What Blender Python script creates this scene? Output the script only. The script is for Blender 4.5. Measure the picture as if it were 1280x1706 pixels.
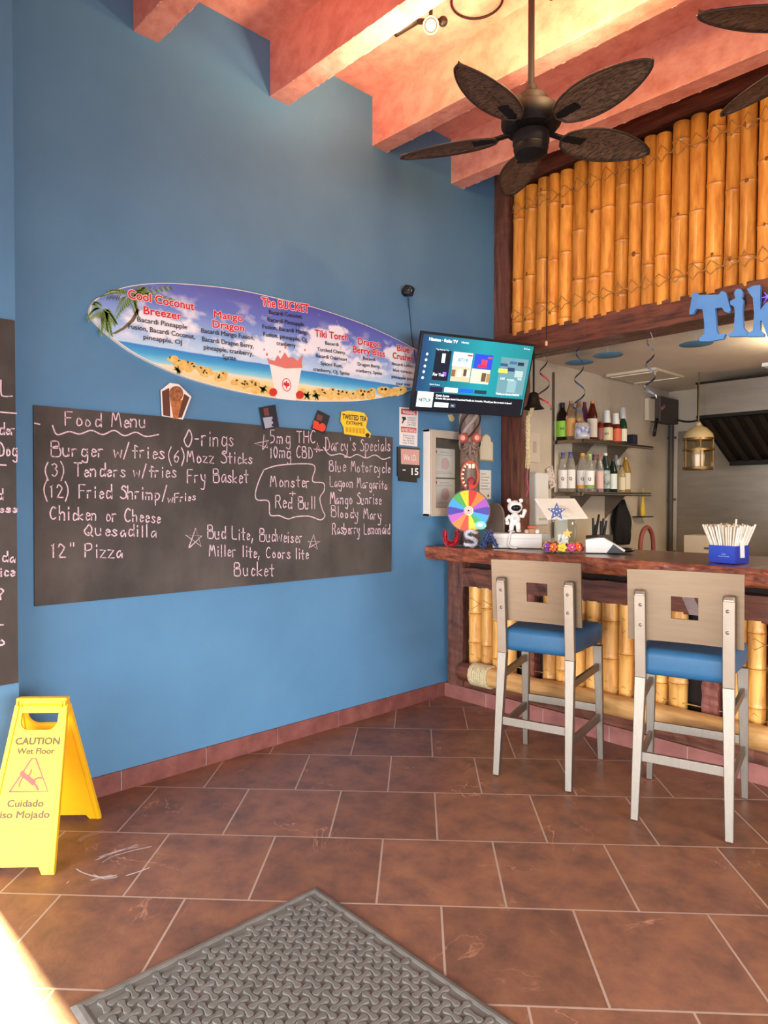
import bpy, bmesh, math, random
from mathutils import Vector, Matrix, Euler, Quaternion

random.seed(11)
SC = bpy.context.scene
for o in list(bpy.data.objects):
    bpy.data.objects.remove(o, do_unlink=True)
COL = SC.collection
PI = math.pi
V = Vector

# ------------------------------------------------------------------ camera
YAW = math.radians(46.9)
PITCH = math.atan(21 / 1130)
FH = V((-math.sin(YAW), math.cos(YAW), 0))
RT = V((math.cos(YAW), math.sin(YAW), 0))
UP = V((0, 0, 1))
FWD = FH * math.cos(PITCH) - UP * math.sin(PITCH)
UPC = UP * math.cos(PITCH) + FH * math.sin(PITCH)
CAM = V((3.463, -3.871, 1.5))
cd = bpy.data.cameras.new('camera')
cam = bpy.data.objects.new('camera', cd)
COL.objects.link(cam)
cam.location = CAM
cam.rotation_euler = FWD.to_track_quat('-Z', 'Y').to_euler()
cd.sensor_width = 36
cd.lens = 1130 / 1706 * 36
cd.clip_start = 0.02
SC.camera = cam

# ------------------------------------------------------------------ world, sun, daylight, exposure
SC.view_settings.view_transform = 'Standard'
SC.view_settings.look = 'None'
SC.view_settings.gamma = 1
SC.view_settings.use_curve_mapping = False
SC.view_settings.exposure = 0.0
w = bpy.data.worlds.new('world')
SC.world = w
w.use_nodes = True
w.node_tree.nodes['Background'].inputs[0].default_value = (0.75, 0.87, 1.0, 1)
w.node_tree.nodes['Background'].inputs[1].default_value = 1.0


def light(name, kind, loc, energy, color, target=None, **kw):
    d = bpy.data.lights.new(name, kind)
    d.energy = energy
    d.color = color
    for k, v in kw.items():
        setattr(d, k, v)
    o = bpy.data.objects.new(name, d)
    COL.objects.link(o)
    o.location = loc
    if target is not None:
        o.rotation_euler = (V(target) - V(loc)).to_track_quat('-Z', 'Y').to_euler()
    return o


# late sun through the open side door: runs straight along +x, 50 degrees high
light('sun', 'SUN', (-5, -3.8, 6), 70, (1.0, 0.84, 0.42), target=(0, -3.8, 6 - 5 * math.tan(math.radians(50))), angle=math.radians(2.5))
# daylight through the storefront glass, the east window and the side door: comes in low, off the bright ground outside
light('storefront_daylight', 'AREA', (3.6, -5.95, 1.0), 240, (0.95, 0.97, 1.0), target=(3.0, -1.0, -0.6), shape='RECTANGLE', size=6.6, size_y=1.8, spread=math.radians(104))
light('side_door_daylight', 'AREA', (-0.05, -3.8, 1.15), 22, (1.0, 0.93, 0.8), target=(5, -3.6, 0.4), shape='RECTANGLE', size=1.1, size_y=2.1)
light('east_window_daylight', 'AREA', (6.9, -2.6, 1.3), 135, (0.97, 0.98, 1.0), target=(0.5, -1.6, -0.9), shape='RECTANGLE', size=3.6, size_y=1.8, spread=math.radians(100))
# unseen panel added to light the kitchen, plus an uplight for its ceiling
light('kitchen_fill_light', 'AREA', (2.3, 1.9, 2.46), 58, (1.0, 0.80, 0.56), target=(2.3, 1.9, 0), shape='RECTANGLE', size=1.1, size_y=0.5)
light('kitchen_fill_uplight', 'AREA', (2.3, 1.9, 2.52), 24, (1.0, 0.84, 0.62), target=(2.3, 1.9, 4), shape='RECTANGLE', size=1.1, size_y=0.5)

# ------------------------------------------------------------------ pixel rays (1280x1706 frame) to points on real planes


def ray(px, py):
    return FWD + RT * ((px - 640) / 1130) - UPC * ((py - 853) / 1130)


def at_x(px, py, x=0.0):
    d = ray(px, py)
    return CAM + d * ((x - CAM.x) / d.x)


def at_y(px, py, y=0.0):
    d = ray(px, py)
    return CAM + d * ((y - CAM.y) / d.y)


def at_z(px, py, z=0.0):
    d = ray(px, py)
    return CAM + d * ((z - CAM.z) / d.z)


def at_d(px, py, d):
    return CAM + ray(px, py) * d


def cam_xy(depth, lat, z=0.0):
    p = CAM + FH * depth + RT * lat
    return V((p.x, p.y, z))


# ------------------------------------------------------------------ materials
def lin(h):
    h = h.lstrip('#')
    r = []
    for i in (0, 2, 4):
        c = int(h[i:i + 2], 16) / 255
        r.append(c / 12.92 if c <= 0.04045 else ((c + 0.055) / 1.055) ** 2.4)
    return (r[0], r[1], r[2], 1)


MATS = {}


def mat(name, col, rough=0.5, metal=0.0, var=0.0, scale=6.0, col2=None, bump=0.0, stretch=(1, 1, 1), emit=0.0,
        trans=0.0, rnd=0.0, spec=0.5, coat=0.0, detail=6.0, ior=1.45, lo=0.35, hi=0.65, bscale=None, alpha=1.0, sheen=0.0):
    if name in MATS:
        return MATS[name]
    m = bpy.data.materials.new(name)
    m.use_nodes = True
    nt = m.node_tree
    b = nt.nodes['Principled BSDF']
    c1 = lin(col)
    b.inputs['Base Color'].default_value = c1
    b.inputs['Roughness'].default_value = rough
    b.inputs['Metallic'].default_value = metal
    b.inputs['Specular IOR Level'].default_value = spec
    b.inputs['IOR'].default_value = ior
    if coat:
        b.inputs['Coat Weight'].default_value = coat
        b.inputs['Coat Roughness'].default_value = 0.15
    if trans:
        b.inputs['Transmission Weight'].default_value = trans
    if sheen:
        b.inputs['Sheen Weight'].default_value = sheen
    if emit:
        b.inputs['Emission Color'].default_value = c1
        b.inputs['Emission Strength'].default_value = emit
    if var or col2 or bump:
        tc = nt.nodes.new('ShaderNodeTexCoord')
        mp = nt.nodes.new('ShaderNodeMapping')
        mp.inputs['Scale'].default_value = stretch
        nt.links.new(tc.outputs['Object'], mp.inputs['Vector'])
        nz = nt.nodes.new('ShaderNodeTexNoise')
        nz.inputs['Scale'].default_value = scale
        nz.inputs['Detail'].default_value = detail
        nz.inputs['Roughness'].default_value = 0.6
        nt.links.new(mp.outputs['Vector'], nz.inputs['Vector'])
        last = None
        if rnd:
            oi = nt.nodes.new('ShaderNodeObjectInfo')
            add = nt.nodes.new('ShaderNodeVectorMath')
            add.operation = 'ADD'
            mul = nt.nodes.new('ShaderNodeVectorMath')
            mul.operation = 'SCALE'
            mul.inputs[0].default_value = (37, 19, 53)
            nt.links.new(oi.outputs['Random'], mul.inputs['Scale'])
            nt.links.new(mp.outputs['Vector'], add.inputs[0])
            nt.links.new(mul.outputs['Vector'], add.inputs[1])
            nt.links.new(add.outputs['Vector'], nz.inputs['Vector'])
        if var or col2:
            rp = nt.nodes.new('ShaderNodeValToRGB')
            c2 = lin(col2) if col2 else tuple(max(0, c * (1 - var)) for c in c1[:3]) + (1,)
            rp.color_ramp.elements[0].position = lo
            rp.color_ramp.elements[0].color = c2
            rp.color_ramp.elements[1].position = hi
            rp.color_ramp.elements[1].color = c1
            nt.links.new(nz.outputs['Fac'], rp.inputs['Fac'])
            last = rp.outputs['Color']
            if rnd:
                hs = nt.nodes.new('ShaderNodeHueSaturation')
                mr = nt.nodes.new('ShaderNodeMapRange')
                mr.inputs['To Min'].default_value = 1 - rnd
                mr.inputs['To Max'].default_value = 1 + rnd * 0.6
                nt.links.new(oi.outputs['Random'], mr.inputs['Value'])
                nt.links.new(mr.outputs['Result'], hs.inputs['Value'])
                nt.links.new(last, hs.inputs['Color'])
                last = hs.outputs['Color']
            nt.links.new(last, b.inputs['Base Color'])
            if emit:
                nt.links.new(last, b.inputs['Emission Color'])
        if bump:
            bp = nt.nodes.new('ShaderNodeBump')
            bp.inputs['Strength'].default_value = bump
            bp.inputs['Distance'].default_value = 0.01
            src = nz
            if bscale:
                src = nt.nodes.new('ShaderNodeTexNoise')
                src.inputs['Scale'].default_value = bscale
                src.inputs['Detail'].default_value = 4
                nt.links.new(mp.outputs['Vector'], src.inputs['Vector'])
            nt.links.new(src.outputs['Fac'], bp.inputs['Height'])
            nt.links.new(bp.outputs['Normal'], b.inputs['Normal'])
    MATS[name] = m
    return m


def flat(col, rough=0.55, emit=0.0):
    return mat('c_%s_%g_%g' % (col, rough, emit), col, rough=rough, emit=emit)


def floor_material():
    m = bpy.data.materials.new('slate_tile')
    m.use_nodes = True
    nt = m.node_tree
    N = nt.nodes
    L = nt.links
    b = N['Principled BSDF']
    geo = N.new('ShaderNodeNewGeometry')
    # tile axes: rows run across u=(x-y)/sqrt2, joints along v=(x+y)/sqrt2
    k = 0.0165
    s = 1 / math.sqrt(2)
    au = N.new('ShaderNodeVectorMath'); au.operation = 'DOT_PRODUCT'
    au.inputs[1].default_value = (s - k * s, -s - k * s, 0)
    av = N.new('ShaderNodeVectorMath'); av.operation = 'DOT_PRODUCT'
    av.inputs[1].default_value = (s + k * s, s - k * s, 0)
    L.new(geo.outputs['Position'], au.inputs[0])
    L.new(geo.outputs['Position'], av.inputs[0])
    RH = 0.4835
    ou = N.new('ShaderNodeMath'); ou.inputs[1].default_value = -2.708 + 40 * RH
    ov = N.new('ShaderNodeMath'); ov.inputs[1].default_value = -0.125 + 40 * 0.48
    L.new(au.outputs['Value'], ou.inputs[0])
    L.new(av.outputs['Value'], ov.inputs[0])
    cb = N.new('ShaderNodeCombineXYZ')
    L.new(ov.outputs[0], cb.inputs[0])
    L.new(ou.outputs[0], cb.inputs[1])
    br = N.new('ShaderNodeTexBrick')
    br.offset = 0.5
    br.inputs['Scale'].default_value = 1
    br.inputs['Mortar Size'].default_value = 0.0042
    br.inputs['Mortar Smooth'].default_value = 0.1
    br.inputs['Bias'].default_value = 0
    br.inputs['Brick Width'].default_value = 0.48
    br.inputs['Row Height'].default_value = RH
    br.inputs['Color1'].default_value = (0.78, 0.78, 0.78, 1)
    br.inputs['Color2'].default_value = (1.08, 1.08, 1.08, 1)
    br.inputs['Mortar'].default_value = (0, 0, 0, 1)
    L.new(cb.outputs[0], br.inputs['Vector'])
    n1 = N.new('ShaderNodeTexNoise'); n1.inputs['Scale'].default_value = 7; n1.inputs['Detail'].default_value = 9
    n1.inputs['Roughness'].default_value = 0.65
    n1.inputs['Distortion'].default_value = 0.15
    L.new(geo.outputs['Position'], n1.inputs['Vector'])
    r1 = N.new('ShaderNodeValToRGB')
    e = r1.color_ramp.elements
    e[0].position = 0.28; e[0].color = lin('#5f443a')
    e[1].position = 0.72; e[1].color = lin('#946548')
    x = e.new(0.5); x.color = lin('#7f5642')
    L.new(n1.outputs['Fac'], r1.inputs['Fac'])
    # pale cleft veins in the slate
    n2 = N.new('ShaderNodeTexNoise'); n2.inputs['Scale'].default_value = 2.6; n2.inputs['Detail'].default_value = 5
    n2.inputs['Distortion'].default_value = 1.2
    L.new(geo.outputs['Position'], n2.inputs['Vector'])
    r2 = N.new('ShaderNodeValToRGB')
    e = r2.color_ramp.elements
    e[0].position = 0.494; e[0].color = (0, 0, 0, 1)
    e[1].position = 0.506; e[1].color = (0, 0, 0, 1)
    x = e.new(0.5); x.color = (0.8, 0.8, 0.8, 1)
    L.new(n2.outputs['Fac'], r2.inputs['Fac'])
    n3 = N.new('ShaderNodeTexNoise'); n3.inputs['Scale'].default_value = 3.1
    L.new(geo.outputs['Position'], n3.inputs['Vector'])
    r3 = N.new('ShaderNodeValToRGB')
    r3.color_ramp.elements[0].position = 0.52; r3.color_ramp.elements[1].position = 0.66
    L.new(n3.outputs['Fac'], r3.inputs['Fac'])
    mm = N.new('ShaderNodeMath'); mm.operation = 'MULTIPLY'
    L.new(r2.outputs['Color'], mm.inputs[0]); L.new(r3.outputs['Color'], mm.inputs[1])
    mv = N.new('ShaderNodeMix'); mv.data_type = 'RGBA'
    mv.inputs[7].default_value = lin('#c08a6c')
    L.new(mm.outputs[0], mv.inputs[0]); L.new(r1.outputs['Color'], mv.inputs[6])
    mt = N.new('ShaderNodeMix'); mt.data_type = 'RGBA'; mt.blend_type = 'MULTIPLY'
    mt.inputs[0].default_value = 1
    L.new(mv.outputs[2], mt.inputs[6]); L.new(br.outputs['Color'], mt.inputs[7])
    mg = N.new('ShaderNodeMix'); mg.data_type = 'RGBA'
    mg.inputs[7].default_value = lin('#a8907f')
    L.new(br.outputs['Fac'], mg.inputs[0]); L.new(mt.outputs[2], mg.inputs[6])
    L.new(mg.outputs[2], b.inputs['Base Color'])
    b.inputs['Roughness'].default_value = 0.42
    b.inputs['Specular IOR Level'].default_value = 0.35
    bp = N.new('ShaderNodeBump'); bp.inputs['Strength'].default_value = 0.25; bp.inputs['Distance'].default_value = 0.012
    sb = N.new('ShaderNodeMath'); sb.operation = 'SUBTRACT'
    L.new(n1.outputs['Fac'], sb.inputs[0]); L.new(br.outputs['Fac'], sb.inputs[1])
    L.new(sb.outputs[0], bp.inputs['Height'])
    L.new(bp.outputs['Normal'], b.inputs['Normal'])
    return m


def chalk_material():
    m = mat('chalkboard', '#625a54', rough=0.8, col2='#3b3632', scale=1.7, stretch=(1, 1.0, 0.7), lo=0.42, hi=0.8, detail=9)
    return m


M_WALL = mat('blue_paint', '#5986a9', rough=0.62, col2='#527d9f', scale=1.2, bump=0.06, bscale=120, spec=0.3)
M_BEAM = mat('coral_paint', '#f2aa97', rough=0.6, col2='#d98370', scale=9, bump=0.5, bscale=20, lo=0.25, hi=0.6, detail=9)
M_BEAMC = mat('coral_chip', '#efc3b4', rough=0.7)
M_WOOD = mat('dark_rough_wood', '#7d4630', rough=0.5, col2='#3a1f17', scale=3.2, stretch=(1.2, 9, 9), bump=0.6, lo=0.3, hi=0.68, detail=8, coat=0.25)
M_WOODV = mat('dark_rough_wood_upright', '#80503e', rough=0.5, col2='#452820', scale=3.2, stretch=(9, 9, 1.0), bump=0.6, lo=0.3, hi=0.7, detail=8, coat=0.2)
M_TOP = mat('varnished_countertop', '#6e452f', rough=0.3, col2='#4d2c1e', scale=3, stretch=(1, 10, 10), bump=0.15, coat=0.4, detail=7)
M_BARK = mat('live_edge_bark', '#b0603c', rough=0.42, col2='#5c2c1e', scale=5, stretch=(1.6, 8, 8), bump=0.8, coat=0.3, detail=9)
M_BAMB = mat('honey_bamboo', '#e6a044', rough=0.38, col2='#b86c24', scale=4.0, stretch=(7, 7, 1.1), bump=0.12, rnd=0.24, lo=0.28, hi=0.62, coat=0.2, detail=7)
M_BAMBD = mat('bamboo_node_scar', '#8a4f1c', rough=0.6, var=0.3, scale=20)  # darker brown of the node rings and branch scars
M_BAMBP = mat('pale_bamboo', '#e0a654', rough=0.42, col2='#a2602a', scale=4.0, stretch=(6, 6, 0.9), bump=0.12, rnd=0.30, lo=0.25, hi=0.55, coat=0.2, detail=8)
M_TWINE = mat('jute_twine', '#b98a4a', rough=0.9, var=0.3, scale=60)
M_ROPE = mat('manila_rope', '#d9c79a', rough=0.9, var=0.35, scale=60, bump=0.4)
M_LOG = mat('peeled_log', '#d0a062', rough=0.5, col2='#94602f', scale=3, stretch=(0.9, 6, 6), bump=0.3, lo=0.25, hi=0.6, coat=0.15, detail=8)
M_BASE = mat('baseboard_tile', '#865048', rough=0.5, col2='#6d3d36', scale=9, bump=0.1)
M_BASEL = mat('baseboard_tile_pink', '#9c625a', rough=0.5, col2='#86524a', scale=9, bump=0.1)
M_GROUT = mat('baseboard_grout', '#bda69a', rough=0.8, var=0.2)
M_STEEL = mat('brushed_stool_metal', '#8d8479', rough=0.5, metal=1.0, var=0.1, scale=14, stretch=(6, 6, 1), bump=0.04)
M_BACK = mat('bronze_plate', '#7c6853', rough=0.45, metal=0.7, var=0.12, scale=5, stretch=(1, 1, 9), bump=0.03)
M_UPR = mat('upright_reflect_tone', '#97897a', rough=0.48, metal=0.95, var=0.1, scale=14)  # stool metal again, its warm reflection put into the colour
M_VINYL = mat('blue_vinyl', '#245578', rough=0.5, var=0.1, scale=30, bump=0.05, spec=0.4)
M_BLACK = mat('black_plastic', '#17171a', rough=0.4, var=0.2, scale=20)
M_DARKM = mat('dark_bronze_metal', '#211813', rough=0.5, metal=0.3, var=0.2)
M_FAN = mat('fan_black_enamel', '#1a1513', rough=0.6, var=0.2, spec=0.25)
M_WICK = mat('woven_fan_blade', '#75583f', rough=0.65, col2='#3c2b20', scale=30, stretch=(1, 4, 1), bump=0.5, lo=0.4, hi=0.6)
M_WHITE = mat('white_plastic', '#dcd8d0', rough=0.4, var=0.05)
M_PAPER = mat('white_paper', '#e4ddd2', rough=0.8, var=0.05)
M_CREAM = mat('cream_wall_paint', '#c9bba6', rough=0.7, col2='#bbac97', scale=2.0)
M_KCEIL = mat('kitchen_ceiling_paint', '#dbcfbc', rough=0.7, col2='#d2c4b0', scale=2.0)
M_SS = mat('stainless_steel', '#aca397', rough=0.36, metal=0.9, var=0.14, scale=3, stretch=(1, 1, 5))
M_SSD = mat('dark_grease_filter', '#2b2622', rough=0.5, metal=0.7, var=0.3, scale=10)
M_SHELF = mat('shelf_steel', '#8f857a', rough=0.3, metal=1.0, var=0.1)
M_GLASS = mat('clear_glass', '#f4f4f0', rough=0.03, trans=1.0, ior=1.45)
def pane_glass(name='pane_glass', tint=(0.97, 0.98, 0.97, 1)):
    if name in MATS:
        return MATS[name]
    m = bpy.data.materials.new(name); m.use_nodes = True
    nt = m.node_tree; N = nt.nodes; L = nt.links
    N.remove(N['Principled BSDF'])
    t = N.new('ShaderNodeBsdfTransparent'); t.inputs[0].default_value = tint
    g = N.new('ShaderNodeBsdfGlossy'); g.inputs['Roughness'].default_value = 0.03
    lw = N.new('ShaderNodeLayerWeight'); lw.inputs[0].default_value = 0.5
    pw = N.new('ShaderNodeMath'); pw.operation = 'POWER'; pw.inputs[1].default_value = 4
    L.new(lw.outputs['Facing'], pw.inputs[0])
    f = N.new('ShaderNodeMath'); f.operation = 'MULTIPLY_ADD'; f.inputs[1].default_value = 0.6; f.inputs[2].default_value = 0.03
    L.new(pw.outputs[0], f.inputs[0])
    x = N.new('ShaderNodeMixShader')
    L.new(f.outputs[0], x.inputs[0]); L.new(t.outputs[0], x.inputs[1]); L.new(g.outputs[0], x.inputs[2])
    L.new(x.outputs[0], N['Material Output'].inputs[0])
    MATS[name] = m
    return m


M_YEL = mat('yellow_sign_plastic', '#f3bd18', rough=0.45, var=0.06, scale=12, bump=0.05)
M_RUB = mat('grey_rubber', '#6e6a63', rough=0.5, var=0.25, scale=18, bump=0.1)
M_CHALK = mat('white_chalk', '#d8bcc4', rough=0.95, col2='#9c848c', scale=90, lo=0.35, hi=0.5)
M_RED = mat('red_print', '#cf2233', rough=0.5, var=0.05)
M_INK = mat('dark_ink', '#25232a', rough=0.6, var=0.05)

# ------------------------------------------------------------------ mesh builder (collects shapes, links ONE mesh object)
class MB:
    def __init__(s, M=None):
        s.V = []; s.F = []; s.I = []; s.S = []; s.mats = []; s.mi = 0
        s.M = M

    def use(s, m):
        if m not in s.mats:
            s.mats.append(m)
        s.mi = s.mats.index(m)
        return s

    def raw(s, vs, fs, smooth=False, M=None):
        n = len(s.V)
        for v in vs:
            v = V(v)
            if M is not None:
                v = M @ v
            if s.M is not None:
                v = s.M @ v
            s.V.append(v)
        for f in fs:
            s.F.append([i + n for i in f]); s.I.append(s.mi); s.S.append(smooth)
        return s

    def bm(s, b, smooth=False, M=None):
        b.verts.index_update()
        s.raw([v.co.copy() for v in b.verts], [[v.index for v in f.verts] for f in b.faces], smooth, M)
        b.free()
        return s

    def box(s, c, size, rot=None, bev=0.0, seg=2, M=None, smooth=False):
        b = bmesh.new()
        m = Matrix.Translation(V(c))
        if rot is not None:
            m = m @ (rot.to_4x4() if not isinstance(rot, (tuple, list)) else Euler(rot).to_matrix().to_4x4())
        bmesh.ops.create_cube(b, size=1, matrix=Matrix.Diagonal((size[0], size[1], size[2], 1)))
        if bev:
            bmesh.ops.bevel(b, geom=list(b.edges), offset=bev, segments=seg, profile=0.5, affect='EDGES')
        bmesh.ops.transform(b, matrix=m, verts=b.verts)
        return s.bm(b, smooth, M)

    def bar(s, p0, p1, w, t, upv=(0, 0, 1), bev=0.0, w1=None, t1=None, M=None):
        """rectangular bar from p0 to p1; w across 'side', t along 'upv'-ish; may taper"""
        p0, p1 = V(p0), V(p1)
        d = (p1 - p0).normalized()
        side = d.cross(V(upv)).normalized()
        u = side.cross(d).normalized()
        w1 = w if w1 is None else w1
        t1 = t if t1 is None else t1
        b = bmesh.new()
        q = []
        for p, a, c in ((p0, w, t), (p1, w1, t1)):
            for i, j in ((-1, -1), (1, -1), (1, 1), (-1, 1)):
                q.append(b.verts.new(p + side * (i * a / 2) + u * (j * c / 2)))
        for f in ((3, 2, 1, 0), (4, 5, 6, 7), (0, 1, 5, 4), (1, 2, 6, 5), (2, 3, 7, 6), (3, 0, 4, 7)):
            b.faces.new([q[i] for i in f])
        bmesh.ops.recalc_face_normals(b, faces=b.faces)
        if bev:
            bmesh.ops.bevel(b, geom=list(b.edges), offset=bev, segments=2, profile=0.5, affect='EDGES')
        return s.bm(b, False, M)

    def lathe(s, prof, c=(0, 0, 0), axis=(0, 0, 1), n=20, M=None, cap=True, smooth=True, sq=(1, 1)):
        """profile [(radius, height)] spun about axis through c"""
        q = V((0, 0, 1)).rotation_difference(V(axis)).to_matrix()
        c = V(c)
        rings = []
        for i, (r, z) in enumerate(prof):
            dup = False
            if 0 < i < len(prof) - 1:
                a = V((prof[i][0] - prof[i - 1][0], prof[i][1] - prof[i - 1][1]))
                e = V((prof[i + 1][0] - prof[i][0], prof[i + 1][1] - prof[i][1]))
                if a.length > 1e-6 and e.length > 1e-6 and a.angle(e) > 0.7:
                    dup = True
            rings.append((r, z, 'end' if dup else ''))
            if dup:
                rings.append((r, z, 'start'))
        vs = []; fs = []
        for r, z, _ in rings:
            for k in range(n):
                a = 2 * PI * k / n
                vs.append(c + q @ V((r * math.cos(a) * sq[0], r * math.sin(a) * sq[1], z)))
        for i in range(len(rings) - 1):
            if rings[i][2] == 'end':
                continue
            for k in range(n):
                k2 = (k + 1) % n
                fs.append((i * n + k, i * n + k2, (i + 1) * n + k2, (i + 1) * n + k))
        s.raw(vs, fs, smooth, M)
        if cap:
            for i, rev in ((0, True), (len(rings) - 1, False)):
                if rings[i][0] > 1e-4:
                    ring = vs[i * n:(i + 1) * n]
                    s.raw(ring, [list(range(n))[::-1] if rev else list(range(n))], False, M)
        return s

    def cyl(s, p0, p1, r, r1=None, n=16, M=None):
        p0, p1 = V(p0), V(p1)
        h = (p1 - p0).length
        return s.lathe([(r, 0), (r if r1 is None else r1, h)], p0, p1 - p0, n, M)

    def ball(s, c, r, n=16, m=10, scale=(1, 1, 1), rot=None, M=None):
        prof = [(math.sin(PI * i / m), -math.cos(PI * i / m)) for i in range(m + 1)]
        vs = []; fs = []
        R = Euler(rot).to_matrix() if rot else Matrix.Identity(3)
        for a, z in prof:
            for k in range(n):
                t = 2 * PI * k / n
                vs.append(V(c) + R @ V((a * math.cos(t) * r * scale[0], a * math.sin(t) * r * scale[1], z * r * scale[2])))
        for i in range(m):
            for k in range(n):
                k2 = (k + 1) % n
                fs.append((i * n + k, i * n + k2, (i + 1) * n + k2, (i + 1) * n + k))
        return s.raw(vs, fs, True, M)

    def tube(s, pts, r, n=8, M=None, closed=False, r1=None):
        pts = [V(p) for p in pts]
        vs = []; fs = []
        m = len(pts)
        nrm = None
        for i, p in enumerate(pts):
            if closed:
                d = pts[(i + 1) % m] - pts[i - 1]
            else:
                d = pts[min(i + 1, m - 1)] - pts[max(i - 1, 0)]
            if d.length < 1e-9:
                d = V((0, 0, 1))
            d.normalize()
            if nrm is None:
                nrm = d.orthogonal().normalized()
            else:
                nrm = (nrm - d * nrm.dot(d))
                nrm = nrm.normalized() if nrm.length > 1e-6 else d.orthogonal().normalized()
            bn = d.cross(nrm)
            rr = r if r1 is None else r + (r1 - r) * i / max(1, m - 1)
            for k in range(n):
                a = 2 * PI * k / n
                vs.append(p + (nrm * math.cos(a) + bn * math.sin(a)) * rr)
        for i in range(m if closed else m - 1):
            j = (i + 1) % m
            for k in range(n):
                k2 = (k + 1) % n
                fs.append((i * n + k, i * n + k2, j * n + k2, j * n + k))
        s.raw(vs, fs, True, M)
        if not closed:
            s.raw(vs[:n], [list(range(n))[::-1]], False, M)
            s.raw(vs[-n:], [list(range(n))], False, M)
        return s

    def prism(s, poly, z0, z1, M=None, smooth=False):
        """2D polygon (ccw) extruded from z0 to z1"""
        a = sum(poly[i][0] * poly[(i + 1) % len(poly)][1] - poly[(i + 1) % len(poly)][0] * poly[i][1] for i in range(len(poly)))
        if a < 0:
            poly = poly[::-1]
        n = len(poly)
        if z0 > z1:
            z0, z1 = z1, z0
        s.raw([(x, y, z0) for x, y in poly], [list(range(n))[::-1]], False, M)
        s.raw([(x, y, z1) for x, y in poly], [list(range(n))], False, M)
        vs = [(x, y, z0) for x, y in poly] + [(x, y, z1) for x, y in poly]
        s.raw(vs, [(i, (i + 1) % n, n + (i + 1) % n, n + i) for i in range(n)], smooth, M)
        return s

    def face2(s, poly, z, M=None):
        a = sum(poly[i][0] * poly[(i + 1) % len(poly)][1] - poly[(i + 1) % len(poly)][0] * poly[i][1] for i in range(len(poly)))
        if a < 0:
            poly = poly[::-1]
        return s.raw([(x, y, z) for x, y in poly], [list(range(len(poly)))], False, M)

    def ribbon(s, pts, wd, z, M=None):
        """flat 2D polyline of width wd"""
        p = [V((a, b)) for a, b in pts]
        vs = []
        for i in range(len(p)):
            d = p[min(i + 1, len(p) - 1)] - p[max(i - 1, 0)]
            if d.length < 1e-9:
                d = V((1, 0))
            d.normalize()
            nn = V((-d.y, d.x)) * (wd / 2)
            e = d * (wd * 0.4) * (-1 if i == 0 else (1 if i == len(p) - 1 else 0))
            vs += [(p[i].x + nn.x + e.x, p[i].y + nn.y + e.y, z), (p[i].x - nn.x + e.x, p[i].y - nn.y + e.y, z)]
        fs = [(2 * i, 2 * i + 1, 2 * i + 3, 2 * i + 2) for i in range(len(p) - 1)]
        return s.raw(vs, fs, False, M)

    def text(s, txt, x, y, size, z, M=None, bold=0.0, align='L', width=None, xs=1.0, thick=0.0, spacing=1.0):
        """print lettering: baseline-left at x,y; size = cap height"""
        vs, fs, wd = glyphs(txt, 0.0, thick / (size / 0.7) if thick else 0.0, spacing)
        k = size / 0.7
        kx = k * xs
        if width:
            kx = width / max(wd, 1e-6)
        off = 0 if align == 'L' else (-wd * kx / 2 if align == 'C' else -wd * kx)
        s.raw([(x + off + a * kx, y + b * k, z + c * k) for a, b, c in vs], fs, False, M)
        if bold:
            # thicker strokes: the same letters again, nudged round a small circle
            for q in range(8):
                dx, dy = bold * math.cos(q * PI / 4), bold * math.sin(q * PI / 4)
                s.raw([(x + off + a * kx + dx * k, y + b * k + dy * k, z + c * k + 0.00010 * (q + 1)) for a, b, c in vs], fs, False, M)
        return s

    def build(s, name, m=None, parent=None):
        me = bpy.data.meshes.new(name)
        if m is not None and not s.mats:
            s.mats = [m]
        org = V((0, 0, 0))
        inv = None
        if parent is not None:
            r = parent
            while r.parent:
                r = r.parent
            inv = r.matrix_basis.inverted()
        else:
            xs = [v.x for v in s.V]; ys = [v.y for v in s.V]; zs = [v.z for v in s.V]
            org = V(((min(xs) + max(xs)) / 2, (min(ys) + max(ys)) / 2, min(zs)))
            inv = Matrix.Translation(-org)
        me.from_pydata([inv @ v for v in s.V], [], s.F)
        for x in s.mats:
            me.materials.append(x)
        me.polygons.foreach_set('material_index', s.I)
        me.polygons.foreach_set('use_smooth', s.S)
        me.update()
        o = bpy.data.objects.new(name, me)
        COL.objects.link(o)
        if parent is not None:
            o.parent = parent
        else:
            o.location = org
        return o


GC = {}
_td = bpy.data.curves.new('glyph_source', 'FONT')
_to = bpy.data.objects.new('glyph_source', _td)
COL.objects.link(_to)


def glyphs(txt, bold=0.0, thick=0.0, spacing=1.0):
    key = (txt, bold, round(thick, 4), spacing)
    if key in GC:
        return GC[key]
    _td.body = txt
    _td.offset = bold
    _td.extrude = thick / 2
    _td.space_character = spacing
    _td.resolution_u = 3
    bpy.context.view_layer.update()
    dg = bpy.context.evaluated_depsgraph_get()
    ev = _to.evaluated_get(dg)
    me = ev.to_mesh()
    vs = [(v.co.x, v.co.y, v.co.z + thick / 2) for v in me.vertices]
    fs = [list(p.vertices) for p in me.polygons]
    ev.to_mesh_clear()
    wd = max([v[0] for v in vs] or [0])
    GC[key] = (vs, fs, wd)
    return GC[key]


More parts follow.
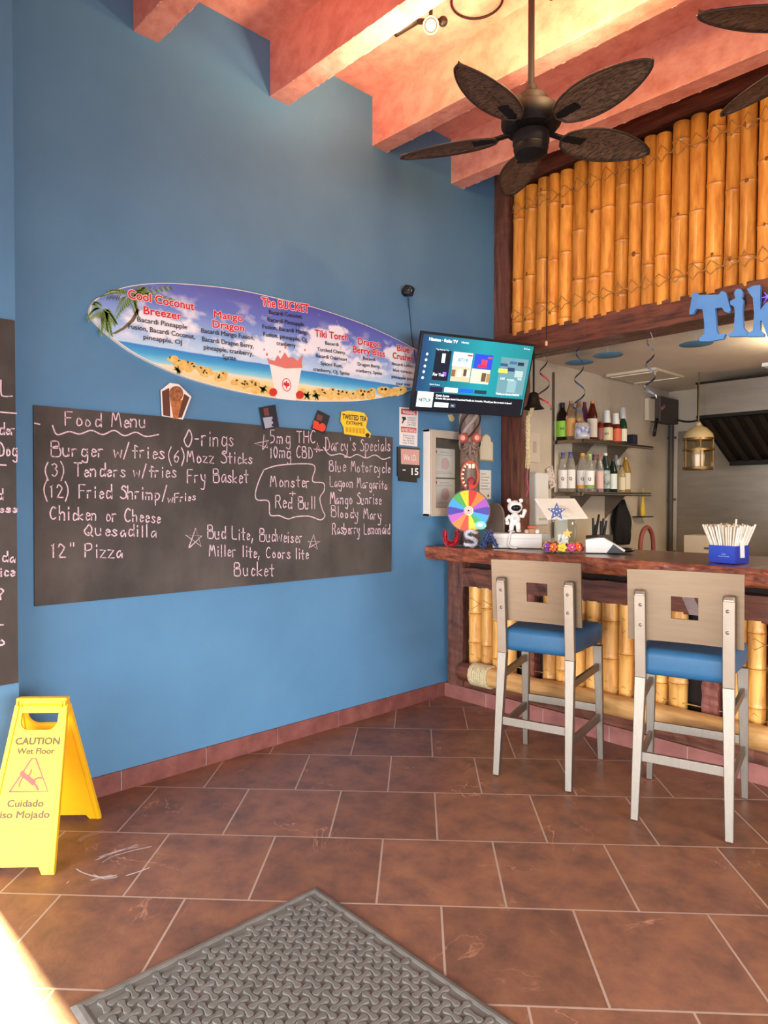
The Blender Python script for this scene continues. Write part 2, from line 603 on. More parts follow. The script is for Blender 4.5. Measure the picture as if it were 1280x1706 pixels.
# single-stroke handwriting: digits are x then y on a grid (cap 9, x-height 5, z y x w = -1..-4)
HAND = {
    'A': (6, '00 39 60|14 54'), 'B': (6, '00 09|~09 49 57 45 05|~05 46 63 50 00'), 'C': (6, '~58 39 17 04 11 30 51'),
    'D': (6, '10 19|~09 39 65 51 00'), 'F': (5, '00 09 59|05 45'), 'H': (6, '00 09|60 69|05 65'), 'I': (2, '10 19'), 'L': (5, '~09 02 10 50'),
    'M': (7, '~00 19 34 59 70'), 'N': (6, '00 09 60 69'), 'O': (7, '~49 26 03 20 40 63 66 49'), 'P': (5, '00 09|~09 49 57 45 04'),
    'Q': (7, '~49 26 03 20 40 63 66 49|32 7z'), 'R': (6, '00 09|~09 49 57 45 05|35 60'), 'S': (5, '~58 39 17 36 54 51 20 01'),
    'T': (6, '09 69|39 30'), 'a': (5, '~54 35 13 11 20 42 55|55 50'), 'b': (5, '09 00|~03 25 44 42 20 01'),
    'c': (4, '~44 25 13 11 20 41'), 'd': (5, '~54 25 13 11 20 41 53|59 50'), 'e': (4, '~13 43 44 25 13 11 20 41'),
    'f': (4, '~48 29 27 20|05 45'), 'g': (5, '~54 25 13 11 30 52|~55 5x 3w 1x'), 'h': (5, '09 00|~03 25 44 40'),
    'i': (2, '15 10|17 18'), 'k': (4, '09 00|44 02 40'), 'l': (2, '19 10'), 'm': (7, '05 00|~03 15 34 30|~33 45 64 60'),
    'n': (5, '05 00|~03 25 44 40'), 'o': (5, '~25 13 11 20 41 43 25'), 'p': (5, '05 0w|~04 25 44 42 20 01'),
    'r': (4, '05 00|~03 15 35'), 's': (4, '~44 25 14 32 41 20 01'), 't': (4, '28 20 30|05 45'), 'u': (5, '~05 02 10 30 42|45 40'),
    'w': (6, '05 10 34 50 65'), 'y': (5, '~05 12 31 42|~45 42 3w 0w'), 'z': (4, '05 45 00 40'), '1': (3, '07 19 10'),
    '2': (5, '~07 19 38 46 00|00 50'), '3': (5, '~08 29 47 25|~25 44 42 20 01'), '5': (5, '49 09 05|~05 35 43 31 00'),
    '6': (5, '~48 26 03 10 30 43 24 02'), '0': (5, '~29 06 03 20 43 46 29'), '(': (3, '~2a 06 02 2x'), ')': (3, '~0a 26 22 0x'), '/': (5, '0z 4a'),
    '-': (4, '04 34'), ',': (2, '11 0y'), "'": (2, '19 17'), '"': (4, '19 17|39 37'), '+': (5, '25 21|03 43'), '?': (5, '~07 29 47 24 22|20 21'),
    ' ': (4, ''), ';': (2, '14 13|11 0z'),
}
YV = {'z': -1, 'y': -2, 'x': -3, 'w': -4, 'a': 10}


def smooth_line(p, k=5):
    out = []
    n = len(p)
    for i in range(n - 1):
        a, b, c, d = p[max(i - 1, 0)], p[i], p[i + 1], p[min(i + 2, n - 1)]
        for j in range(k):
            t = j / k
            out.append(tuple(0.5 * ((2 * b[q]) + (-a[q] + c[q]) * t + (2 * a[q] - 5 * b[q] + 4 * c[q] - d[q]) * t * t + (-a[q] + 3 * b[q] - 3 * c[q] + d[q]) * t ** 3) for q in range(len(b))))
    out.append(p[-1])
    return out


def hand_strokes(txt):
    """polylines in units of cap height and total width"""
    x = 0
    res = []
    for ch in txt:
        wd, st = HAND[ch]
        jx = random.uniform(-0.3, 0.3); jy = random.uniform(-0.35, 0.35); sc = random.uniform(0.92, 1.1)
        for part in st.split('|'):
            if not part:
                continue
            sm = part[0] == '~'
            pts = []
            for t in part.lstrip('~').split():
                yy = YV[t[1]] if t[1] in YV else int(t[1])
                pts.append(((x + int(t[0]) * sc + jx) / 9, (yy * sc + jy) / 9))
            res.append(smooth_line(pts) if sm else pts)
        x += wd + 2.0
    return res, max(0.1, (x - 2.0) / 9)


# ------------------------------------------------------------------ naming helpers
def tag(o, label, cat, group=None):
    o['label'] = label
    o['category'] = cat
    if group:
        o['group'] = group
    return o


def root(name, label, cat, loc=(0, 0, 0), rz=0.0, group=None):
    o = bpy.data.objects.new(name, None)
    COL.objects.link(o)
    o.empty_display_size = 0.05
    o.location = loc
    o.rotation_euler = (0, 0, rz)
    bpy.context.view_layer.update()
    o.matrix_basis = Matrix.Translation(V(loc)) @ Euler((0, 0, rz)).to_matrix().to_4x4()
    return tag(o, label, cat, group)


def struct(name, mb, m=None):
    o = mb.build(name, m)
    o['kind'] = 'structure'
    return o


def copy_tree(o, parent=None):
    c = o.copy()
    COL.objects.link(c)
    if parent is not None:
        c.parent = parent
    for ch in list(o.children):
        copy_tree(ch, c)
    return c


def wallM(x=0.0):
    """local x=+Y (right as seen), y=up, z=out of the left wall"""
    return Matrix(((0, 0, 1, x), (1, 0, 0, 0), (0, 1, 0, 0), (0, 0, 0, 1)))


def frontM(y=0.0):
    """local x=+X, y=up, z=out of a wall facing the camera side (-Y)"""
    return Matrix(((1, 0, 0, 0), (0, 0, -1, y), (0, 1, 0, 0), (0, 0, 0, 1)))


def facing(c, right, up):
    r = V(right).normalized(); u = V(up).normalized(); n = r.cross(u).normalized(); u = n.cross(r)
    return Matrix(((r.x, u.x, n.x, c[0]), (r.y, u.y, n.y, c[1]), (r.z, u.z, n.z, c[2]), (0, 0, 0, 1)))


def w2(px, py, x=0.0):
    p = at_x(px, py, x)
    return (p.y, p.z)


def f2(px, py, y=0.0):
    p = at_y(px, py, y)
    return (p.x, p.z)


# ================================================================== SETTING
struct('floor', MB().box((4, -1.4, -0.05), (8.4, 11.2, 0.1)), floor_material())
struct('wall_left', MB().box((-0.1, -1.145, 2.15), (0.2, 3.71, 4.3)), M_WALL)
# wall jog on the left with the open side door in it
struct('wall_jog', MB().box((-0.05, -3.10, 2.15), (0.3, 0.22, 4.3)).box((-0.05, -3.83, 3.3), (0.3, 1.24, 2.0)).box((-0.05, -5.25, 2.15), (0.3, 1.6, 4.3)), M_WALL)
mb = MB().use(M_DARKM)
for y in (-3.225, -4.435):
    mb.box((0.02, y, 1.15), (0.1, 0.03, 2.3))
mb.box((0.02, -3.83, 2.285), (0.1, 1.18, 0.03))
struct('door_1', mb)
struct('wall_front', MB().box((0.15, -6.1, 2.15), (0.3, 0.2, 4.3)).box((7.6, -6.1, 2.15), (1.0, 0.2, 4.3)).box((3.7, -6.1, 3.5), (6.8, 0.2, 1.6)), M_WALL)
mb = MB().use(M_DARKM)
for x in (0.33, 2.0, 3.7, 5.4, 7.07):
    mb.box((x, -6.1, 1.35), (0.06, 0.08, 2.7))
mb.box((3.7, -6.1, 0.03), (6.74, 0.08, 0.06)).box((3.7, -6.1, 2.67), (6.74, 0.08, 0.06))
struct('window_1', mb)
struct('wall_right', MB().box((7.1, 2.0, 2.15), (0.2, 4.0, 4.3)).box((7.1, -5.3, 2.15), (0.2, 1.4, 4.3)).box((7.1, -2.3, 3.55), (0.2, 4.6, 1.5)).box((7.1, -2.3, 0.25), (0.2, 4.6, 0.5)), M_WALL)
mb = MB().use(M_DARKM)
for y in (-4.57, -2.3, -0.03):
    mb.box((7.1, y, 1.65), (0.08, 0.06, 2.3))
mb.box((7.1, -2.3, 0.53), (0.08, 4.5, 0.06)).box((7.1, -2.3, 2.77), (0.08, 4.5, 0.06))
struct('window_2', mb)
# coral ceiling boards and beams
struct('ceiling', MB().box((3.5, -2.6, 4.29), (7.2, 7.2, 0.1)), M_BEAM)
for i, yb in enumerate((-4.855, -4.03, -3.205, -2.33, -1.497, -0.672, 0.137)):
    ang = math.radians(2.0)
    d = V((math.cos(ang), math.sin(ang), 0))
    p0 = V((-0.03, yb, 4.08))
    b = MB().use(M_BEAM)
    b.bar(p0, p0 + d * 7.0, 0.136, 0.34, bev=0.004)
    # scuffed lower edges where the paint has chipped
    b.use(M_BEAMC)
    sd = V((-d.y, d.x, 0))
    for k in range(120):
        t = random.uniform(0.0, 6.0)
        sgn = random.choice((-1, 1))
        q = p0 + d * t + sd * (sgn * 0.067) + V((0, 0, -0.169))
        L = random.uniform(0.006, 0.05)
        b.bar(q, q + d * L + V((0, 0, random.uniform(-0.001, 0.003))), random.uniform(0.002, 0.0045), random.uniform(0.002, 0.006))
    o = b.build('ceiling_beam')
    o['kind'] = 'structure'
    o.name = 'trim_%d' % (i + 1)
# tile baseboards: wall and bar
mb = MB().use(M_BASE)
y = 0.0
for L in (0.10, 0.48, 0.47, 0.48, 0.48, 0.48, 0.48):
    y1 = max(y - L, -2.975)
    mb.box((0.006, (y + y1) / 2, 0.052), (0.014, y - y1 - 0.006, 0.104), bev=0.0015)
    y = y1
mb.use(M_GROUT).box((0.003, -1.48, 0.05), (0.008, 2.96, 0.1))
struct('baseboard_left', mb)
mb = MB().use(M_BASEL)
x = 0.012
for L in (0.40, 0.48, 0.48, 0.48, 0.48, 0.48, 0.48, 0.48):
    mb.box((x + L / 2, -0.001, 0.052), (L - 0.006, 0.02, 0.104), bev=0.0015)
    x += L
mb.use(M_GROUT).box((x / 2, 0.003, 0.05), (x - 0.02, 0.02, 0.1))
struct('baseboard_bar', mb)
# kitchen behind the opening
struct('wall_kitchen_left', MB().box((-0.1, 2.357, 1.4), (0.2, 3.286, 2.8)), M_CREAM)
struct('wall_kitchen_back', MB().use(M_CREAM).box((2.0, 3.95, 1.4), (4.2, 0.2, 2.8)).use(M_SS).box((2.06, 3.845, 1.32), (3.9, 0.012, 1.9)))
struct('wall_kitchen_right', MB().box((4.2, 2.3, 1.4), (0.2, 3.2, 2.8)), M_CREAM)
struct('ceiling_kitchen', MB().box((2.05, 2.3, 2.78), (4.3, 3.2, 0.1)), M_KCEIL)
# upper wall over the opening (behind the bamboo) and the return at the right
struct('wall_above_bar', MB().box((3.5, 0.78, 3.5), (7.0, 0.12, 1.7)).box((5.7, 0.78, 1.35), (2.8, 0.12, 2.7)), M_WOODV)
struct('trim_corner', MB().box((0.008, 1.465, 1.9), (0.016, 0.022, 1.5)), M_SHELF)

# ================================================================== BAR COUNTER
ctop = 1.155
bar = root('bar_counter', 'long wooden bar with live-edge top, bamboo front and log foot rail', 'bar', (0.0, 0.1, 0))
XE = 4.25
# top slab with a rough front edge
mb = MB()
mb.use(M_TOP)
n = 150
rows = []
for i in range(n + 1):
    x = 0.004 + (XE - 0.004) * i / n
    wob = 0.010 * math.sin(x * 5.1) + 0.006 * math.sin(x * 13 + 1)
    pr = [(0.60, ctop)]
    for y, z, a in ((-0.205, ctop, 0.004), (-0.217, ctop - 0.008, 0.008), (-0.214, ctop - 0.030, 0.012), (-0.211, ctop - 0.055, 0.014), (-0.206, ctop - 0.080, 0.012), (-0.196, ctop - 0.099, 0.006)):
        pr.append((y + wob * 0.4 + random.uniform(-a, a), z + random.uniform(-a, a) * 0.35))
    pr.append((0.60, ctop - 0.095))
    rows.append([V((x, y, z)) for y, z in pr])
k = len(rows[0])
vs = [v for r in rows for v in r]
mb.raw(vs, [(i * k, i * k + 1, (i + 1) * k + 1, (i + 1) * k) for i in range(n)], False)
mb.use(M_BARK)
mb.raw(vs, [(i * k + j, i * k + j + 1, (i + 1) * k + j + 1, (i + 1) * k + j) for i in range(n) for j in range(1, k - 1)], True)
mb.raw(vs, [(i * k + k - 1, i * k, (i + 1) * k, (i + 1) * k + k - 1) for i in range(n)], False)
mb.raw(rows[0], [list(range(k))], False).raw(rows[-1], [list(range(k))[::-1]], False)
mb.build('countertop', None, bar)
MB().use(mat('bar_backing', '#241610', rough=0.8, var=0.3)).box((XE / 2, 0.095, 0.58), (XE - 0.02, 0.05, 0.95)).build('backing_board', None, bar)


def rough_board(c, size, axis, m, seg=26, amp=0.005):
    """sawn rough board: box whose faces are slightly hewn along its length"""
    b = bmesh.new()
    bmesh.ops.create_cube(b, size=1, matrix=Matrix.Diagonal((size[0], size[1], size[2], 1)))
    ed = [e for e in b.edges if abs((e.verts[0].co - e.verts[1].co)[axis]) > 1e-6]
    bmesh.ops.subdivide_edges(b, edges=ed, cuts=seg)
    for v in b.verts:
        for a in range(3):
            if a != axis:
                v.co[a] += random.uniform(-amp, amp)
    bmesh.ops.translate(b, verts=b.verts, vec=V(c))
    q = MB().use(m)
    q.bm(b, False)
    return q


rough_board((0.125, 0.03, 0.578), (0.145, 0.09, 0.95), 2, M_WOODV).build('corner_post', None, bar)
rough_board((XE / 2 + 0.1, 0.025, 0.925), (XE - 0.2, 0.075, 0.14), 0, M_WOOD, 60).build('upper_rail', None, bar)
rough_board((XE / 2 + 0.1, 0.035, 0.155), (XE - 0.2, 0.06, 0.10), 0, M_WOOD, 60).build('lower_rail', None, bar)
for x in (0.78, 1.975, 3.3):
    rough_board((x, 0.02, 0.53), (0.09, 0.075, 0.66), 2, mat('reddish_stud', '#8d5142', rough=0.55, col2='#5c2f27', scale=4, stretch=(9, 9, 1), bump=0.5)).build('stud', None, bar)


def bamboo(mb, x, y, z0, z1, r, lean=0.0, n=14, node=0.28):
    """one cane with swollen nodes"""
    prof = []
    z = z0
    nz = z0 + random.uniform(0.05, node)
    prof.append((r * 0.96, z0))
    nodes = []
    while nz < z1 - 0.03:
        nodes.append(nz)
        prof += [(r * 0.97, nz - 0.03), (r * 1.0, nz - 0.008), (r * 1.055, nz - 0.004), (r * 0.985, nz), (r * 1.05, nz + 0.004), (r * 0.99, nz + 0.010), (r * 0.965, nz + 0.03)]
        nz += node * random.uniform(0.75, 1.25)
    prof.append((r * 0.96, z1))
    prof.append((r * 0.75, z1))
    d = V((lean, 0, 1)).normalized()
    c = V((x, y, z0)) - d * 0
    pr = [(a, b - z0) for a, b in prof]
    mb.lathe(pr, c, d, n)
    keep = mb.mi
    mb.use(M_BAMBD)
    for q in nodes:
        mb.lathe([(r * 1.0, -0.0016), (r * 1.022, -0.0012), (r * 1.022, 0.0012), (r * 1.0, 0.0016)], c + d * (q - z0), d, n, cap=False)
    mb.mi = keep
    return nodes


x = 0.245
BL = []
while x < XE - 0.1:
    r = random.uniform(0.046, 0.057)
    if not any(abs(x + r - s) < r + 0.046 for s in (0.78, 1.975, 3.3)):
        mb = MB().use(M_BAMBP)
        bamboo(mb, x + r, 0.02, 0.212, 0.862, r, random.uniform(-0.01, 0.01), node=0.24)
        o = mb.build('bamboo_pole', None, bar)
        BL.append((x + r, r))
    x += 2 * r + 0.004
# crossed twine over the lower bamboo
for zc in (0.34, 0.74):
    mb = MB().use(M_TWINE)
    for ph in (0, 1):
        pts = []
        for i, (bx, r) in enumerate(BL):
            s = 1 if (i + ph) % 2 else -1
            pts.append((bx - r * 0.9, 0.02 - r * 0.5, zc))
            pts.append((bx, 0.02 - r - 0.003, zc + s * 0.035 + random.uniform(-.012, .012)))
            pts.append((bx + r * 0.9, 0.02 - r * 0.5, zc + random.uniform(-.008, .008)))
        mb.tube(pts, 0.0022, 5)
    mb.build('twine_lashing', None, bar)
# peeled log foot rail with a rope collar
mb = MB().use(M_LOG)
pts = []
n = 60
prof = []
for i in range(n + 1):
    t = i / n
    prof.append((0.065 + 0.006 * math.sin(t * 40) * random.random() + random.uniform(-0.002, 0.002), t * (XE - 0.40)))
mb.lathe(prof, (0.38, -0.085, 0.25), (1, 0, 0.012), 18)
lg = mb.build('foot_rail', None, bar)
mb = MB().use(M_WOOD)
mb.lathe([(0.0, 0), (0.055, 0.0), (0.066, 0.02), (0.068, 0.10), (0.062, 0.16)], (0.235, -0.085, 0.248), (1, 0, 0.012), 14)
mb.build('rail_end', None, lg)
mb = MB().use(M_ROPE)
pts = []
for i in range(9 * 14):
    a = 2 * PI * i / 14
    pts.append((0.365 + 0.018 * i / 14, -0.085 + 0.074 * math.cos(a), 0.251 + 0.074 * math.sin(a)))
mb.tube(pts, 0.0105, 7)
mb.lathe([(0.066, 0), (0.07, 0.005), (0.07, 0.165), (0.066, 0.17)], (0.36, -0.085, 0.2505), (1, 0, 0.012), 16)
mb.build('rope_wrap', None, lg)
for x in (0.62, 2.0, 3.4):
    MB().use(M_WOOD).bar((x, 0.03, 0.2), (x, -0.06, 0.225), 0.06, 0.05).build('rail_bracket', None, bar)

# ================================================================== POST AND BAMBOO PANEL ABOVE THE OPENING
pm = mat('red_brown_post', '#7c4630', rough=0.45, col2='#3f1e14', scale=3, stretch=(8, 8, 0.9), bump=0.3, coat=0.35)
pt = rough_board((0.105, 0.76, (1.156 + 2.64) / 2), (0.20, 0.12, 2.64 - 1.158), 2, pm, 20, 0.003)
tag(pt.build('wooden_post'), 'reddish brown wooden post rising from the bar to the header beside the blue wall', 'post')
pan = root('bamboo_panel', 'honey coloured bamboo cane panel in dark wood frame above the bar opening', 'bamboo panel', (0.0, 0.66, 2.64))
XP = 4.25
rough_board((XP / 2, 0.655, 2.745), (XP, 0.11, 0.165), 0, M_WOOD, 60, 0.004).build('header_board', None, pan)
rough_board((XP / 2, 0.63, 2.665), (XP, 0.12, 0.035), 0, M_WOOD, 60, 0.003).build('header_lip', None, pan)
rough_board((0.077, 0.65, 3.49), (0.15, 0.10, 1.33), 2, M_WOODV, 30, 0.004).build('side_board', None, pan)
rough_board((XP / 2 + 0.15, 0.65, 4.09), (XP - 0.3, 0.10, 0.19), 0, M_WOOD, 50, 0.004).build('top_board', None, pan)
MB().use(mat('panel_backing', '#2c1a10', rough=0.85, var=0.3)).box((XP / 2 + 0.07, 0.705, 3.45), (XP - 0.16, 0.02, 1.2)).build('backing_board', None, pan)
x = 0.158
PB = []
while x < XP - 0.1:
    r = random.uniform(0.044, 0.058)
    mb = MB().use(M_BAMB)
    top = 3.955 + random.uniform(-0.02, 0.02)
    nodes = bamboo(mb, x + r, 0.645, 2.80 + random.uniform(-0.003, 0.02), top, r, 0.012 + random.uniform(-0.006, 0.006), node=0.42)
    # branch scars on some nodes
    mb.use(M_BAMBD)
    for z in nodes:
        if random.random() < 0.4:
            mb.ball((x + r + random.uniform(-.015, .015) + 0.012 * (z - 2.8), 0.645 - r * 0.985, z + random.uniform(-0.012, 0.012)), 0.012, 8, 6, (random.uniform(.5, 1.2), 0.35, random.uniform(.8, 1.8)))
    mb.build('bamboo_pole', None, pan)
    PB.append((x + r, r))
    x += 2 * r + 0.003
for zc, am in ((3.80, 0.05), (2.97, 0.045)):
    for ph in (0, 1):
        mb = MB().use(M_TWINE)
        pts = []
        for i, (bx, r) in enumerate(PB):
            s = 1 if (i + ph) % 2 else -1
            xx = bx + 0.012 * (zc - 2.8)
            for f in (-0.85, -0.5, 0, 0.5, 0.85):
                pts.append((xx + r * f, 0.645 - r * math.sqrt(1 - f * f) * 1.03 - 0.003, zc + s * am * (1 - abs(f) / 0.85) + random.uniform(-.008, .008)))
        mb.tube(pts, 0.0032, 5)
        mb.build('twine_lashing', None, pan)

# ================================================================== BAR STOOLS
def make_stool(label, loc, rz, group):
    r = root('bar_stool', label, 'bar stool', loc, rz, group)
    M = r.matrix_basis.copy()
    S = M_STEEL
    legs = []
    # local: x across, y towards the bar; rear legs at y=-.25, front at y=+.25
    for sx in (-1, 1):
        mb = MB(M).use(S)
        mb.bar((sx * 0.198, -0.275, 0.004), (sx * 0.186, -0.222, 0.665), 0.034, 0.036, (0, 1, 0), 0.003, 0.050, 0.040)
        mb.build('leg', None, r)
        mb = MB(M).use(M_UPR)
        # back upright continues the leg, curling over at its top
        x = sx * 0.186
        mb.bar((x, -0.222, 0.66), (x, -0.255, 1.055), 0.050, 0.030, (0, 1, 0), 0.003)
        mb.bar((x, -0.258, 1.046), (x, -0.247, 1.074), 0.050, 0.034, (0, 1, 0), 0.008)
        u = mb.build('back_upright', None, r)
        for z in (0.915, 1.01):
            yy = -0.222 - (z - 0.66) * 0.0835 - 0.014
            MB(M).use(M_STEEL).lathe([(0.0085, 0), (0.008, 0.003), (0.004, 0.006), (0.0, 0.0065)], (x - sx * 0.004, yy, z), (0, -1, 0), 12).build('rivet', None, u)
        mb = MB(M).use(S)
        mb.bar((sx * 0.226, 0.255, 0.004), (sx * 0.214, 0.215, 0.668), 0.030, 0.032, (0, 1, 0), 0.003, 0.050, 0.036)
        mb.build('leg', None, r)
        mb = MB(M).use(S)
        mb.bar((sx * 0.192, -0.235, 0.535), (sx * 0.216, 0.222, 0.545), 0.018, 0.042, (0, 0, 1), 0.002)
        mb.build('side_stretcher', None, r)
        mb = MB(M).use(S)
        mb.bar((sx * 0.198, -0.252, 0.245), (sx * 0.220, 0.240, 0.25), 0.018, 0.046, (0, 0, 1), 0.002)
        mb.build('side_stretcher', None, r)
    MB(M).use(S).bar((-0.185, -0.248, 0.298), (0.185, -0.248, 0.298), 0.02, 0.044, (0, 0, 1), 0.002).build('rear_stretcher', None, r)
    MB(M).use(S).bar((-0.21, 0.238, 0.30), (0.21, 0.238, 0.30), 0.02, 0.044, (0, 0, 1), 0.002).build('footrest', None, r)
    MB(M).use(M_DARKM).box((0, 0.03, 0.667), (0.30, 0.34, 0.012), bev=0.003).build('seat_frame', None, r)
    # padded seat
    mb = MB(M).use(M_VINYL)
    b = bmesh.new()
    bmesh.ops.create_cube(b, size=1, matrix=Matrix.Translation((0, 0.02, 0.735)) @ Matrix.Diagonal((0.37, 0.48, 0.125, 1)))
    for v in b.verts:
        if v.co.y > 0:
            v.co.x *= 1.28
        elif v.co.z < 0.73:
            v.co.y += 0.0
    bmesh.ops.bevel(b, geom=list(b.edges), offset=0.038, segments=5, profile=0.55, affect='EDGES')
    for v in b.verts:
        if v.co.z > 0.73:
            v.co.z += 0.012 * math.cos(v.co.x / 0.24 * PI / 2) * math.cos(v.co.y / 0.26 * PI / 2)
        v.co.z = max(v.co.z, 0.672)
    mb.bm(b, True)
    mb.build('seat', None, r)
    # bent back plate with a square window
    mb = MB(M).use(M_BACK)
    xs = [-0.245, -0.20, -0.15, -0.10, -0.058, 0.0, 0.058, 0.10, 0.15, 0.20, 0.245]
    zs = [0.838, 0.90, 0.948, 1.0, 1.053, 1.11, 1.172]

    def pos(x, z, off):
        bend = 0.030 * (1 - (x / 0.245) ** 2)
        lean = -(z - 0.66) * 0.0835
        return (x + 0.018 * 0, -0.200 + lean + bend + off - 0.012 * 0, z)
    fr = {}
    vs = []; fs = []
    for oi, off in enumerate((-0.0075, 0.0075)):
        for i, x in enumerate(xs):
            for j, z in enumerate(zs):
                fr[(oi, i, j)] = len(vs)
                vs.append(pos(x, z, off))
    hole = lambda i, j: xs[i] >= -0.0581 and xs[i + 1] <= 0.0581 and zs[j] >= 0.9479 and zs[j + 1] <= 1.0531
    nx, nz = len(xs) - 1, len(zs) - 1
    side = []
    for i in range(nx):
        for j in range(nz):
            if hole(i, j):
                continue
            a, b_, c, d = (i, j), (i + 1, j), (i + 1, j + 1), (i, j + 1)
            fs.append([fr[(0,) + q] for q in (a, b_, c, d)])
            fs.append([fr[(1,) + q] for q in (d, c, b_, a)])
            for (p, q, ni, nj) in ((a, b_, i, j - 1), (b_, c, i + 1, j), (c, d, i, j + 1), (d, a, i - 1, j)):
                if not (0 <= ni < nx and 0 <= nj < nz) or hole(ni, nj):
                    side.append([fr[(0,) + q], fr[(0,) + p], fr[(1,) + p], fr[(1,) + q]])
    mb.raw(vs, fs, True)
    mb.raw(vs, side, False)
    mb.build('backrest', None, r)
    return r


sa = math.radians(15)
make_stool('bar stool with blue seat, left of the two, nearer the blue wall', (1.327, -0.602, 0), sa, 'bar stools with blue seats')
make_stool('bar stool with blue seat, right of the two, in front of the straw box', (2.085, -0.546, 0), sa + 0.008, 'bar stools with blue seats')

# ================================================================== CHALKBOARD MENU (left wall)
def zb(x, y):
    """photo pixel of a point read in the enlarged chalkboard crop"""
    return (40 + x / 2, 660 + y / 2)


M_CB = chalk_material()
W0 = wallM(0.0)
cbx = 0.012
cb = root('chalkboard', 'wide chalkboard with handwritten food menu on the blue wall', 'chalkboard', (0, -1.73, 0.99))
pl = [w2(54.5, 675), w2(652.5, 728.5), w2(650.5, 952), w2(56.5, 1010)]
MB().use(M_CB).prism(pl, 0.0008, cbx, W0).build('board', None, cb)


def hand_line(mb, M, txt, x0, y0, x1, y1, cap, X, wd=0.0062, px=zb):
    """handwriting whose baseline runs from (x0,y0) to (x1,y1) in the crop, cap high in crop pixels"""
    a = V(w2(*px(x0, y0), X)); b = V(w2(*px(x1, y1), X))
    h = (V(w2(*px(x0, y0 - cap), X)) - a).length
    st, tw = hand_strokes(txt)
    d = (b - a) / tw
    for s in st:
        p = []
        for u, v in s:
            q = a + d * u + V((0, 1)) * (v * h)
            p.append((q.x, q.y))
        mb.ribbon(p, wd * random.uniform(0.8, 1.15), X + 0.0008, M)


WM = wallM(0.0)
mbs = MB().use(M_CHALK)
for L in (
    ('Food Menu', 138, 98, 405, 105, 46), ('Burger w/fries', 92, 200, 465, 208, 46), ('(6)Mozz Sticks', 482, 218, 760, 226, 40),
    ('O-rings', 533, 165, 698, 165, 56), ('(3) Tenders w/fries', 72, 266, 505, 270, 44), ('Fry Basket', 545, 288, 745, 288, 46),
    ('(12) Fried Shrimp/', 68, 335, 478, 345, 46), ('wFries', 480, 355, 572, 346, 27), ('Chicken or Cheese', 88, 410, 455, 422, 44),
    ('Quesadilla', 200, 462, 440, 470, 40), ('12" Pizza', 92, 535, 328, 538, 46), ('5mg THC', 822, 157, 972, 157, 42),
    ('10mg CBD', 820, 206, 962, 206, 40), ("Darcy's Specials", 1003, 182, 1220, 182, 44), ('Blue Motorcycle', 1018, 250, 1221, 255, 36),
    ('Lagoon Margarita', 1020, 300, 1210, 310, 32), ('Mango Sunrise', 1020, 358, 1190, 360, 36), ('Bloody Mary', 1025, 402, 1190, 412, 34),
    ('Rasberry Lemonaid', 1028, 460, 1219, 460, 36), ('Monster', 822, 302, 952, 304, 38), ('+', 885, 335, 908, 335, 30), ('Red Bull', 838, 372, 972, 376, 40),
    ('Bud Lite, Budweiser', 612, 472, 928, 490, 42), ('Miller lite, Coors lite', 618, 532, 948, 543, 38), ('Bucket', 702, 598, 832, 600, 46)):
    mbs = MB().use(M_CHALK)
    hand_line(mbs, WM, *L, cbx)
    mbs.build('chalk_line', None, cb)


def chalk_curve(pts, wd=0.0068, sm=True):
    p = [w2(*zb(a, b), cbx) for a, b in pts]
    MB().use(M_CHALK).ribbon(smooth_line(p) if sm else p, wd, cbx + 0.0009, WM).build('chalk_drawing', None, cb)


chalk_curve([(95, 98), (110, 128), (150, 118), (185, 126), (225, 114), (262, 128), (300, 114), (335, 132), (372, 120), (405, 134), (448, 128)])
chalk_curve([(998, 170), (1020, 196), (1055, 192), (1085, 204), (1110, 194), (1140, 206), (1170, 196), (1195, 210), (1220, 204)])
chalk_curve([(800, 245), (840, 232), (900, 226), (958, 227), (970, 242), (962, 270), (965, 286), (998, 290), (1000, 315), (986, 340), (995, 380), (1003, 398), (988, 412), (950, 400), (905, 402), (880, 409), (850, 398), (820, 395), (815, 350), (778, 346), (771, 325), (780, 290), (790, 265), (800, 245)])
chalk_curve([(548, 508), (572, 440), (590, 500), (538, 462), (592, 466), (548, 508)], sm=False)
chalk_curve([(950, 505), (965, 462), (978, 510), (946, 484), (986, 484), (950, 505)], sm=False)
chalk_curve([(795, 180), (800, 128), (812, 172), (768, 158), (816, 148), (795, 180)], sm=False)
chalk_curve([(975, 186), (978, 155), (986, 184), (962, 176), (996, 180)], sm=False)
chalk_curve([(36, 90), (52, 94)], sm=False)
# second chalkboard on the wall jog at the frame's edge
JX = 0.1
cb2 = root('chalkboard', 'chalkboard at the left edge of the photo with cut off handwriting', 'chalkboard', (JX, -3.1, 0.6))
pa = w2(0, 531, JX); pb = w2(26, 535, JX); pc = w2(28, 1137, JX); pd = w2(0, 1141, JX)
ye = -2.994
yl = -3.185
MB().use(M_CB).prism([(yl, pb[1]), (ye, pb[1]), (ye, pc[1]), (yl, pc[1])], 0.0008, 0.008, wallM(JX)).build('board', None, cb2)
mbs = MB().use(M_CHALK)


def z2(x, y):
    return (x / 2.437, 500 + y / 2.437)


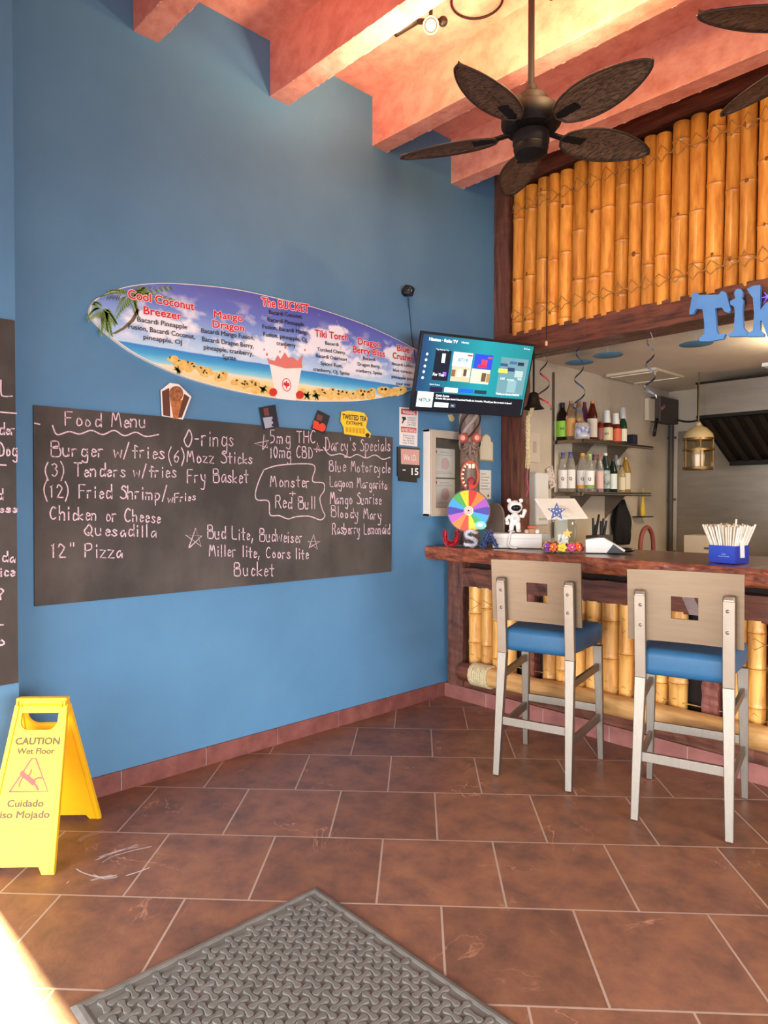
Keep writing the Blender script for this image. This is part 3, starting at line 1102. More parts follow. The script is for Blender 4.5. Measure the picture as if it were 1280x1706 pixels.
for L in (('L', 2, 390, 45, 390, 62), ('der', -4, 545, 62, 545, 45), ('Dog', -6, 632, 66, 632, 52), ('d', -18, 810, 12, 810, 45), ('ese', -2, 862, 68, 862, 30),
          ('da', 6, 1062, 60, 1064, 40), ('ice', 0, 1120, 58, 1122, 38), ('?', -10, 1215, 18, 1215, 42), ('o', -8, 1400, 22, 1400, 40)):
    mbs = MB().use(M_CHALK)
    hand_line(mbs, wallM(0), *L, JX + 0.008, px=z2)
    mbs.build('chalk_line', None, cb2)
for p in ([(-30, 452), (66, 460)], [(-20, 668), (24, 670)], [(-20, 1320), (12, 1318)]):
    q = [w2(*z2(a, b), JX + 0.008) for a, b in p]
    MB().use(M_CHALK).ribbon(q, 0.006, JX + 0.009, wallM(0)).build('chalk_stroke', None, cb2)

# ================================================================== SURFBOARD DRINK SIGN
SX = 0.03


def zs(x, y):
    return (140 + x / 2.207, 460 + y / 2.207)


topc = [(22, 125), (30, 100), (60, 75), (150, 40), (270, 25), (400, 30), (560, 48), (700, 78), (850, 115), (1000, 165), (1100, 207), (1220, 268), (1300, 325)]
botc = [(1300, 372), (1215, 415), (1150, 435), (1050, 455), (950, 461), (800, 458), (650, 440), (500, 408), (350, 362), (200, 292), (100, 222), (40, 165), (24, 140)]
otl = [w2(*zs(*p), SX) for p in smooth_line(topc, 4) + [(1312, 350)] + smooth_line(botc, 4)]
sb = root('surfboard_sign', 'surfboard shaped beach cocktail menu hung above the chalkboard', 'menu sign', (0, -1.45, 2.13))
mb = MB().use(mat('surf_white_edge', '#e9e5dd', rough=0.4, var=0.05))
mb.prism(otl, 0.0, SX - 0.001, W0)
mb.build('board', None, sb)
# printed face: sky, sea and sand bands follow the print's own horizon (real colours of the print)
ys = [p[0] for p in otl]


def print_material():
    m = bpy.data.materials.new('beach_print')
    m.use_nodes = True
    nt = m.node_tree; N = nt.nodes; L = nt.links
    b = N['Principled BSDF']
    b.inputs['Roughness'].default_value = 0.45
    uv = N.new('ShaderNodeUVMap')
    sx = N.new('ShaderNodeSeparateXYZ')
    L.new(uv.outputs[0], sx.inputs[0])
    nz = N.new('ShaderNodeTexNoise'); nz.inputs['Scale'].default_value = 5; nz.inputs['Detail'].default_value = 8
    mp = N.new('ShaderNodeMapping'); mp.inputs['Scale'].default_value = (3.2, 1.2, 1)
    L.new(uv.outputs[0], mp.inputs[0]); L.new(mp.outputs[0], nz.inputs['Vector'])
    rp = N.new('ShaderNodeValToRGB')
    e = rp.color_ramp.elements
    e[0].position = 0.0; e[0].color = lin('#e8c478')
    e[1].position = 1.0; e[1].color = lin('#4a4fa8')
    for p, c in ((0.16, '#ecd2a0'), (0.19, '#e6dcc0'), (0.205, '#8fd0dc'), (0.27, '#3f9fd0'), (0.330, '#2f7fc4'), (0.338, '#b9d4ea'), (0.50, '#8fb0e0'), (0.74, '#5e74c4')):
        x = e.new(p); x.color = lin(c)
    ad = N.new('ShaderNodeMath'); ad.operation = 'MULTIPLY_ADD'; ad.inputs[1].default_value = 0.03
    sub = N.new('ShaderNodeMath'); sub.operation = 'SUBTRACT'; sub.inputs[1].default_value = 0.5
    L.new(nz.outputs['Fac'], sub.inputs[0]); L.new(sub.outputs[0], ad.inputs[0]); L.new(sx.outputs[1], ad.inputs[2])
    L.new(ad.outputs[0], rp.inputs[0])
    cl = N.new('ShaderNodeValToRGB')
    cl.color_ramp.elements[0].position = 0.52; cl.color_ramp.elements[1].position = 0.66
    L.new(nz.outputs['Fac'], cl.inputs[0])
    band = N.new('ShaderNodeMapRange'); band.inputs['From Min'].default_value = 0.335; band.inputs['From Max'].default_value = 0.40
    L.new(sx.outputs[1], band.inputs[0])
    b2 = N.new('ShaderNodeMapRange'); b2.inputs['From Min'].default_value = 0.88; b2.inputs['From Max'].default_value = 0.66
    L.new(sx.outputs[1], b2.inputs[0])
    blob = None
    for cu, cv, ru, rv in ((0.60, 0.66, 0.075, 0.22), (0.845, 0.62, 0.055, 0.15), (0.42, 0.50, 0.09, 0.12), (0.92, 0.50, 0.07, 0.13), (0.70, 0.46, 0.10, 0.12), (0.16, 0.52, 0.08, 0.13)):
        vm = N.new('ShaderNodeVectorMath'); vm.operation = 'SUBTRACT'; vm.inputs[1].default_value = (cu, cv, 0)
        L.new(uv.outputs[0], vm.inputs[0])
        vd = N.new('ShaderNodeVectorMath'); vd.operation = 'DIVIDE'; vd.inputs[1].default_value = (ru, rv, 1)
        L.new(vm.outputs[0], vd.inputs[0])
        vl = N.new('ShaderNodeVectorMath'); vl.operation = 'LENGTH'
        L.new(vd.outputs[0], vl.inputs[0])
        if blob is None:
            blob = vl.outputs['Value']
        else:
            mn_ = N.new('ShaderNodeMath'); mn_.operation = 'MINIMUM'
            L.new(blob, mn_.inputs[0]); L.new(vl.outputs['Value'], mn_.inputs[1]); blob = mn_.outputs[0]
    n5 = N.new('ShaderNodeTexNoise'); n5.inputs['Scale'].default_value = 26; n5.inputs['Detail'].default_value = 5
    mp5 = N.new('ShaderNodeMapping'); mp5.inputs['Scale'].default_value = (1, 0.30, 1)
    L.new(uv.outputs[0], mp5.inputs[0]); L.new(mp5.outputs[0], n5.inputs['Vector'])
    ma = N.new('ShaderNodeMath'); ma.operation = 'MULTIPLY_ADD'; ma.inputs[1].default_value = -2.2
    L.new(n5.outputs['Fac'], ma.inputs[0]); L.new(blob, ma.inputs[2])
    bl2 = N.new('ShaderNodeMapRange'); bl2.inputs['From Min'].default_value = -0.10; bl2.inputs['From Max'].default_value = -0.42
    L.new(ma.outputs[0], bl2.inputs[0])
    m1 = N.new('ShaderNodeMath'); m1.operation = 'MULTIPLY'; m2 = N.new('ShaderNodeMath'); m2.operation = 'MULTIPLY'
    L.new(cl.outputs[0], m1.inputs[0]); L.new(band.outputs[0], m1.inputs[1]); L.new(m1.outputs[0], m2.inputs[0]); L.new(b2.outputs[0], m2.inputs[1])
    mx = N.new('ShaderNodeMix'); mx.data_type = 'RGBA'; mx.inputs[7].default_value = lin('#e6e8f0')
    m3 = N.new('ShaderNodeMath'); m3.operation = 'MAXIMUM'; m4 = N.new('ShaderNodeMath'); m4.operation = 'MULTIPLY'
    L.new(bl2.outputs[0], m4.inputs[0]); L.new(band.outputs[0], m4.inputs[1]); L.new(m2.outputs[0], m3.inputs[0]); L.new(m4.outputs[0], m3.inputs[1])
    L.new(m3.outputs[0], mx.inputs[0]); L.new(rp.outputs[0], mx.inputs[6])
    L.new(mx.outputs[2], b.inputs['Base Color'])
    return m


cen = (sum(p[0] for p in otl) / len(otl), sum(p[1] for p in otl) / len(otl))
inn = [(cen[0] + (p[0] - cen[0]) * 0.995, cen[1] + (p[1] - cen[1]) * 0.985) for p in otl]
mb = MB().use(print_material())
mb.face2(inn, SX, W0)
pr = mb.build('beach_print', None, sb)
me = pr.data
uvl = me.uv_layers.new(name='UVMap')
a_ = w2(*zs(60, 470), SX); b_ = w2(*zs(1250, 470), SX)
for lp in me.loops:
    co = me.vertices[lp.vertex_index].co
    wy = co.y + (-1.45); wz = co.z + 2.13
    # print is slightly turned: sea horizon drops to the right
    uvl.data[lp.index].uv = ((wy + 2.65) / 2.5, (wz - 2.095 - 0.0 * (wy + 1.4)) / 0.62)
SZ = SX + 0.001
# palm fronds, top left
mb = MB().use(flat('#4f6a2c', 0.5))
mb2 = MB().use(flat('#8aa83a', 0.5))
for (hx, hy, fr) in ((66, 118, [(20, 150, 30), (60, 200, 30), (95, 205, 30), (40, 100, 20), (110, 165, 20), (80, 190, 24)]),
                     (165, 70, [(70, 75, 30), (120, 140, 34), (230, 60, 34), (320, 85, 40), (310, 40, 30), (215, 40, 26), (190, 130, 30), (100, 55, 24)])):
    for i, (tx, ty, dr) in enumerate(fr):
        a = V((hx, hy)); c = V((tx, ty)); d = c - a; nn = V((-d.y, d.x)).normalized()
        for j in range(16):
            t = (j + 1) / 16
            p = a + d * t + V((0, -dr * 0.5 * 4 * t * (1 - t) * 0.5))
            for s in (-1, 1):
                q = p + nn * s * (26 * (1 - t * 0.7)) + d.normalized() * 14 + V((0, 10))
                mid = (p + q) / 2 + d.normalized() * 3
                (mb if (i + j) % 2 else mb2).face2([w2(*zs(*v), SX) for v in (p, mid + V((1.5, -2.5)), q, mid + V((-1.5, 2.5)))], SZ + 0.0002 * (i % 3), W0)
mb.build('palm_fronds', None, pr)
mb2.build('palm_highlights', None, pr)
MB().use(flat('#6d5a40', 0.6)).face2([w2(*zs(*p), SX) for p in ((196, 118), (205, 124), (185, 165), (150, 195), (118, 212), (100, 212), (140, 190), (172, 160))], SZ, W0).build('palm_trunk', None, pr)
# pineapples and fruit along the sand
mb = MB().use(mat('print_pineapple', '#eac878', rough=0.5, col2='#d6a450', scale=40))
mg = MB().use(flat('#5f6a34', 0.5))


def sand_y(x):
    t = [(300, 312), (420, 350), (560, 395), (650, 420), (800, 440), (950, 440), (1050, 438), (1150, 428), (1200, 415)]
    for (x0, y0), (x1, y1) in zip(t, t[1:]):
        if x0 <= x <= x1:
            return y0 + (y1 - y0) * (x - x0) / (x1 - x0)
    return 430


for i in range(95):
    x = random.uniform(310, 1180)
    if 690 < x < 800:
        continue
    y = sand_y(x) + random.uniform(-18, 6)
    r = random.uniform(8, 15)
    mb.face2([w2(*zs(x + r * 1.2 * math.cos(t * PI / 6), y + r * math.sin(t * PI / 6)), SX) for t in range(12)], SX + 0.0006 + 0.00001 * i, W0)
    if i % 2:
        for q in range(4):
            a = random.uniform(0, 6.28)
            mg.face2([w2(*zs(x + 3 * math.cos(a + 1.5), y - 6 + 3 * math.sin(a + 1.5)), SX), w2(*zs(x + 7 * math.cos(a), y - 4 + 6 * math.sin(a)), SX), w2(*zs(x + 3 * math.cos(a - 1.5), y - 6 + 3 * math.sin(a - 1.5)), SX)], SX + 0.0018, W0)
for x, y in ((345, 345), (658, 415), (820, 440), (855, 440)):
    for q in range(9):
        a = random.uniform(0, 6.28)
        mg.face2([w2(*zs(x + 5 * math.cos(a + 1.5), y + 5 * math.sin(a + 1.5)), SX), w2(*zs(x + 19 * math.cos(a), y + 19 * math.sin(a)), SX), w2(*zs(x + 5 * math.cos(a - 1.5), y + 5 * math.sin(a - 1.5)), SX)], SX + 0.0018, W0)
mb.build('print_pineapples', None, pr)
mg.build('print_leaves', None, pr)
mb = MB().use(flat('#c6342c', 0.4))
for x, y in ((695, 427), (793, 437)):
    mb.face2([w2(*zs(x + 15 * math.cos(t * PI / 8), y + 15 * math.sin(t * PI / 8)), SX) for t in range(16)], SX + 0.003, W0)
mb.build('print_cherries', None, pr)
# bucket with its splash and bat roundel
mb = MB().use(flat('#ece2dc', 0.45))
mb.face2([w2(*zs(*p), SX) for p in ((682, 325), (706, 450), (778, 458), (800, 335))], SX + 0.002, W0)
bk = mb.build('print_bucket', None, pr)
mb = MB().use(flat('#d0766e', 0.45))
mb.face2([w2(*zs(*p), SX) for p in ((680, 322), (672, 300), (684, 308), (700, 312), (712, 290), (722, 305), (738, 280), (750, 300), (768, 298), (785, 312), (804, 288), (800, 320), (803, 338), (740, 340))], SX + 0.0024, W0)
for x, y, r in ((662, 270, 3), (672, 288, 4), (740, 262, 4), (812, 272, 3), (720, 278, 3)):
    mb.face2([w2(*zs(x + r * math.cos(t), y + r * 1.6 * math.sin(t)), SX) for t in (0, 1, 2, 3, 4, 5)], SX + 0.0024, W0)
mb.build('splash', None, bk) if False else mb.build('print_splash', None, pr)
mb = MB().use(M_RED)
rc = w2(*zs(744, 400), SX)
ring = [(rc[0] + 0.031 * math.cos(t * PI / 12), rc[1] + 0.038 * math.sin(t * PI / 12)) for t in range(25)]
mb.ribbon(ring, 0.005, SX + 0.003, W0)
mb.face2([(rc[0] + a * 0.026, rc[1] + b * 0.03) for a, b in ((0, -0.9), (0.25, -0.3), (0.9, -0.1), (0.75, 0.55), (0.3, 0.35), (0.14, 0.8), (-0.14, 0.8), (-0.3, 0.35), (-0.75, 0.55), (-0.9, -0.1), (-0.25, -0.3))], SX + 0.003, W0)
mb.build('bat_logo', None, pr)


def s_text(mb, txt, cx, yb, cap, slope, bold=0.0, xw=None, z=0.0035):
    """print on the surfboard: centre and baseline in crop pixels; slope = drop per pixel in the crop"""
    a = V(w2(*zs(cx, yb), SX))
    h = (V(w2(*zs(cx, yb - cap), SX)) - a).length
    b = V(w2(*zs(cx + 60, yb + 60 * slope), SX)) - a
    wl = (V(w2(*zs(cx + xw / 2, yb + xw / 2 * slope), SX)) - V(w2(*zs(cx - xw / 2, yb - xw / 2 * slope), SX))).length if xw else None
    ang = math.atan2(b.y, b.x)
    mb.text(txt, 0, 0, h, SX + z, W0 @ Matrix.Translation((a.x, a.y, 0)) @ Matrix.Rotation(ang, 4, 'Z'), bold=bold, align='C', width=wl)


TITLES = (('Cool Coconut', 286, 104, 30, .19, 244), ('Breezer', 288, 150, 28, .16, 142), ('Mango', 530, 160, 26, .13, 108), ('Dragon', 530, 196, 26, .13, 118),
          ('The BUCKET', 742, 122, 30, .15, 174), ('Tiki Torch', 910, 230, 25, .14, 122), ('Dragon', 1047, 257, 24, .15, 84), ('Berry Bliss', 1047, 289, 24, .15, 118),
          ('Blue', 1172, 278, 22, .16, 46), ('Crusher', 1172, 308, 22, .16, 76))
M_GLOW = mat('title_glow', '#f0dfe6', rough=0.5, var=0.02)
for grp in (TITLES[0:2], TITLES[2:4], TITLES[4:5], TITLES[5:6], TITLES[6:8], TITLES[8:10]):
    for nm, mm_, bo, z_ in (('title_outline', M_GLOW, 0.075, 0.003), ('drink_title', M_RED, 0.028, 0.0036)):
        mb = MB().use(mm_)
        for t, cx, yb, cap, sl, xw in grp:
            s_text(mb, t, cx, yb, cap, sl, bo, xw, z=z_)
        mb.build(nm, None, sb)
RECIPES = {}
for t, cx, yb, cap, sl, xw in (('Bacardi Pineapple', 288, 182, 18, .16, 184), ('Fusion, Bacardi Coconut,', 288, 213, 18, .16, 246), ('pineapple, OJ', 289, 242, 17, .15, 142),
                               ('Bacardi Mango Fusion,', 530, 222, 17, .14, 196), ('Bacardi Dragon Berry,', 530, 253, 17, .14, 190), ('pineapple, cranberry,', 532, 282, 17, .14, 182), ('Sprite', 533, 308, 17, .13, 50),
                               ('Bacardi Coconut,', 742, 148, 15, .14, 124), ('Bacardi Pineapple', 742, 176, 15, .14, 136), ('Fusion, Bacardi Mango', 742, 204, 15, .14, 170), ('Fusion, pineapple, OJ,', 742, 232, 15, .14, 164), ('cranberry', 742, 258, 15, .14, 70),
                               ('Bacardi', 910, 255, 13, .13, 50), ('Torched Cherry,', 910, 282, 13, .13, 104), ('Bacardi OakHeart', 910, 306, 13, .13, 116), ('Spiced Rum,', 910, 332, 13, .13, 82), ('cranberry, OJ, Sprite', 910, 357, 13, .13, 134),
                               ('Bacardi', 1047, 310, 12, .13, 46), ('Dragon Berry,', 1047, 334, 12, .13, 84), ('cranberry, Sprite', 1047, 358, 12, .13, 96),
                               ('Bacardi Limon,', 1172, 332, 11, .13, 80), ('blue curacao,', 1172, 355, 11, .13, 74), ('pineapple juice,', 1172, 380, 11, .13, 84), ('sour mix', 1172, 402, 11, .13, 52)):
    s_text(RECIPES.setdefault(round(cx / 20), MB().use(M_INK)), t, cx, yb, cap, sl, 0.012, xw, z=0.0042)
for mb in RECIPES.values():
    mb.build('drink_recipe', None, sb)

# ================================================================== THINGS FIXED ON THE LEFT WALL
def card(name, label, cat, pts, t, m, x0=0.0, group=None):
    """thin board with its own outline (photo pixels), lying on the wall plane x0"""
    P = [w2(*p, x0 + t) for p in pts]
    cx = sum(p[0] for p in P) / len(P); cz = min(p[1] for p in P)
    r = root(name, label, cat, (x0, cx, cz), 0, group)
    MB().use(m).prism(P, x0 + 0.0003, x0 + t, W0).build('board', None, r)
    return r


def wtext(mb, txt, px, py, cap, x, width_px=None, bold=0.0, align='C'):
    a = V(w2(px, py, x))
    h = (V(w2(px, py - cap, x)) - a).length
    wl = None
    if width_px:
        wl = abs(w2(px + width_px / 2, py, x)[0] - w2(px - width_px / 2, py, x)[0])
    mb.text(txt, a.x, a.y, h, x, W0, bold=bold, align=align, width=wl)


# magnets straddling the chalkboard's top edge: they sit on the wall 13 mm out
CX0 = 0.0125
r = card('ice_cream_picture', 'cut-out picture of a chocolate ice cream cone above the chalkboard', 'picture', [(268, 650), (283, 638), (298, 640), (319, 661), (305, 699), (270, 693)], 0.004, flat('#e6ddd2', 0.5), CX0)
IX = CX0 + 0.0045
mb = MB().use(flat('#5a2f1e', 0.5))
mb.face2([w2(*p, IX) for p in ((270, 652), (282, 646), (284, 694), (272, 692))], IX, W0).face2([w2(*p, IX) for p in ((307, 656), (316, 662), (303, 696), (296, 696))], IX, W0)
mb.build('chocolate_bars', None, r)
mb = MB().use(mat('waffle', '#c0763c', rough=0.6, col2='#8d4f24', scale=60)).face2([w2(*p, IX) for p in ((283, 663), (304, 667), (296, 698), (289, 698))], IX + 0.0004, W0)
mb.build('cone', None, r)
mb = MB().use(mat('ice_cream_scoop', '#a96a3c', rough=0.6, col2='#6d3a20', scale=70))
mb.face2([w2(293.5 + 12 * math.cos(t * PI / 10), 656 + 13 * math.sin(t * PI / 10), IX) for t in range(20)], IX + 0.0008, W0)
mb.build('scoop', None, r)
r = card('drink_postcard', 'dark postcard with a grey can and berries, left on the chalkboard edge', 'postcard', [(432, 679), (459, 674), (465, 711), (439, 716)], 0.003, flat('#24252c', 0.4), CX0)
mb = MB().use(flat('#9aa0ab', 0.4)).face2([w2(*p, IX) for p in ((438, 696), (454, 694), (456, 711), (442, 714))], IX, W0)
mb.build('can_picture', None, r)
mb = MB().use(flat('#6a3c38', 0.4)).face2([w2(*p, IX) for p in ((439, 681), (447, 679), (449, 692), (441, 693))], IX, W0)
mb.build('top_picture', None, r)
mb = MB().use(flat('#2d2440', 0.4))
for a, b in ((455, 700), (459, 705), (455, 708), (461, 699)):
    mb.face2([w2(a + 2.6 * math.cos(t), b + 2.6 * math.sin(t), IX) for t in (0, 1, 2, 3, 4, 5)], IX + 0.0004, W0)
mb.build('berry_picture', None, r)
r = card('drink_postcard', 'dark tilted postcard with red drink, right of the grey can postcard', 'postcard', [(530, 683), (550, 693), (541, 724), (519, 714)], 0.003, flat('#24252c', 0.4), CX0)
mb = MB().use(flat('#d8432e', 0.4)).face2([w2(*p, IX) for p in ((523, 700), (531, 703), (536, 719), (521, 713))], IX, W0)
mb.face2([w2(537 + 6 * math.cos(t * PI / 6), 712 + 7 * math.sin(t * PI / 6), IX) for t in range(12)], IX + 0.0003, W0)
mb.build('drink_picture', None, r)
mb = MB().use(flat('#6a4038', 0.4)).face2([w2(*p, IX) for p in ((529, 689), (538, 693), (536, 702), (527, 699))], IX, W0)
mb.build('top_picture', None, r)
r = card('tea_sign', 'small yellow die-cut drink sign on the chalkboard top edge', 'sign', [(569, 686), (580, 684), (598, 686), (607, 688), (613, 697), (610, 712), (613, 717), (618, 722), (617, 729), (600, 727), (574, 723), (573, 712), (568, 702)], 0.004, flat('#f0c62c', 0.5), CX0)
mb = MB().use(M_INK)
wtext(mb, 'TWISTED TEA', 591, 700, 8.5, IX, 40, 0.02)
wtext(mb, 'EXTREME', 591, 708, 5.5, IX, 28, 0.01)
mb.face2([w2(612.5 + 3.6 * math.cos(t * PI / 6), 725 + 3.6 * math.sin(t * PI / 6), IX) for t in range(12)], IX, W0)
mb.build('sign_lettering', None, r)
mb = MB().use(flat('#c99a1c', 0.5))
for i in range(6):
    x = 576 + i * 5.6
    mb.face2([w2(*p, IX) for p in ((x, 711.5 + i * .4), (x + 4, 711.8 + i * .4), (x + 4.4, 720 + i * .6), (x + .2, 719.6 + i * .6))], IX, W0)
mb.build('can_row_picture', None, r)
# camera gadget and its cord
cp = at_x(679, 485, 0.03)
r = root('security_camera', 'small black security camera high on the blue wall with a cord', 'camera', (0.0, cp.y, cp.z - 0.04))
MB().use(M_BLACK).lathe([(0.032, 0), (0.034, 0.01), (0.02, 0.02)], (0.0005, cp.y, cp.z), (1, 0, 0), 14).build('mount', None, r)
MB().use(M_BLACK).box((0.045, cp.y, cp.z), (0.06, 0.085, 0.068), rot=(0.1, 0.3, 0.5), bev=0.016, seg=3).build('body', None, r)
MB().use(flat('#05050a', 0.1)).lathe([(0.022, 0), (0.022, 0.006), (0.015, 0.008)], (0.072, cp.y - 0.018, cp.z - 0.006), (0.8, -0.45, -0.25), 14).build('lens', None, r)
pts = [at_x(680, 494, 0.012), at_x(683, 525, 0.004), at_x(686, 556, 0.004), at_x(688, 574, 0.012), at_x(691, 590, 0.036), at_x(695, 625, 0.036)]
MB().use(M_BLACK).tube([tuple(p) for p in smooth_line([tuple(q) for q in pts], 5)], 0.0028, 6).build('cord', None, r)
# warning sign
r = card('warning_sign', 'white and red bilingual surveillance warning sign under the television', 'sign', [(666, 678), (697, 680), (695.5, 744), (666, 741)], 0.003, flat('#e6ddd8', 0.5))
X_ = 0.0036
mb = MB().use(flat('#c83a3e', 0.5))
mb.face2([w2(*p, X_) for p in ((668.5, 680.5), (694.5, 683), (694.3, 692), (668.5, 690))], X_, W0).face2([w2(*p, X_) for p in ((668.5, 710.5), (694, 713), (693.8, 721.5), (668.5, 719.5))], X_, W0)
mb.build('red_bands', None, r)
mb = MB().use(flat('#eee8e4', 0.5))
wtext(mb, 'WARNING', 681.5, 690, 6, X_ + 0.0005, 21, 0.015)
wtext(mb, 'ADVERTENCIA', 681.2, 719.4, 5.5, X_ + 0.0005, 23, 0.01)
mb.build('band_lettering', None, r)
mb = MB().use(M_INK)
for i, t in enumerate(('Audio & Video', 'Surveillance', 'in Use', '24/7/365')):
    wtext(mb, t, 686, 697.5 + i * 3.9, 2.8, X_, 14)
for i, t in enumerate(('Grabacion de Audio', 'Y Video En', 'Uso 24 Horas', 'Los 7 dias')):
    wtext(mb, t, 681, 727 + i * 4.1, 3.0, X_, 19)
mb.face2([w2(*p, X_) for p in ((669.5, 694), (676, 695), (677, 699), (672, 701))], X_, W0).face2([w2(*p, X_) for p in ((672, 699), (674, 700), (671, 706), (669.5, 705))], X_, W0)
mb.build('black_lettering', None, r)
# 'We ID' calendar board
r = card('age_calendar', 'black plastic age-check calendar reading 15, below the warning sign', 'sign', [(663, 744), (700, 747), (699.5, 796), (695, 797), (695, 804), (665, 801), (665, 794), (663, 793)], 0.012, M_BLACK)
X_ = 0.0128
MB().use(flat('#c99a90', 0.6)).face2([w2(*p, X_) for p in ((668, 747.5), (700 - .6, 749.5), (699, 775), (668.5, 773))], X_, W0).build('pink_panel', None, r)
mb = MB().use(flat('#e9dcc8', 0.6))
wtext(mb, 'We I.D.', 683.5, 767, 10, X_ + 0.0005, 22, 0.01)
mb.build('panel_lettering', None, r)
mb = MB().use(flat('#e8e6e2', 0.6))
wtext(mb, '15', 690, 791, 11, X_, 14, 0.025)
mb.face2([w2(*p, X_) for p in ((671, 782), (676, 782.4), (676, 784), (671, 783.6))], X_, W0)
wtext(mb, 'SOMETHING TO ID', 680, 801, 3, X_, 26) if False else None
mb.build('day_digits', None, r)
# glazed white notice case
FY0, FY1, FZ0, FZ1, FT = -0.236, 0.31, 1.376, 2.015, 0.065
r = root('notice_case', 'white glazed notice case with certificates on the blue wall', 'display case', (0, 0.05, FZ0))
mb = MB().use(flat('#ddd5c6', 0.45))
fw = 0.055
mb.box((FT / 2, FY0 + 0.01, (FZ0 + FZ1) / 2), (FT, 0.02, FZ1 - FZ0), bev=0.003).box((FT / 2, FY1 - 0.01, (FZ0 + FZ1) / 2), (FT, 0.02, FZ1 - FZ0), bev=0.003)
mb.box((FT / 2, (FY0 + FY1) / 2, FZ0 + 0.01), (FT, FY1 - FY0, 0.02), bev=0.003).box((FT / 2, (FY0 + FY1) / 2, FZ1 - 0.01), (FT, FY1 - FY0, 0.02), bev=0.003)
mb.box((0.005, (FY0 + FY1) / 2, (FZ0 + FZ1) / 2), (0.008, FY1 - FY0 - .01, FZ1 - FZ0 - .01))
mb.build('case', None, r)
mb = MB().use(flat('#b3a594', 0.5))
mb.box((FT + 0.006, FY0 + 0.03, (FZ0 + FZ1) / 2), (0.016, fw, FZ1 - FZ0 - .01), bev=0.004).box((FT + 0.006, FY1 - 0.03, (FZ0 + FZ1) / 2), (0.016, fw, FZ1 - FZ0 - .01), bev=0.004)
mb.box((FT + 0.006, (FY0 + FY1) / 2, FZ0 + 0.033), (0.0155, FY1 - FY0 - 0.07, fw), bev=0.004).box((FT + 0.006, (FY0 + FY1) / 2, FZ1 - 0.033), (0.0155, FY1 - FY0 - 0.07, fw), bev=0.004)
fr_ = mb.build('door_frame', None, r)
MB().use(pane_glass()).box((FT + 0.003, (FY0 + FY1) / 2, (FZ0 + FZ1) / 2), (0.003, FY1 - FY0 - 0.12, FZ1 - FZ0 - 0.12)).build('glass', None, fr_)
MB().use(flat('#5e564e', 0.7)).box((0.011, (FY0 + FY1) / 2, (FZ0 + FZ1) / 2), (0.003, FY1 - FY0 - 0.06, FZ1 - FZ0 - 0.06)).build('backing', None, r)
for k_, (z0, z1) in enumerate(((1.665, 1.885), (1.435, 1.655))):
    ct = root('certificate', ('upper' if k_ == 0 else 'lower') + ' white certificate with a pink seal inside the notice case', 'certificate', (0.013, -0.02, z0), 0, 'certificates in the notice case')
    MB().use(M_PAPER).box((0.015, -0.02, (z0 + z1) / 2), (0.003, 0.245, z1 - z0)).build('paper', None, ct)
    mb = MB().use(flat('#d9a09a', 0.7))
    c0 = (-0.01, (z0 + z1) / 2 - 0.005)
    for q in range(4):
        mb.ribbon([(c0[0] + (0.042 - q * 0.011) * math.cos(t * PI / 10), c0[1] + (0.042 - q * 0.011) * math.sin(t * PI / 10)) for t in range(21)], 0.006, 0.0172, W0)
    mb.build('seal', None, ct)
    mb = MB().use(flat('#8a8288', 0.7))
    mb.text('CERTIFICATE', -0.02, z1 - 0.035, 0.012, 0.0172, W0, align='C')
    for q, wd in enumerate((0.19, 0.19, 0.15)):
        mb.box((0.0172, -0.02, z1 - 0.05 - q * 0.011 if q < 1 else z0 + 0.02 + q * 0.011), (0.0004, wd, 0.0022))
    mb.build('lettering', None, ct)
    MB().use(flat('#a0454a', 0.7)).lathe([(0.013, 0), (0.013, 0.0006)], (0.0168, -0.115, z1 - 0.028), (1, 0, 0), 16).build('corner_emblem', None, ct)
# arched cream plaque and paper notice at the post
yy0, yy1, zz0, zz1 = 0.40, 0.585, 1.81, 1.985
pts = [(yy0, zz0), (yy1, zz0), (yy1, zz1 - 0.02), (yy1 - 0.03, zz1 - 0.01)]
pts += [((yy0 + yy1) / 2 + 0.062 * math.cos(t * PI / 10), zz1 + 0.045 * math.sin(t * PI / 10)) for t in range(11)]
pts += [(yy0 + 0.03, zz1 - 0.01), (yy0, zz1 - 0.02)]
r = root('arched_plaque', 'cream plaque with an arched top on the blue wall beside the post', 'plaque', (0, 0.49, zz0))
MB().use(flat('#a99468', 0.5)).prism(pts, 0.0005, 0.012, W0).build('frame', None, r)
q = [(0.4925 + (a - 0.4925) * 0.86, zz0 + 0.012 + (b - zz0) * 0.9) for a, b in pts]
MB().use(flat('#d8cdb4', 0.6)).prism(q, 0.012, 0.016, W0).build('panel', None, r)
r = root('paper_notice', 'white paper notice on the blue wall below the arched plaque', 'notice', (0, 0.49, 1.5))
MB().use(M_PAPER).box((0.002, 0.495, 1.62), (0.003, 0.145, 0.235)).build('paper', None, r)
mb = MB().use(M_INK)
mb.text('NOTICE', 0.435, 1.70, 0.012, 0.0038, W0)
for i in range(5):
    mb.box((0.0037, 0.49 - (0.01 if i % 2 else 0), 1.68 - i * 0.024), (0.0004, 0.11 - (0.02 if i % 2 else 0), 0.004))
mb.box((0.0037, 0.53, 1.53), (0.0004, 0.016, 0.02))
mb.build('lettering', None, r)
r = tag(MB().use(flat('#e8d79c', 0.7)).prism([w2(*p, 0.004) for p in ((747, 691), (754, 690), (758, 697), (756, 702), (754, 701), (754, 703), (750, 700))], 0.0005, 0.003, W0).build('torn_paper', None), 'scrap of torn cream paper on the wall under the television', 'paper')

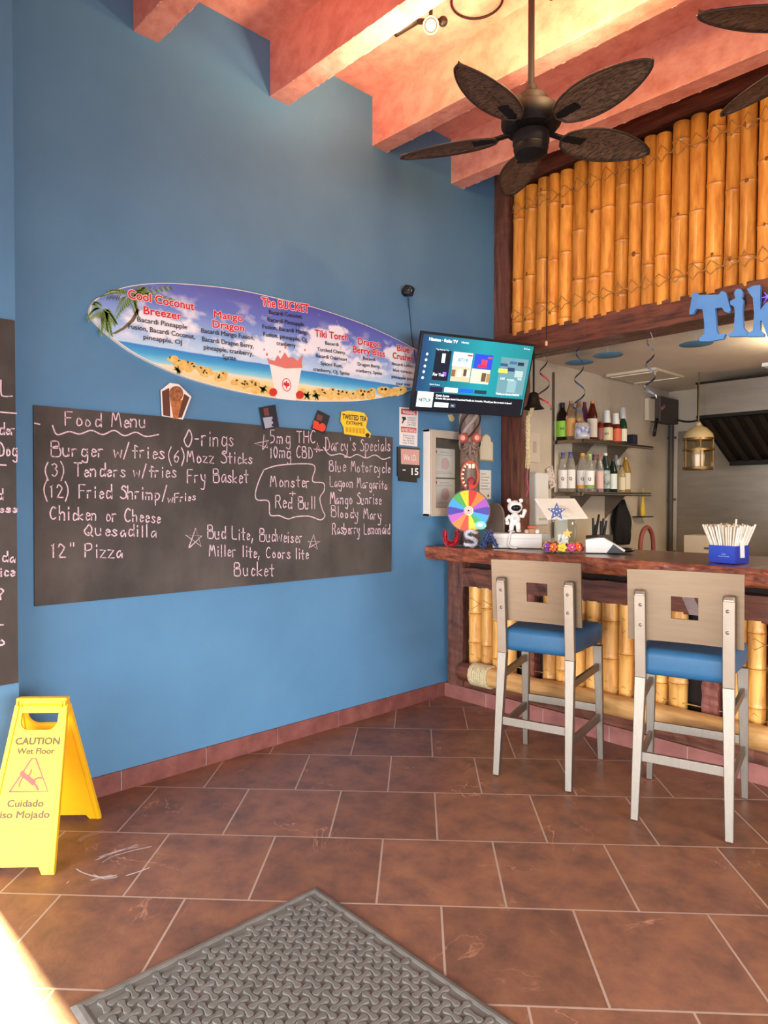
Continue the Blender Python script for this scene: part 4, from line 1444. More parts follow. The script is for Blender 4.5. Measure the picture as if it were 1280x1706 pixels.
# ================================================================== TELEVISION on a wall arm
tvc = V((0.338, -0.05, 2.382)); az = 1.1345; tl = 0.305
tr = FH * math.cos(az) + RT * math.sin(az)
tn = FH * math.cos(az + PI / 2) + RT * math.sin(az + PI / 2)
tu = UP * math.cos(tl) + tn * math.sin(tl)
TM = facing(tvc, tr, tu)
tv = root('television', 'flat television showing a streaming home screen, on a wall arm', 'television', (0.0, -0.05, 2.1))
TW, TH = 0.95, 0.545
MB(TM).use(M_BLACK).box((0, 0, -0.018), (TW, TH, 0.034), bev=0.005).box((0, -0.02, -0.05), (TW * 0.62, TH * 0.6, 0.04), bev=0.012).build('body', None, tv)
# screen
def screen_mat(name, a, b_, st=0.9):
    m = bpy.data.materials.new(name); m.use_nodes = True
    nt = m.node_tree; b = nt.nodes['Principled BSDF']
    tc = nt.nodes.new('ShaderNodeTexCoord'); mp = nt.nodes.new('ShaderNodeMapping')
    gr = nt.nodes.new('ShaderNodeTexGradient'); rp = nt.nodes.new('ShaderNodeValToRGB')
    uv = nt.nodes.new('ShaderNodeUVMap')
    nt.links.new(uv.outputs[0], mp.inputs[0]); nt.links.new(mp.outputs[0], gr.inputs[0]); nt.links.new(gr.outputs[0], rp.inputs[0])
    rp.color_ramp.elements[0].color = lin(a); rp.color_ramp.elements[0].position = 0.02
    rp.color_ramp.elements[1].color = lin(b_); rp.color_ramp.elements[1].position = 0.55
    x = rp.color_ramp.elements.new(1.0); x.color = lin('#0c8a92')
    b.inputs['Base Color'].default_value = (0.01, 0.01, 0.01, 1); b.inputs['Roughness'].default_value = 0.25
    nt.links.new(rp.outputs[0], b.inputs['Emission Color']); b.inputs['Emission Strength'].default_value = st
    return m


def em(c, s=0.9):
    return flat(c, 0.3, s)


sw, sh = TW - 0.03, TH - 0.035
mb = MB(TM).use(screen_mat('screen_teal', '#1a4a78', '#10a4b0', 1.25)).raw([(-sw / 2, -sh / 2, 0.0002), (sw / 2, -sh / 2, 0.0002), (sw / 2, sh / 2, 0.0002), (-sw / 2, sh / 2, 0.0002)], [(0, 1, 2, 3)])
scr = mb.build('screen', None, tv)
uvl = scr.data.uv_layers.new(name='UVMap')
for lp, q in zip(scr.data.loops, ((0, 0), (1, 0), (1, 1), (0, 1))):
    uvl.data[lp.index].uv = q
# interface read in the enlarged crop: map crop corners (60,65)(1240,235)(1115,970)(5,880) to the screen
def uvp(x, y):
    """inverse bilinear of the photographed screen corners -> screen-plane metres"""
    A, B, C_, D = V((60, 65)), V((1240, 230)), V((1110, 960)), V((8, 872))
    u, v = 0.5, 0.5
    for _ in range(12):
        P = A * (1 - u) * (1 - v) + B * u * (1 - v) + C_ * u * v + D * (1 - u) * v
        du = (B - A) * (1 - v) + (C_ - D) * v
        dv = (D - A) * (1 - u) + (C_ - B) * u
        e = V((x, y)) - P
        det = du.x * dv.y - du.y * dv.x
        u += (e.x * dv.y - e.y * dv.x) / det
        v += (du.x * e.y - du.y * e.x) / det
    return ((u - 0.5) * TW, (0.5 - v) * TH)


def rect(mb, x0, y0, x1, y1, z):
    a = uvp(x0, y0); b = uvp(x1, y1)
    mb.raw([(a[0], b[1], z), (b[0], b[1], z), (b[0], a[1], z), (a[0], a[1], z)], [(0, 1, 2, 3)])


def srect(mb, cx, cy, w_, h_, z):
    c = uvp(cx, cy)
    k = TW / 1190
    mb.raw([(c[0] - w_ * k / 2, c[1] - h_ * k / 2, z), (c[0] + w_ * k / 2, c[1] - h_ * k / 2, z), (c[0] + w_ * k / 2, c[1] + h_ * k / 2, z), (c[0] - w_ * k / 2, c[1] + h_ * k / 2, z)], [(0, 1, 2, 3)])


mb = MB(TM).use(em('#10141f', 0.7))
srect(mb, 560, 815, 1160, 165, 0.0005)
mb.build('notice_bar', None, scr)
tiles = MB(TM)
for c, q in (('#141828', (268, 412, 158, 262)), ('#b9dbe6', (470, 358, 200, 125)), ('#2a43c0', (682, 385, 192, 128)), ('#c3b393', (458, 505, 196, 130)), ('#dedab0', (655, 532, 196, 128)),
             ('#5d8890', (990, 540, 300, 330)), ('#27173a', (228, 655, 130, 45)), ('#d6e8da', (372, 664, 138, 42)), ('#1c5cf0', (520, 675, 150, 36)), ('#1b3448', (665, 690, 130, 32)), ('#cfe3d6', (128, 755, 160, 135)), ('#cfe6dc', (286, 815, 145, 42)), ('#3a4658', (396, 825, 56, 36))):
    tiles.use(em(c)); srect(tiles, *q, 0.0009)
# little generic pictures inside the tiles
for c, q in (('#d63b5a', (690, 405, 60, 70)), ('#c2274e', (672, 430, 90, 30)), ('#e7e2d8', (282, 340, 34, 80)), ('#7d5a46', (385, 490, 40, 60)), ('#efe7d6', (445, 490, 40, 64)), ('#4a4038', (500, 490, 30, 60)), ('#f2ead8', (535, 505, 30, 60)),
             ('#5d4a3c', (690, 540, 50, 80)), ('#a07a5a', (735, 550, 36, 80)), ('#e6d84a', (890, 480, 100, 34)), ('#243b58', (975, 470, 80, 34)), ('#3d5c90', (1000, 405, 80, 26)), ('#1d2b40', (1080, 420, 70, 30)), ('#2f4a78', (900, 420, 80, 26)), ('#9db6b8', (1060, 520, 90, 60)), ('#7aa0a8', (985, 640, 100, 110)), ('#d9433e', (545, 320, 50, 14)), ('#d9433e', (752, 350, 46, 14)), ('#8c5cf0', (298, 500, 36, 36))):
    tiles.use(em(c)); srect(tiles, *q, 0.0013)
tiles.build('picture_tiles', None, scr)
mb = MB(TM).use(em('#e8f0f0', 1.0))
k = TW / 1190


def stx(t, x, y, cap, wd, bold=0.0):
    a = uvp(x, y)
    mb.text(t, a[0], a[1], cap * k, 0.0017, None, bold=bold, width=wd * k)


stx('Hisense · Roku TV', 128, 158, 26, 285, 0.03); stx('Home', 448, 195, 20, 76); stx('Top Picks for You', 206, 255, 14, 126); stx('8:12 am', 1108, 275, 16, 66)
stx('For You', 186, 512, 26, 110, 0.02); stx('Quick Access', 162, 606, 14, 102); stx('Quick Access', 228, 724, 18, 136, 0.02)
stx("It looks like you haven't launched Netflix in 2 months. Would you like to move it down?", 226, 752, 17, 815, 0.01)
stx('Watch your favorite NASCAR', 822, 716, 17, 262, 0.02); stx('LIVE', 862, 565, 20, 50); stx('THE TRUCKS', 932, 578, 16, 84); stx('WIN', 1046, 578, 20, 44); stx('No', 382, 832, 14, 26)
for y in (295, 352, 415, 472, 532):
    c = uvp(122 - (y - 295) * 0.12, y)
    mb.lathe([(0.0095, 0), (0.0, 0.0003)], (c[0], c[1], 0.0015), (0, 0, 1), 10)
mb.build('screen_lettering', None, scr)
mb = MB(TM).use(em('#2a3c44', 0.4))
stx('WFTV.99', 418, 378, 34, 108); stx('NETFLIX', 68, 772, 30, 120, 0.02); stx('Yes, move it', 232, 826, 18, 108)
mb.build('dark_lettering', None, scr)
ap = TM @ V((0, 0, -0.07))
mb = MB().use(M_BLACK).box((0.012, 0.02, 2.36), (0.022, 0.10, 0.26), bev=0.004)
mb.bar((0.02, 0.02, 2.38), (0.12, 0.10, 2.38), 0.05, 0.05).bar((0.12, 0.10, 2.38), ap, 0.05, 0.04)
mb.build('wall_arm', None, tv)

# ================================================================== THINGS ON THE COUNTER
CT = ctop + 0.003
# carved tiki totem
TX, TY = at_y(783, 800, 0.09).x, 0.09
tk = root('tiki_totem', 'tall carved tiki totem with an open red mouth, standing on the bar end', 'tiki statue', (TX, TY, CT))
fd = (V((CAM.x, CAM.y, 0)) - V((TX, TY, 0))).normalized()
fr_ = V((-fd.y, fd.x, 0))          # right as seen


def tp(right, z, out):
    p = V((TX, TY, 0)) + fr_ * right + fd * out
    return (p.x, p.y, z)


def tz(py):
    return at_y(783, py, TY).z


M_TIKI = mat('carved_tiki_wood', '#8b7060', rough=0.55, col2='#4e3c30', scale=9, stretch=(3, 3, 1), bump=0.4)
zt = 2.20
mb = MB().use(M_TIKI)
prof = [(0.068, 0)]
for i in range(1, 40):
    z = (zt - CT) * i / 40
    prof.append((0.070 + 0.004 * math.sin(z * 22) + (0.006 if tz(745) < z + CT < tz(728) else 0), z))
prof += [(0.068, zt - CT - 0.02), (0.05, zt - CT)]
mb.lathe(prof, (TX, TY, CT), n=24)
mb.build('trunk', None, tk)
# spiral head wrap
mb = MB().use(mat('tiki_headwrap', '#9a8d86', rough=0.6, var=0.25))
for ph in range(3):
    pts = []
    for i in range(30):
        a = i / 29 * 3.4 + ph * 2.1
        z = tz(752) + 0.02 + (zt - tz(752) - 0.05) * i / 29
        pts.append((TX + 0.068 * math.cos(a - 0.9), TY + 0.068 * math.sin(a - 0.9), z))
    mb.tube(pts, 0.017, 8)
mb.build('head_wrap', None, tk)
mb = MB().use(mat('tiki_carved_line', '#2b2220', rough=0.7))
for ph in range(3):
    pts = []
    for i in range(30):
        a = i / 29 * 3.4 + ph * 2.1 + 1.05
        z = tz(752) + 0.02 + (zt - tz(752) - 0.05) * i / 29
        pts.append((TX + 0.076 * math.cos(a - 0.9), TY + 0.076 * math.sin(a - 0.9), z))
    mb.tube(pts, 0.006, 6)
mb.build('carved_grooves', None, tk)
for sx in (-1, 1):
    c = tp(sx * 0.043, tz(731), 0.058)
    ey = MB().use(flat('#a0483e', 0.5)).lathe([(0.0, 0), (0.036, 0), (0.040, 0.01), (0.034, 0.022), (0.020, 0.018), (0.0, 0.018)], c, fd + fr_ * sx * 0.5, 20).build('eye', None, tk)
    MB().use(flat('#d0a08a', 0.5)).lathe([(0.021, 0.017), (0.018, 0.024), (0.006, 0.026), (0.005, 0.022)], c, fd + fr_ * sx * 0.5, 18).build('eyeball', None, ey)
    mb = MB().use(M_TIKI)
    mb.tube([tp(sx * 0.062, tz(746), 0.045), tp(sx * 0.045, tz(750), 0.066), tp(sx * 0.02, tz(746), 0.08), tp(sx * 0.008, tz(738), 0.082)], 0.011, 8)
    mb.build('cheek', None, tk)
mb = MB().use(M_TIKI)
for sx in (-1, 1):
    c = tp(sx * 0.020, tz(757), 0.072)
    mb.lathe([(0.012, 0.0), (0.020, 0.0), (0.022, 0.010), (0.016, 0.016), (0.010, 0.012), (0.008, 0.0)], c, fd, 16, sq=(1, 1.4))
mb.tube([tp(0, tz(742), 0.078), tp(0, tz(752), 0.086), tp(0, tz(763), 0.078)], 0.016, 8, r1=0.010)
mb.build('nose', None, tk)
MM = facing(tp(0, tz(793), 0.046), fr_, UP)
MH = (tz(770) - tz(817)) / 2
mo = MB().use(flat('#b4553c', 0.5))
o_ = [(0.064 * math.cos(t * PI / 16), MH * math.sin(t * PI / 16)) for t in range(32)]
n_ = 32
vs = []
for z, k_ in ((0.0, 1.12), (0.034, 1.1), (0.042, 0.98), (0.036, 0.84), (0.018, 0.8)):
    vs += [(a * k_, b * k_, z - 0.02 * (a / 0.064) ** 2) for a, b in o_]
mo.raw(vs, [(j * n_ + i, j * n_ + (i + 1) % n_, (j + 1) * n_ + (i + 1) % n_, (j + 1) * n_ + i) for j in range(4) for i in range(n_)], True, MM)
mo.raw(vs[-n_:], [list(range(n_))], False, MM)
mo = mo.build('mouth', None, tk)
mb = MB(MM).use(flat('#e8d6bb', 0.45))
for i in range(9):
    t = PI * (0.62 + 0.9 * i / 8)
    mb.box((0.053 * math.cos(t), MH * 0.86 * math.sin(t), 0.030), (0.020, 0.014, 0.012), rot=(0, 0, t), bev=0.003)
for i in (-1, 1):
    mb.box((i * 0.013 + 0.012, MH * 0.66, 0.032), (0.022, 0.034, 0.012), bev=0.004)
mb.build('teeth', None, mo)
MB(MM).use(flat('#8c2b28', 0.5)).ball((0.008, -MH * 0.45, 0.014), 0.034, 12, 8, (0.9, 1.2, 0.5)).build('tongue', None, mo)

# prize wheel
WY = -0.075
wc = at_y(781, 851, WY)
wr = 0.152
wd_ = (CAM - wc); wd_.z = 0; wd_.normalize()
wrt = V((-wd_.y, wd_.x, 0))
WUP = (UP - wd_ * 0.10).normalized()
WH = facing(wc, wrt, WUP)
pw = root('prize_wheel', 'rainbow coloured prize wheel on the bar in front of the totem', 'prize wheel', (wc.x, wc.y, CT))
MB(WH).use(flat('#5c4c44', 0.5)).lathe([(wr + 0.004, -0.012), (wr + 0.004, 0.0), (0.0, 0.0)], (0, 0, 0), (0, 0, 1), 48).build('disc', None, pw)
cols = ['#e32a22', '#f07c28', '#a052b4', '#4a3c9c', '#3c86d8', '#35a6dc', '#48a048', '#f0c828', '#e04a2c', '#f08a34', '#b060b8', '#4c3a98', '#3f9be0', '#4aa24c', '#f2c41e', ]
cols = ['#e32a22', '#f07c28', '#a052b4', '#4a3c9c', '#3ba0e2', '#46a556', '#f0cf2c', '#e8482c', '#f08434', '#b45cb6', '#44389a', '#3f9be0', '#4aa24c', '#f4c81e']
for i in range(14):
    a0 = PI / 2 - 2 * PI * i / 14; a1 = a0 - 2 * PI / 14
    p = [(0.03 * math.cos(a1), 0.03 * math.sin(a1)), (0.03 * math.cos(a0), 0.03 * math.sin(a0))]
    p += [((wr - 0.004) * math.cos(a0 + (a1 - a0) * j / 6), (wr - 0.004) * math.sin(a0 + (a1 - a0) * j / 6)) for j in range(7)]
    MB(WH).use(flat(cols[i], 0.35)).prism(p, 0.0002, 0.0022).build('wedge', None, pw)
mb = MB(WH).use(flat('#f0e6dc', 0.4)).lathe([(0.034, 0), (0.034, 0.006), (0.0, 0.006)], (0, 0, 0), (0, 0, 1), 24)
hb = mb.build('hub', None, pw)
MB(WH).use(flat('#b4603c', 0.5)).ribbon([((0.004 + 0.027 * t / 40) * math.cos(t * 0.42), (0.004 + 0.027 * t / 40) * math.sin(t * 0.42)) for t in range(41)], 0.004, 0.0068).build('spiral', None, hb)
MB(WH).use(M_DARKM).lathe([(0.006, 0.006), (0.006, 0.012), (0, 0.013)], (0, 0, 0), (0, 0, 1), 10).build('axle', None, hb)
for i in range(14):
    a = PI / 2 - 2 * PI * i / 14
    MB(WH).use(M_WHITE).lathe([(0.0028, 0), (0.0028, 0.012), (0, 0.013)], ((wr - 0.008) * math.cos(a), (wr - 0.008) * math.sin(a), 0.001), (0, 0, 1), 8).build('peg', None, pw)
mb = MB(WH).use(flat('#7fd0c4', 0.4)).prism([(0.085 + 0.042 * math.cos(t * PI / 10) * (1 + 0.15 * math.sin(3 * t)), -0.105 + 0.030 * math.sin(t * PI / 10)) for t in range(20)], 0.0024, 0.003)
mb.use(flat('#e8f0e8', 0.4)).prism([(0.082 + 0.02 * math.cos(t * PI / 8), -0.103 + 0.013 * math.sin(t * PI / 8)) for t in range(16)], 0.003, 0.0035)
mb.build('sticker', None, pw)
mb = MB().use(M_BLACK)
b0 = WH @ V((0, 0, -0.02))
mb.cyl(WH @ V((0, 0, -0.012)), WH @ V((0, 0, -0.045)), 0.016)
pb = WH @ V((0, 0, -0.04))
mb.bar(pb + V((0, 0, 0.19)), (pb.x, pb.y, CT + 0.004), 0.028, 0.012, tuple(wd_))
ft = V((pb.x, pb.y, CT + 0.006)); 
mb.bar(ft - wrt * 0.1, ft + wrt * 0.1, 0.02, 0.010).bar(ft - wd_ * 0.035, ft + wd_ * 0.05, 0.02, 0.010)
mb.build('stand', None, pw)
MB(WH).use(flat('#e8251e', 0.4)).prism([(0.002, wr + 0.045), (0.006, wr + 0.002), (0.058, wr + 0.028)], -0.004, 0.004).build('pointer', None, pw)
MB().use(flat('#e8251e', 0.4)).bar(WH @ V((0.02, wr + 0.025, -0.004)), pb + V((0, 0, 0.188)), 0.01, 0.006).build('pointer_arm', None, pw)


# tinsel letters
def tinsel(name, label, pl, M, r, m1, m2, k=1500, sp=0.017):
    """fuzzy garland letter: core tube with many short glitter strips"""
    t = root(name, label, 'tinsel letter', M @ V((0, 0, 0)), 0, 'tinsel letters spelling a word on the bar')
    core = MB(M).use(m1)
    sp_ = MB(M).use(m1)
    for line in pl:
        line = [(a * 1.22, 0.018 + (b - 0.014) * 1.22) for a, b in line]
        core.tube([(a, b, 0.0) for a, b in line], r * 0.62, 8)
        L = len(line)
        for i in range(int(k / len(pl))):
            u = random.uniform(0, L - 1.001); j = int(u); f = u - j
            p = V((line[j][0] * (1 - f) + line[j + 1][0] * f, line[j][1] * (1 - f) + line[j + 1][1] * f, 0))
            d = V((random.gauss(0, 1), random.gauss(0, 1), random.gauss(0, 1))).normalized()
            s_ = d.orthogonal().normalized() * 0.0019
            sp_.use(m2 if random.random() < 0.35 else m1)
            sp_.raw([p + d * r * 0.5 - s_, p + d * r * 0.5 + s_, p + d * (r * 0.8 + sp * random.uniform(0.3, 1)) + s_ * 0.5, p + d * (r * 0.8 + sp * random.uniform(0.3, 1)) - s_ * 0.5], [(0, 1, 2, 3)])
    core.build('core', None, t)
    sp_.build('tinsel', None, t)
    return t


def let_frame(px, py, y, yaw=0.0):
    p = at_y(px, py, y)
    d = (CAM - p); d.z = 0; d.normalize()
    d = Matrix.Rotation(yaw, 3, 'Z') @ d
    return facing((p.x, p.y, CT), V((-d.y, d.x, 0)), UP)


foil = lambda n, c: mat(n, c, rough=0.35, metal=0.45)
u_ = smooth_line([(-0.034, 0.092), (-0.036, 0.05), (-0.022, 0.020), (0.0, 0.016), (0.024, 0.022), (0.034, 0.05), (0.034, 0.092)], 4)
tinsel('tinsel_letter', 'fluffy red tinsel letter U at the left end of the bar', [u_], let_frame(752, 909, -0.165, 0.1), 0.014, foil('red_tinsel', '#c01824'), foil('bright_red_tinsel', '#f2727a'))
s_ = smooth_line([(0.034, 0.085), (0.006, 0.098), (-0.024, 0.088), (-0.022, 0.066), (0.006, 0.056), (0.032, 0.042), (0.026, 0.020), (0.0, 0.014), (-0.034, 0.022)], 4)
tinsel('tinsel_letter', 'white tinsel letter S between the red U and the blue A', [s_], let_frame(784, 909, -0.165), 0.014, mat('white_tinsel', '#d9d4dc', rough=0.5), mat('grey_tinsel', '#a8a8b2', rough=0.4, metal=0.5), 1300, 0.009)
a_l = [[(-0.040, 0.014), (-0.022, 0.052), (-0.002, 0.098), (0.020, 0.052), (0.040, 0.014)], [(-0.024, 0.044), (0.024, 0.044)]]
tinsel('tinsel_letter', 'dark blue and silver tinsel letter A in front of the white box', [smooth_line(q, 4) for q in a_l], let_frame(816, 909, -0.165, -0.1), 0.014, foil('navy_tinsel', '#24356e'), foil('silver_tinsel', '#aab4cc'))

# long white plastic box with the astronaut figure on it
bx = at_y(862, 905, 0.02)
BF = let_frame(862, 906, 0.06)
bt = root('printer_box', 'low white plastic box on the bar under the astronaut figure', 'box', BF @ V((0, 0, 0)))
bw, bh = 0.34, 0.105
MB(BF).use(M_WHITE).box((0, bh / 2, -0.05), (bw, bh - 0.002, 0.16), bev=0.008).build('body', None, bt)
MB(BF).use(flat('#b8b2a8', 0.5)).box((0.0, bh * 0.66, 0.0302), (bw - 0.012, 0.003, 0.002)).build('lid_seam', None, bt)
mb = MB(BF).use(M_WHITE)
mb.tube(smooth_line([(-0.02, bh + 0.01, 0.0), (-0.045, bh + 0.006, 0.034), (-0.055, bh * 0.6, 0.043), (-0.06, 0.03, 0.042), (-0.04, 0.008, 0.05), (0.0, 0.006, 0.055)], 6), 0.007, 8)
mb.build('cable', None, bt)
AM = let_frame(858, 885, 0.06)
az0 = at_y(858, 884.5, 0.09).z
AM = AM @ Matrix.Translation((0, CT * 0 + 0, -0.03))
ab = 0.109
MW = mat('astronaut_white', '#e9e4dc', rough=0.35, var=0.03)
af = root('astronaut_figure', 'small white toy astronaut figure with ears and dark visor on the white box', 'figurine', AM @ V((0, ab, 0)))
mb = MB(AM @ Matrix.Translation((0, ab, 0)) @ Matrix.Scale(1.12, 4)).use(MW)
mb.ball((0, 0.083, 0), 0.036, 16, 12, (0.95, 1.15, 0.8))
for sx in (-1, 1):
    mb.tube([(sx * 0.018, 0.062, 0), (sx * 0.021, 0.035, 0.002), (sx * 0.022, 0.012, 0.004)], 0.017, 10, r1=0.014)
    mb.ball((sx * 0.024, 0.010, 0.012), 0.018, 12, 8, (0.95, 0.55, 1.3))
mb.tube([(-0.030, 0.105, 0), (-0.052, 0.085, 0.004), (-0.046, 0.062, 0.018)], 0.012, 8)
mb.tube([(0.030, 0.105, 0), (0.050, 0.100, 0.004), (0.060, 0.128, 0.006)], 0.012, 8)
mb.ball((-0.046, 0.06, 0.02), 0.014, 10, 8).ball((0.061, 0.135, 0.006), 0.014, 10, 8)
mb.build('body', None, af)
mb = MB(AM @ Matrix.Translation((0, ab, 0)) @ Matrix.Scale(1.12, 4)).use(MW)
mb.ball((0, 0.160, 0), 0.045, 20, 14, (1.05, 0.95, 0.95))
for sx in (-1, 1):
    mb.ball((sx * 0.037, 0.200, -0.004), 0.014, 12, 8, (1, 1, 0.6))
hd = mb.build('head', None, af)
mb = MB(AM @ Matrix.Translation((0, ab, 0)) @ Matrix.Scale(1.12, 4)).use(mat('dark_visor', '#2c2a30', rough=0.12, metal=0.6))
mb.ball((0.004, 0.156, 0.018), 0.032, 18, 12, (1.1, 0.8, 0.95))
mb.build('visor', None, hd)
mb = MB(AM @ Matrix.Translation((0, ab, 0)) @ Matrix.Scale(1.12, 4)).use(M_BLACK).ball((0.022, 0.196, 0.030), 0.006, 10, 6)
mb.build('lens', None, hd)
mb = MB(AM @ Matrix.Translation((0, ab, 0)) @ Matrix.Scale(1.12, 4)).use(flat('#bdb6ae', 0.4)).lathe([(0.012, 0), (0.012, 0.005), (0.008, 0.006)], (0.0, 0.09, 0.026), (0, 0, 1), 14)
mb.build('chest_dial', None, af)

# clutter on the white box
def small_box(name, label, M, c, size, m, rot=None):
    t = tag(MB(M).use(m).box(c, size, rot=rot, bev=0.002).build(name), label, 'box')
    return t


small_box('wooden_block', 'small wooden block on the white box beside the astronaut', BF, (0.100, bh + 0.0155, -0.03), (0.05, 0.03, 0.04), flat('#b58a62', 0.6), (0, 0.3, 0))
small_box('ticket_pack', 'little orange and grey ticket pack on the wooden block', BF, (0.103, bh + 0.042, -0.03), (0.055, 0.018, 0.035), flat('#c8684a', 0.6), (0, 0.5, 0))
for k_, (x, c) in enumerate(((0.066, '#c9a98e'), (0.138, '#e6dfd6'))):
    tag(MB(BF).use(flat(c, 0.5)).lathe([(0.012, 0), (0.016, 0.008), (0.016, 0.02), (0.010, 0.026)], (x, bh + 0.0005, 0.0), (0, 1, 0), 12).build('trinket'), ('tan' if k_ == 0 else 'off-white') + ' round trinket at the front of the white box', 'trinket')

# tablet till seen from behind
PF = let_frame(938, 905, 0.36)
ti = root('tablet_till', 'white tablet till seen from behind, tilted on its stand', 'cash register', PF @ V((0, 0, 0)))
lc = at_y(936, 848.1, 0.33)
taz, ttl = 1.01, -0.733
rgt2 = FH * math.cos(taz) + RT * math.sin(taz)
nrm = FH * math.cos(taz + PI / 2) + RT * math.sin(taz + PI / 2)
TMx = facing(lc, rgt2, UP * math.cos(ttl) + nrm * math.sin(ttl))
MB(TMx).use(M_WHITE).box((0, 0, 0), (0.40, 0.195, 0.016), bev=0.007, seg=3).build('screen_back', None, ti)
MB(TMx).use(flat('#cfc8bf', 0.4)).lathe([(0.05, 0.007), (0.05, 0.014), (0.045, 0.016), (0, 0.016)], (0.0, -0.03, 0.002), (0, 0, 1), 20).build('hinge_disc', None, ti)
mb = MB().use(M_WHITE)
mb.bar(lc + V((0, 0, -0.03)), (lc.x, lc.y, CT + 0.02), 0.09, 0.03, tuple(nrm))
mb.box((lc.x, lc.y, CT + 0.012), (0.20, 0.14, 0.022), rot=(0, 0, math.atan2(rgt2.y, rgt2.x)), bev=0.006)
mb.build('stand', None, ti)
CBX = let_frame(897, 907, 0.30)
tag(MB(CBX).use(M_WHITE).box((0.02, 0.05, 0.0), (0.10, 0.098, 0.08), bev=0.004).build('receipt_printer'), 'cream receipt printer between the white box and glass jar', 'printer')

# glass jar with star pick and flower garland
JM = let_frame(938, 916, 0.0)
jb = JM @ V((0, 0, 0))
jar = root('glass_jar', 'clear glass tip jar with garland and a gold star on the bar', 'jar', jb)
mb = MB().use(pane_glass('jar_glass', (0.93, 0.95, 0.93, 1)))
mb.lathe([(0.0, 0.0), (0.080, 0.0), (0.086, 0.008), (0.086, 0.175), (0.074, 0.195), (0.078, 0.20), (0.078, 0.212), (0.074, 0.212), (0.070, 0.195), (0.082, 0.172), (0.082, 0.010), (0.0, 0.008)], jb, n=28, cap=False)
gl = mb.build('jar_glass', None, jar)
MB().use(M_PAPER).box((jb.x, jb.y, jb.z + 0.075), (0.03, 0.05, 0.11), rot=(0.1, 0.2, 0.8)).build('folded_notes', None, jar)
def star(r0, r1):
    return [((r0 if i % 2 == 0 else r1) * math.sin(i * PI / 5), (r0 if i % 2 == 0 else r1) * math.cos(i * PI / 5)) for i in range(10)]


MB(JM).use(flat('#d9a23c', 0.4)).prism([(a + 0.028, b + 0.125) for a, b in star(0.034, 0.014)], 0.087, 0.090).build('gold_star', None, jar)
sp = MB(JM @ Matrix.Translation((-0.040, 0.262, 0.0))).use(flat('#26356e', 0.4)).prism(star(0.062, 0.028), -0.004, 0.004)
st = root('star_pick', 'navy star with white dots on a stick in the glass jar', 'decoration', JM @ V((-0.03, 0.012, 0)))
sp.build('star', None, st)
mb = MB(JM @ Matrix.Translation((-0.040, 0.262, 0.0))).use(M_WHITE)
for a, b in ((0, 0.03), (-0.02, 0.008), (0.02, 0.008), (0, 0.0), (-0.014, -0.022), (0.014, -0.022), (-0.038, 0.014), (0.038, 0.014)):
    mb.lathe([(0.0045, 0), (0.0, 0.0006)], (a, b, 0.0042), (0, 0, 1), 8)
mb.build('dots', None, st)
MB(JM).use(flat('#c7a070', 0.6)).tube([(-0.034, 0.012, 0.0), (-0.040, 0.225, 0.0)], 0.0025, 6).build('stick', None, st)
gd = root('flower_garland', 'colourful fabric flower garland lying round the glass jar', 'garland', jb)
MB().use(M_TWINE).tube([(jb.x + 0.098 * math.cos(t * PI / 12), jb.y + 0.098 * math.sin(t * PI / 12), jb.z + 0.012) for t in range(24)], 0.002, 5, closed=True).build('string', None, gd)
wcs = ['#e8622c', '#c63a7c', '#ecc43a', '#f0d44a', '#b04aa0', '#e8843a', '#d8443c', '#e9b43a', '#8a4ab0', '#e06a3a', '#efcf48', '#c84a86']
for i in range(12):
    a = 2 * PI * i / 12
    c = V((jb.x + 0.112 * math.cos(a), jb.y + 0.112 * math.sin(a), jb.z + 0.035))
    ax = V((math.cos(a), math.sin(a), 0.35)).normalized()
    q = ax.orthogonal().normalized(); p_ = ax.cross(q)
    mb = MB().use(flat(wcs[i], 0.7))
    for j in range(5):
        t = 2 * PI * j / 5
        mb.ball(c + (q * math.cos(t) + p_ * math.sin(t)) * 0.018, 0.0155, 8, 6, (1, 1, 0.8))
    mb.use(flat('#f0e070', 0.7)).ball(c + ax * 0.010, 0.006, 8, 6)
    mb.build('flower', None, gd)

# card reader
RM = let_frame(1011, 915, 0.10)
cr = root('card_reader', 'white wedge shaped card reader on the bar right of the glass jar', 'card reader', RM @ V((0, 0, 0)))
p = [(-0.125, 0.004), (-0.128, 0.085), (-0.045, 0.098), (-0.02, 0.098), (0.112, 0.022), (0.105, 0.012), (0.04, 0.06), (0.0, 0.004)]
MB(RM).use(M_WHITE).prism(p, -0.09, 0.03).build('body', None, cr)
MB(RM).use(M_BLACK).prism([(0.0, 0.004), (0.04, 0.058), (0.104, 0.014), (0.09, 0.004)], -0.08, 0.02).build('base', None, cr)
MB(RM).use(M_BLACK).box((-0.034, 0.0995, -0.03), (0.03, 0.003, 0.09)).build('card_slot', None, cr)
tag(MB(let_frame(1042, 917, 0.22)).use(M_BLACK).ball((0, 0.018, 0), 0.06, 14, 8, (1.0, 0.28, 0.7)).build('black_cloth'), 'crumpled black cloth behind the card reader', 'cloth')

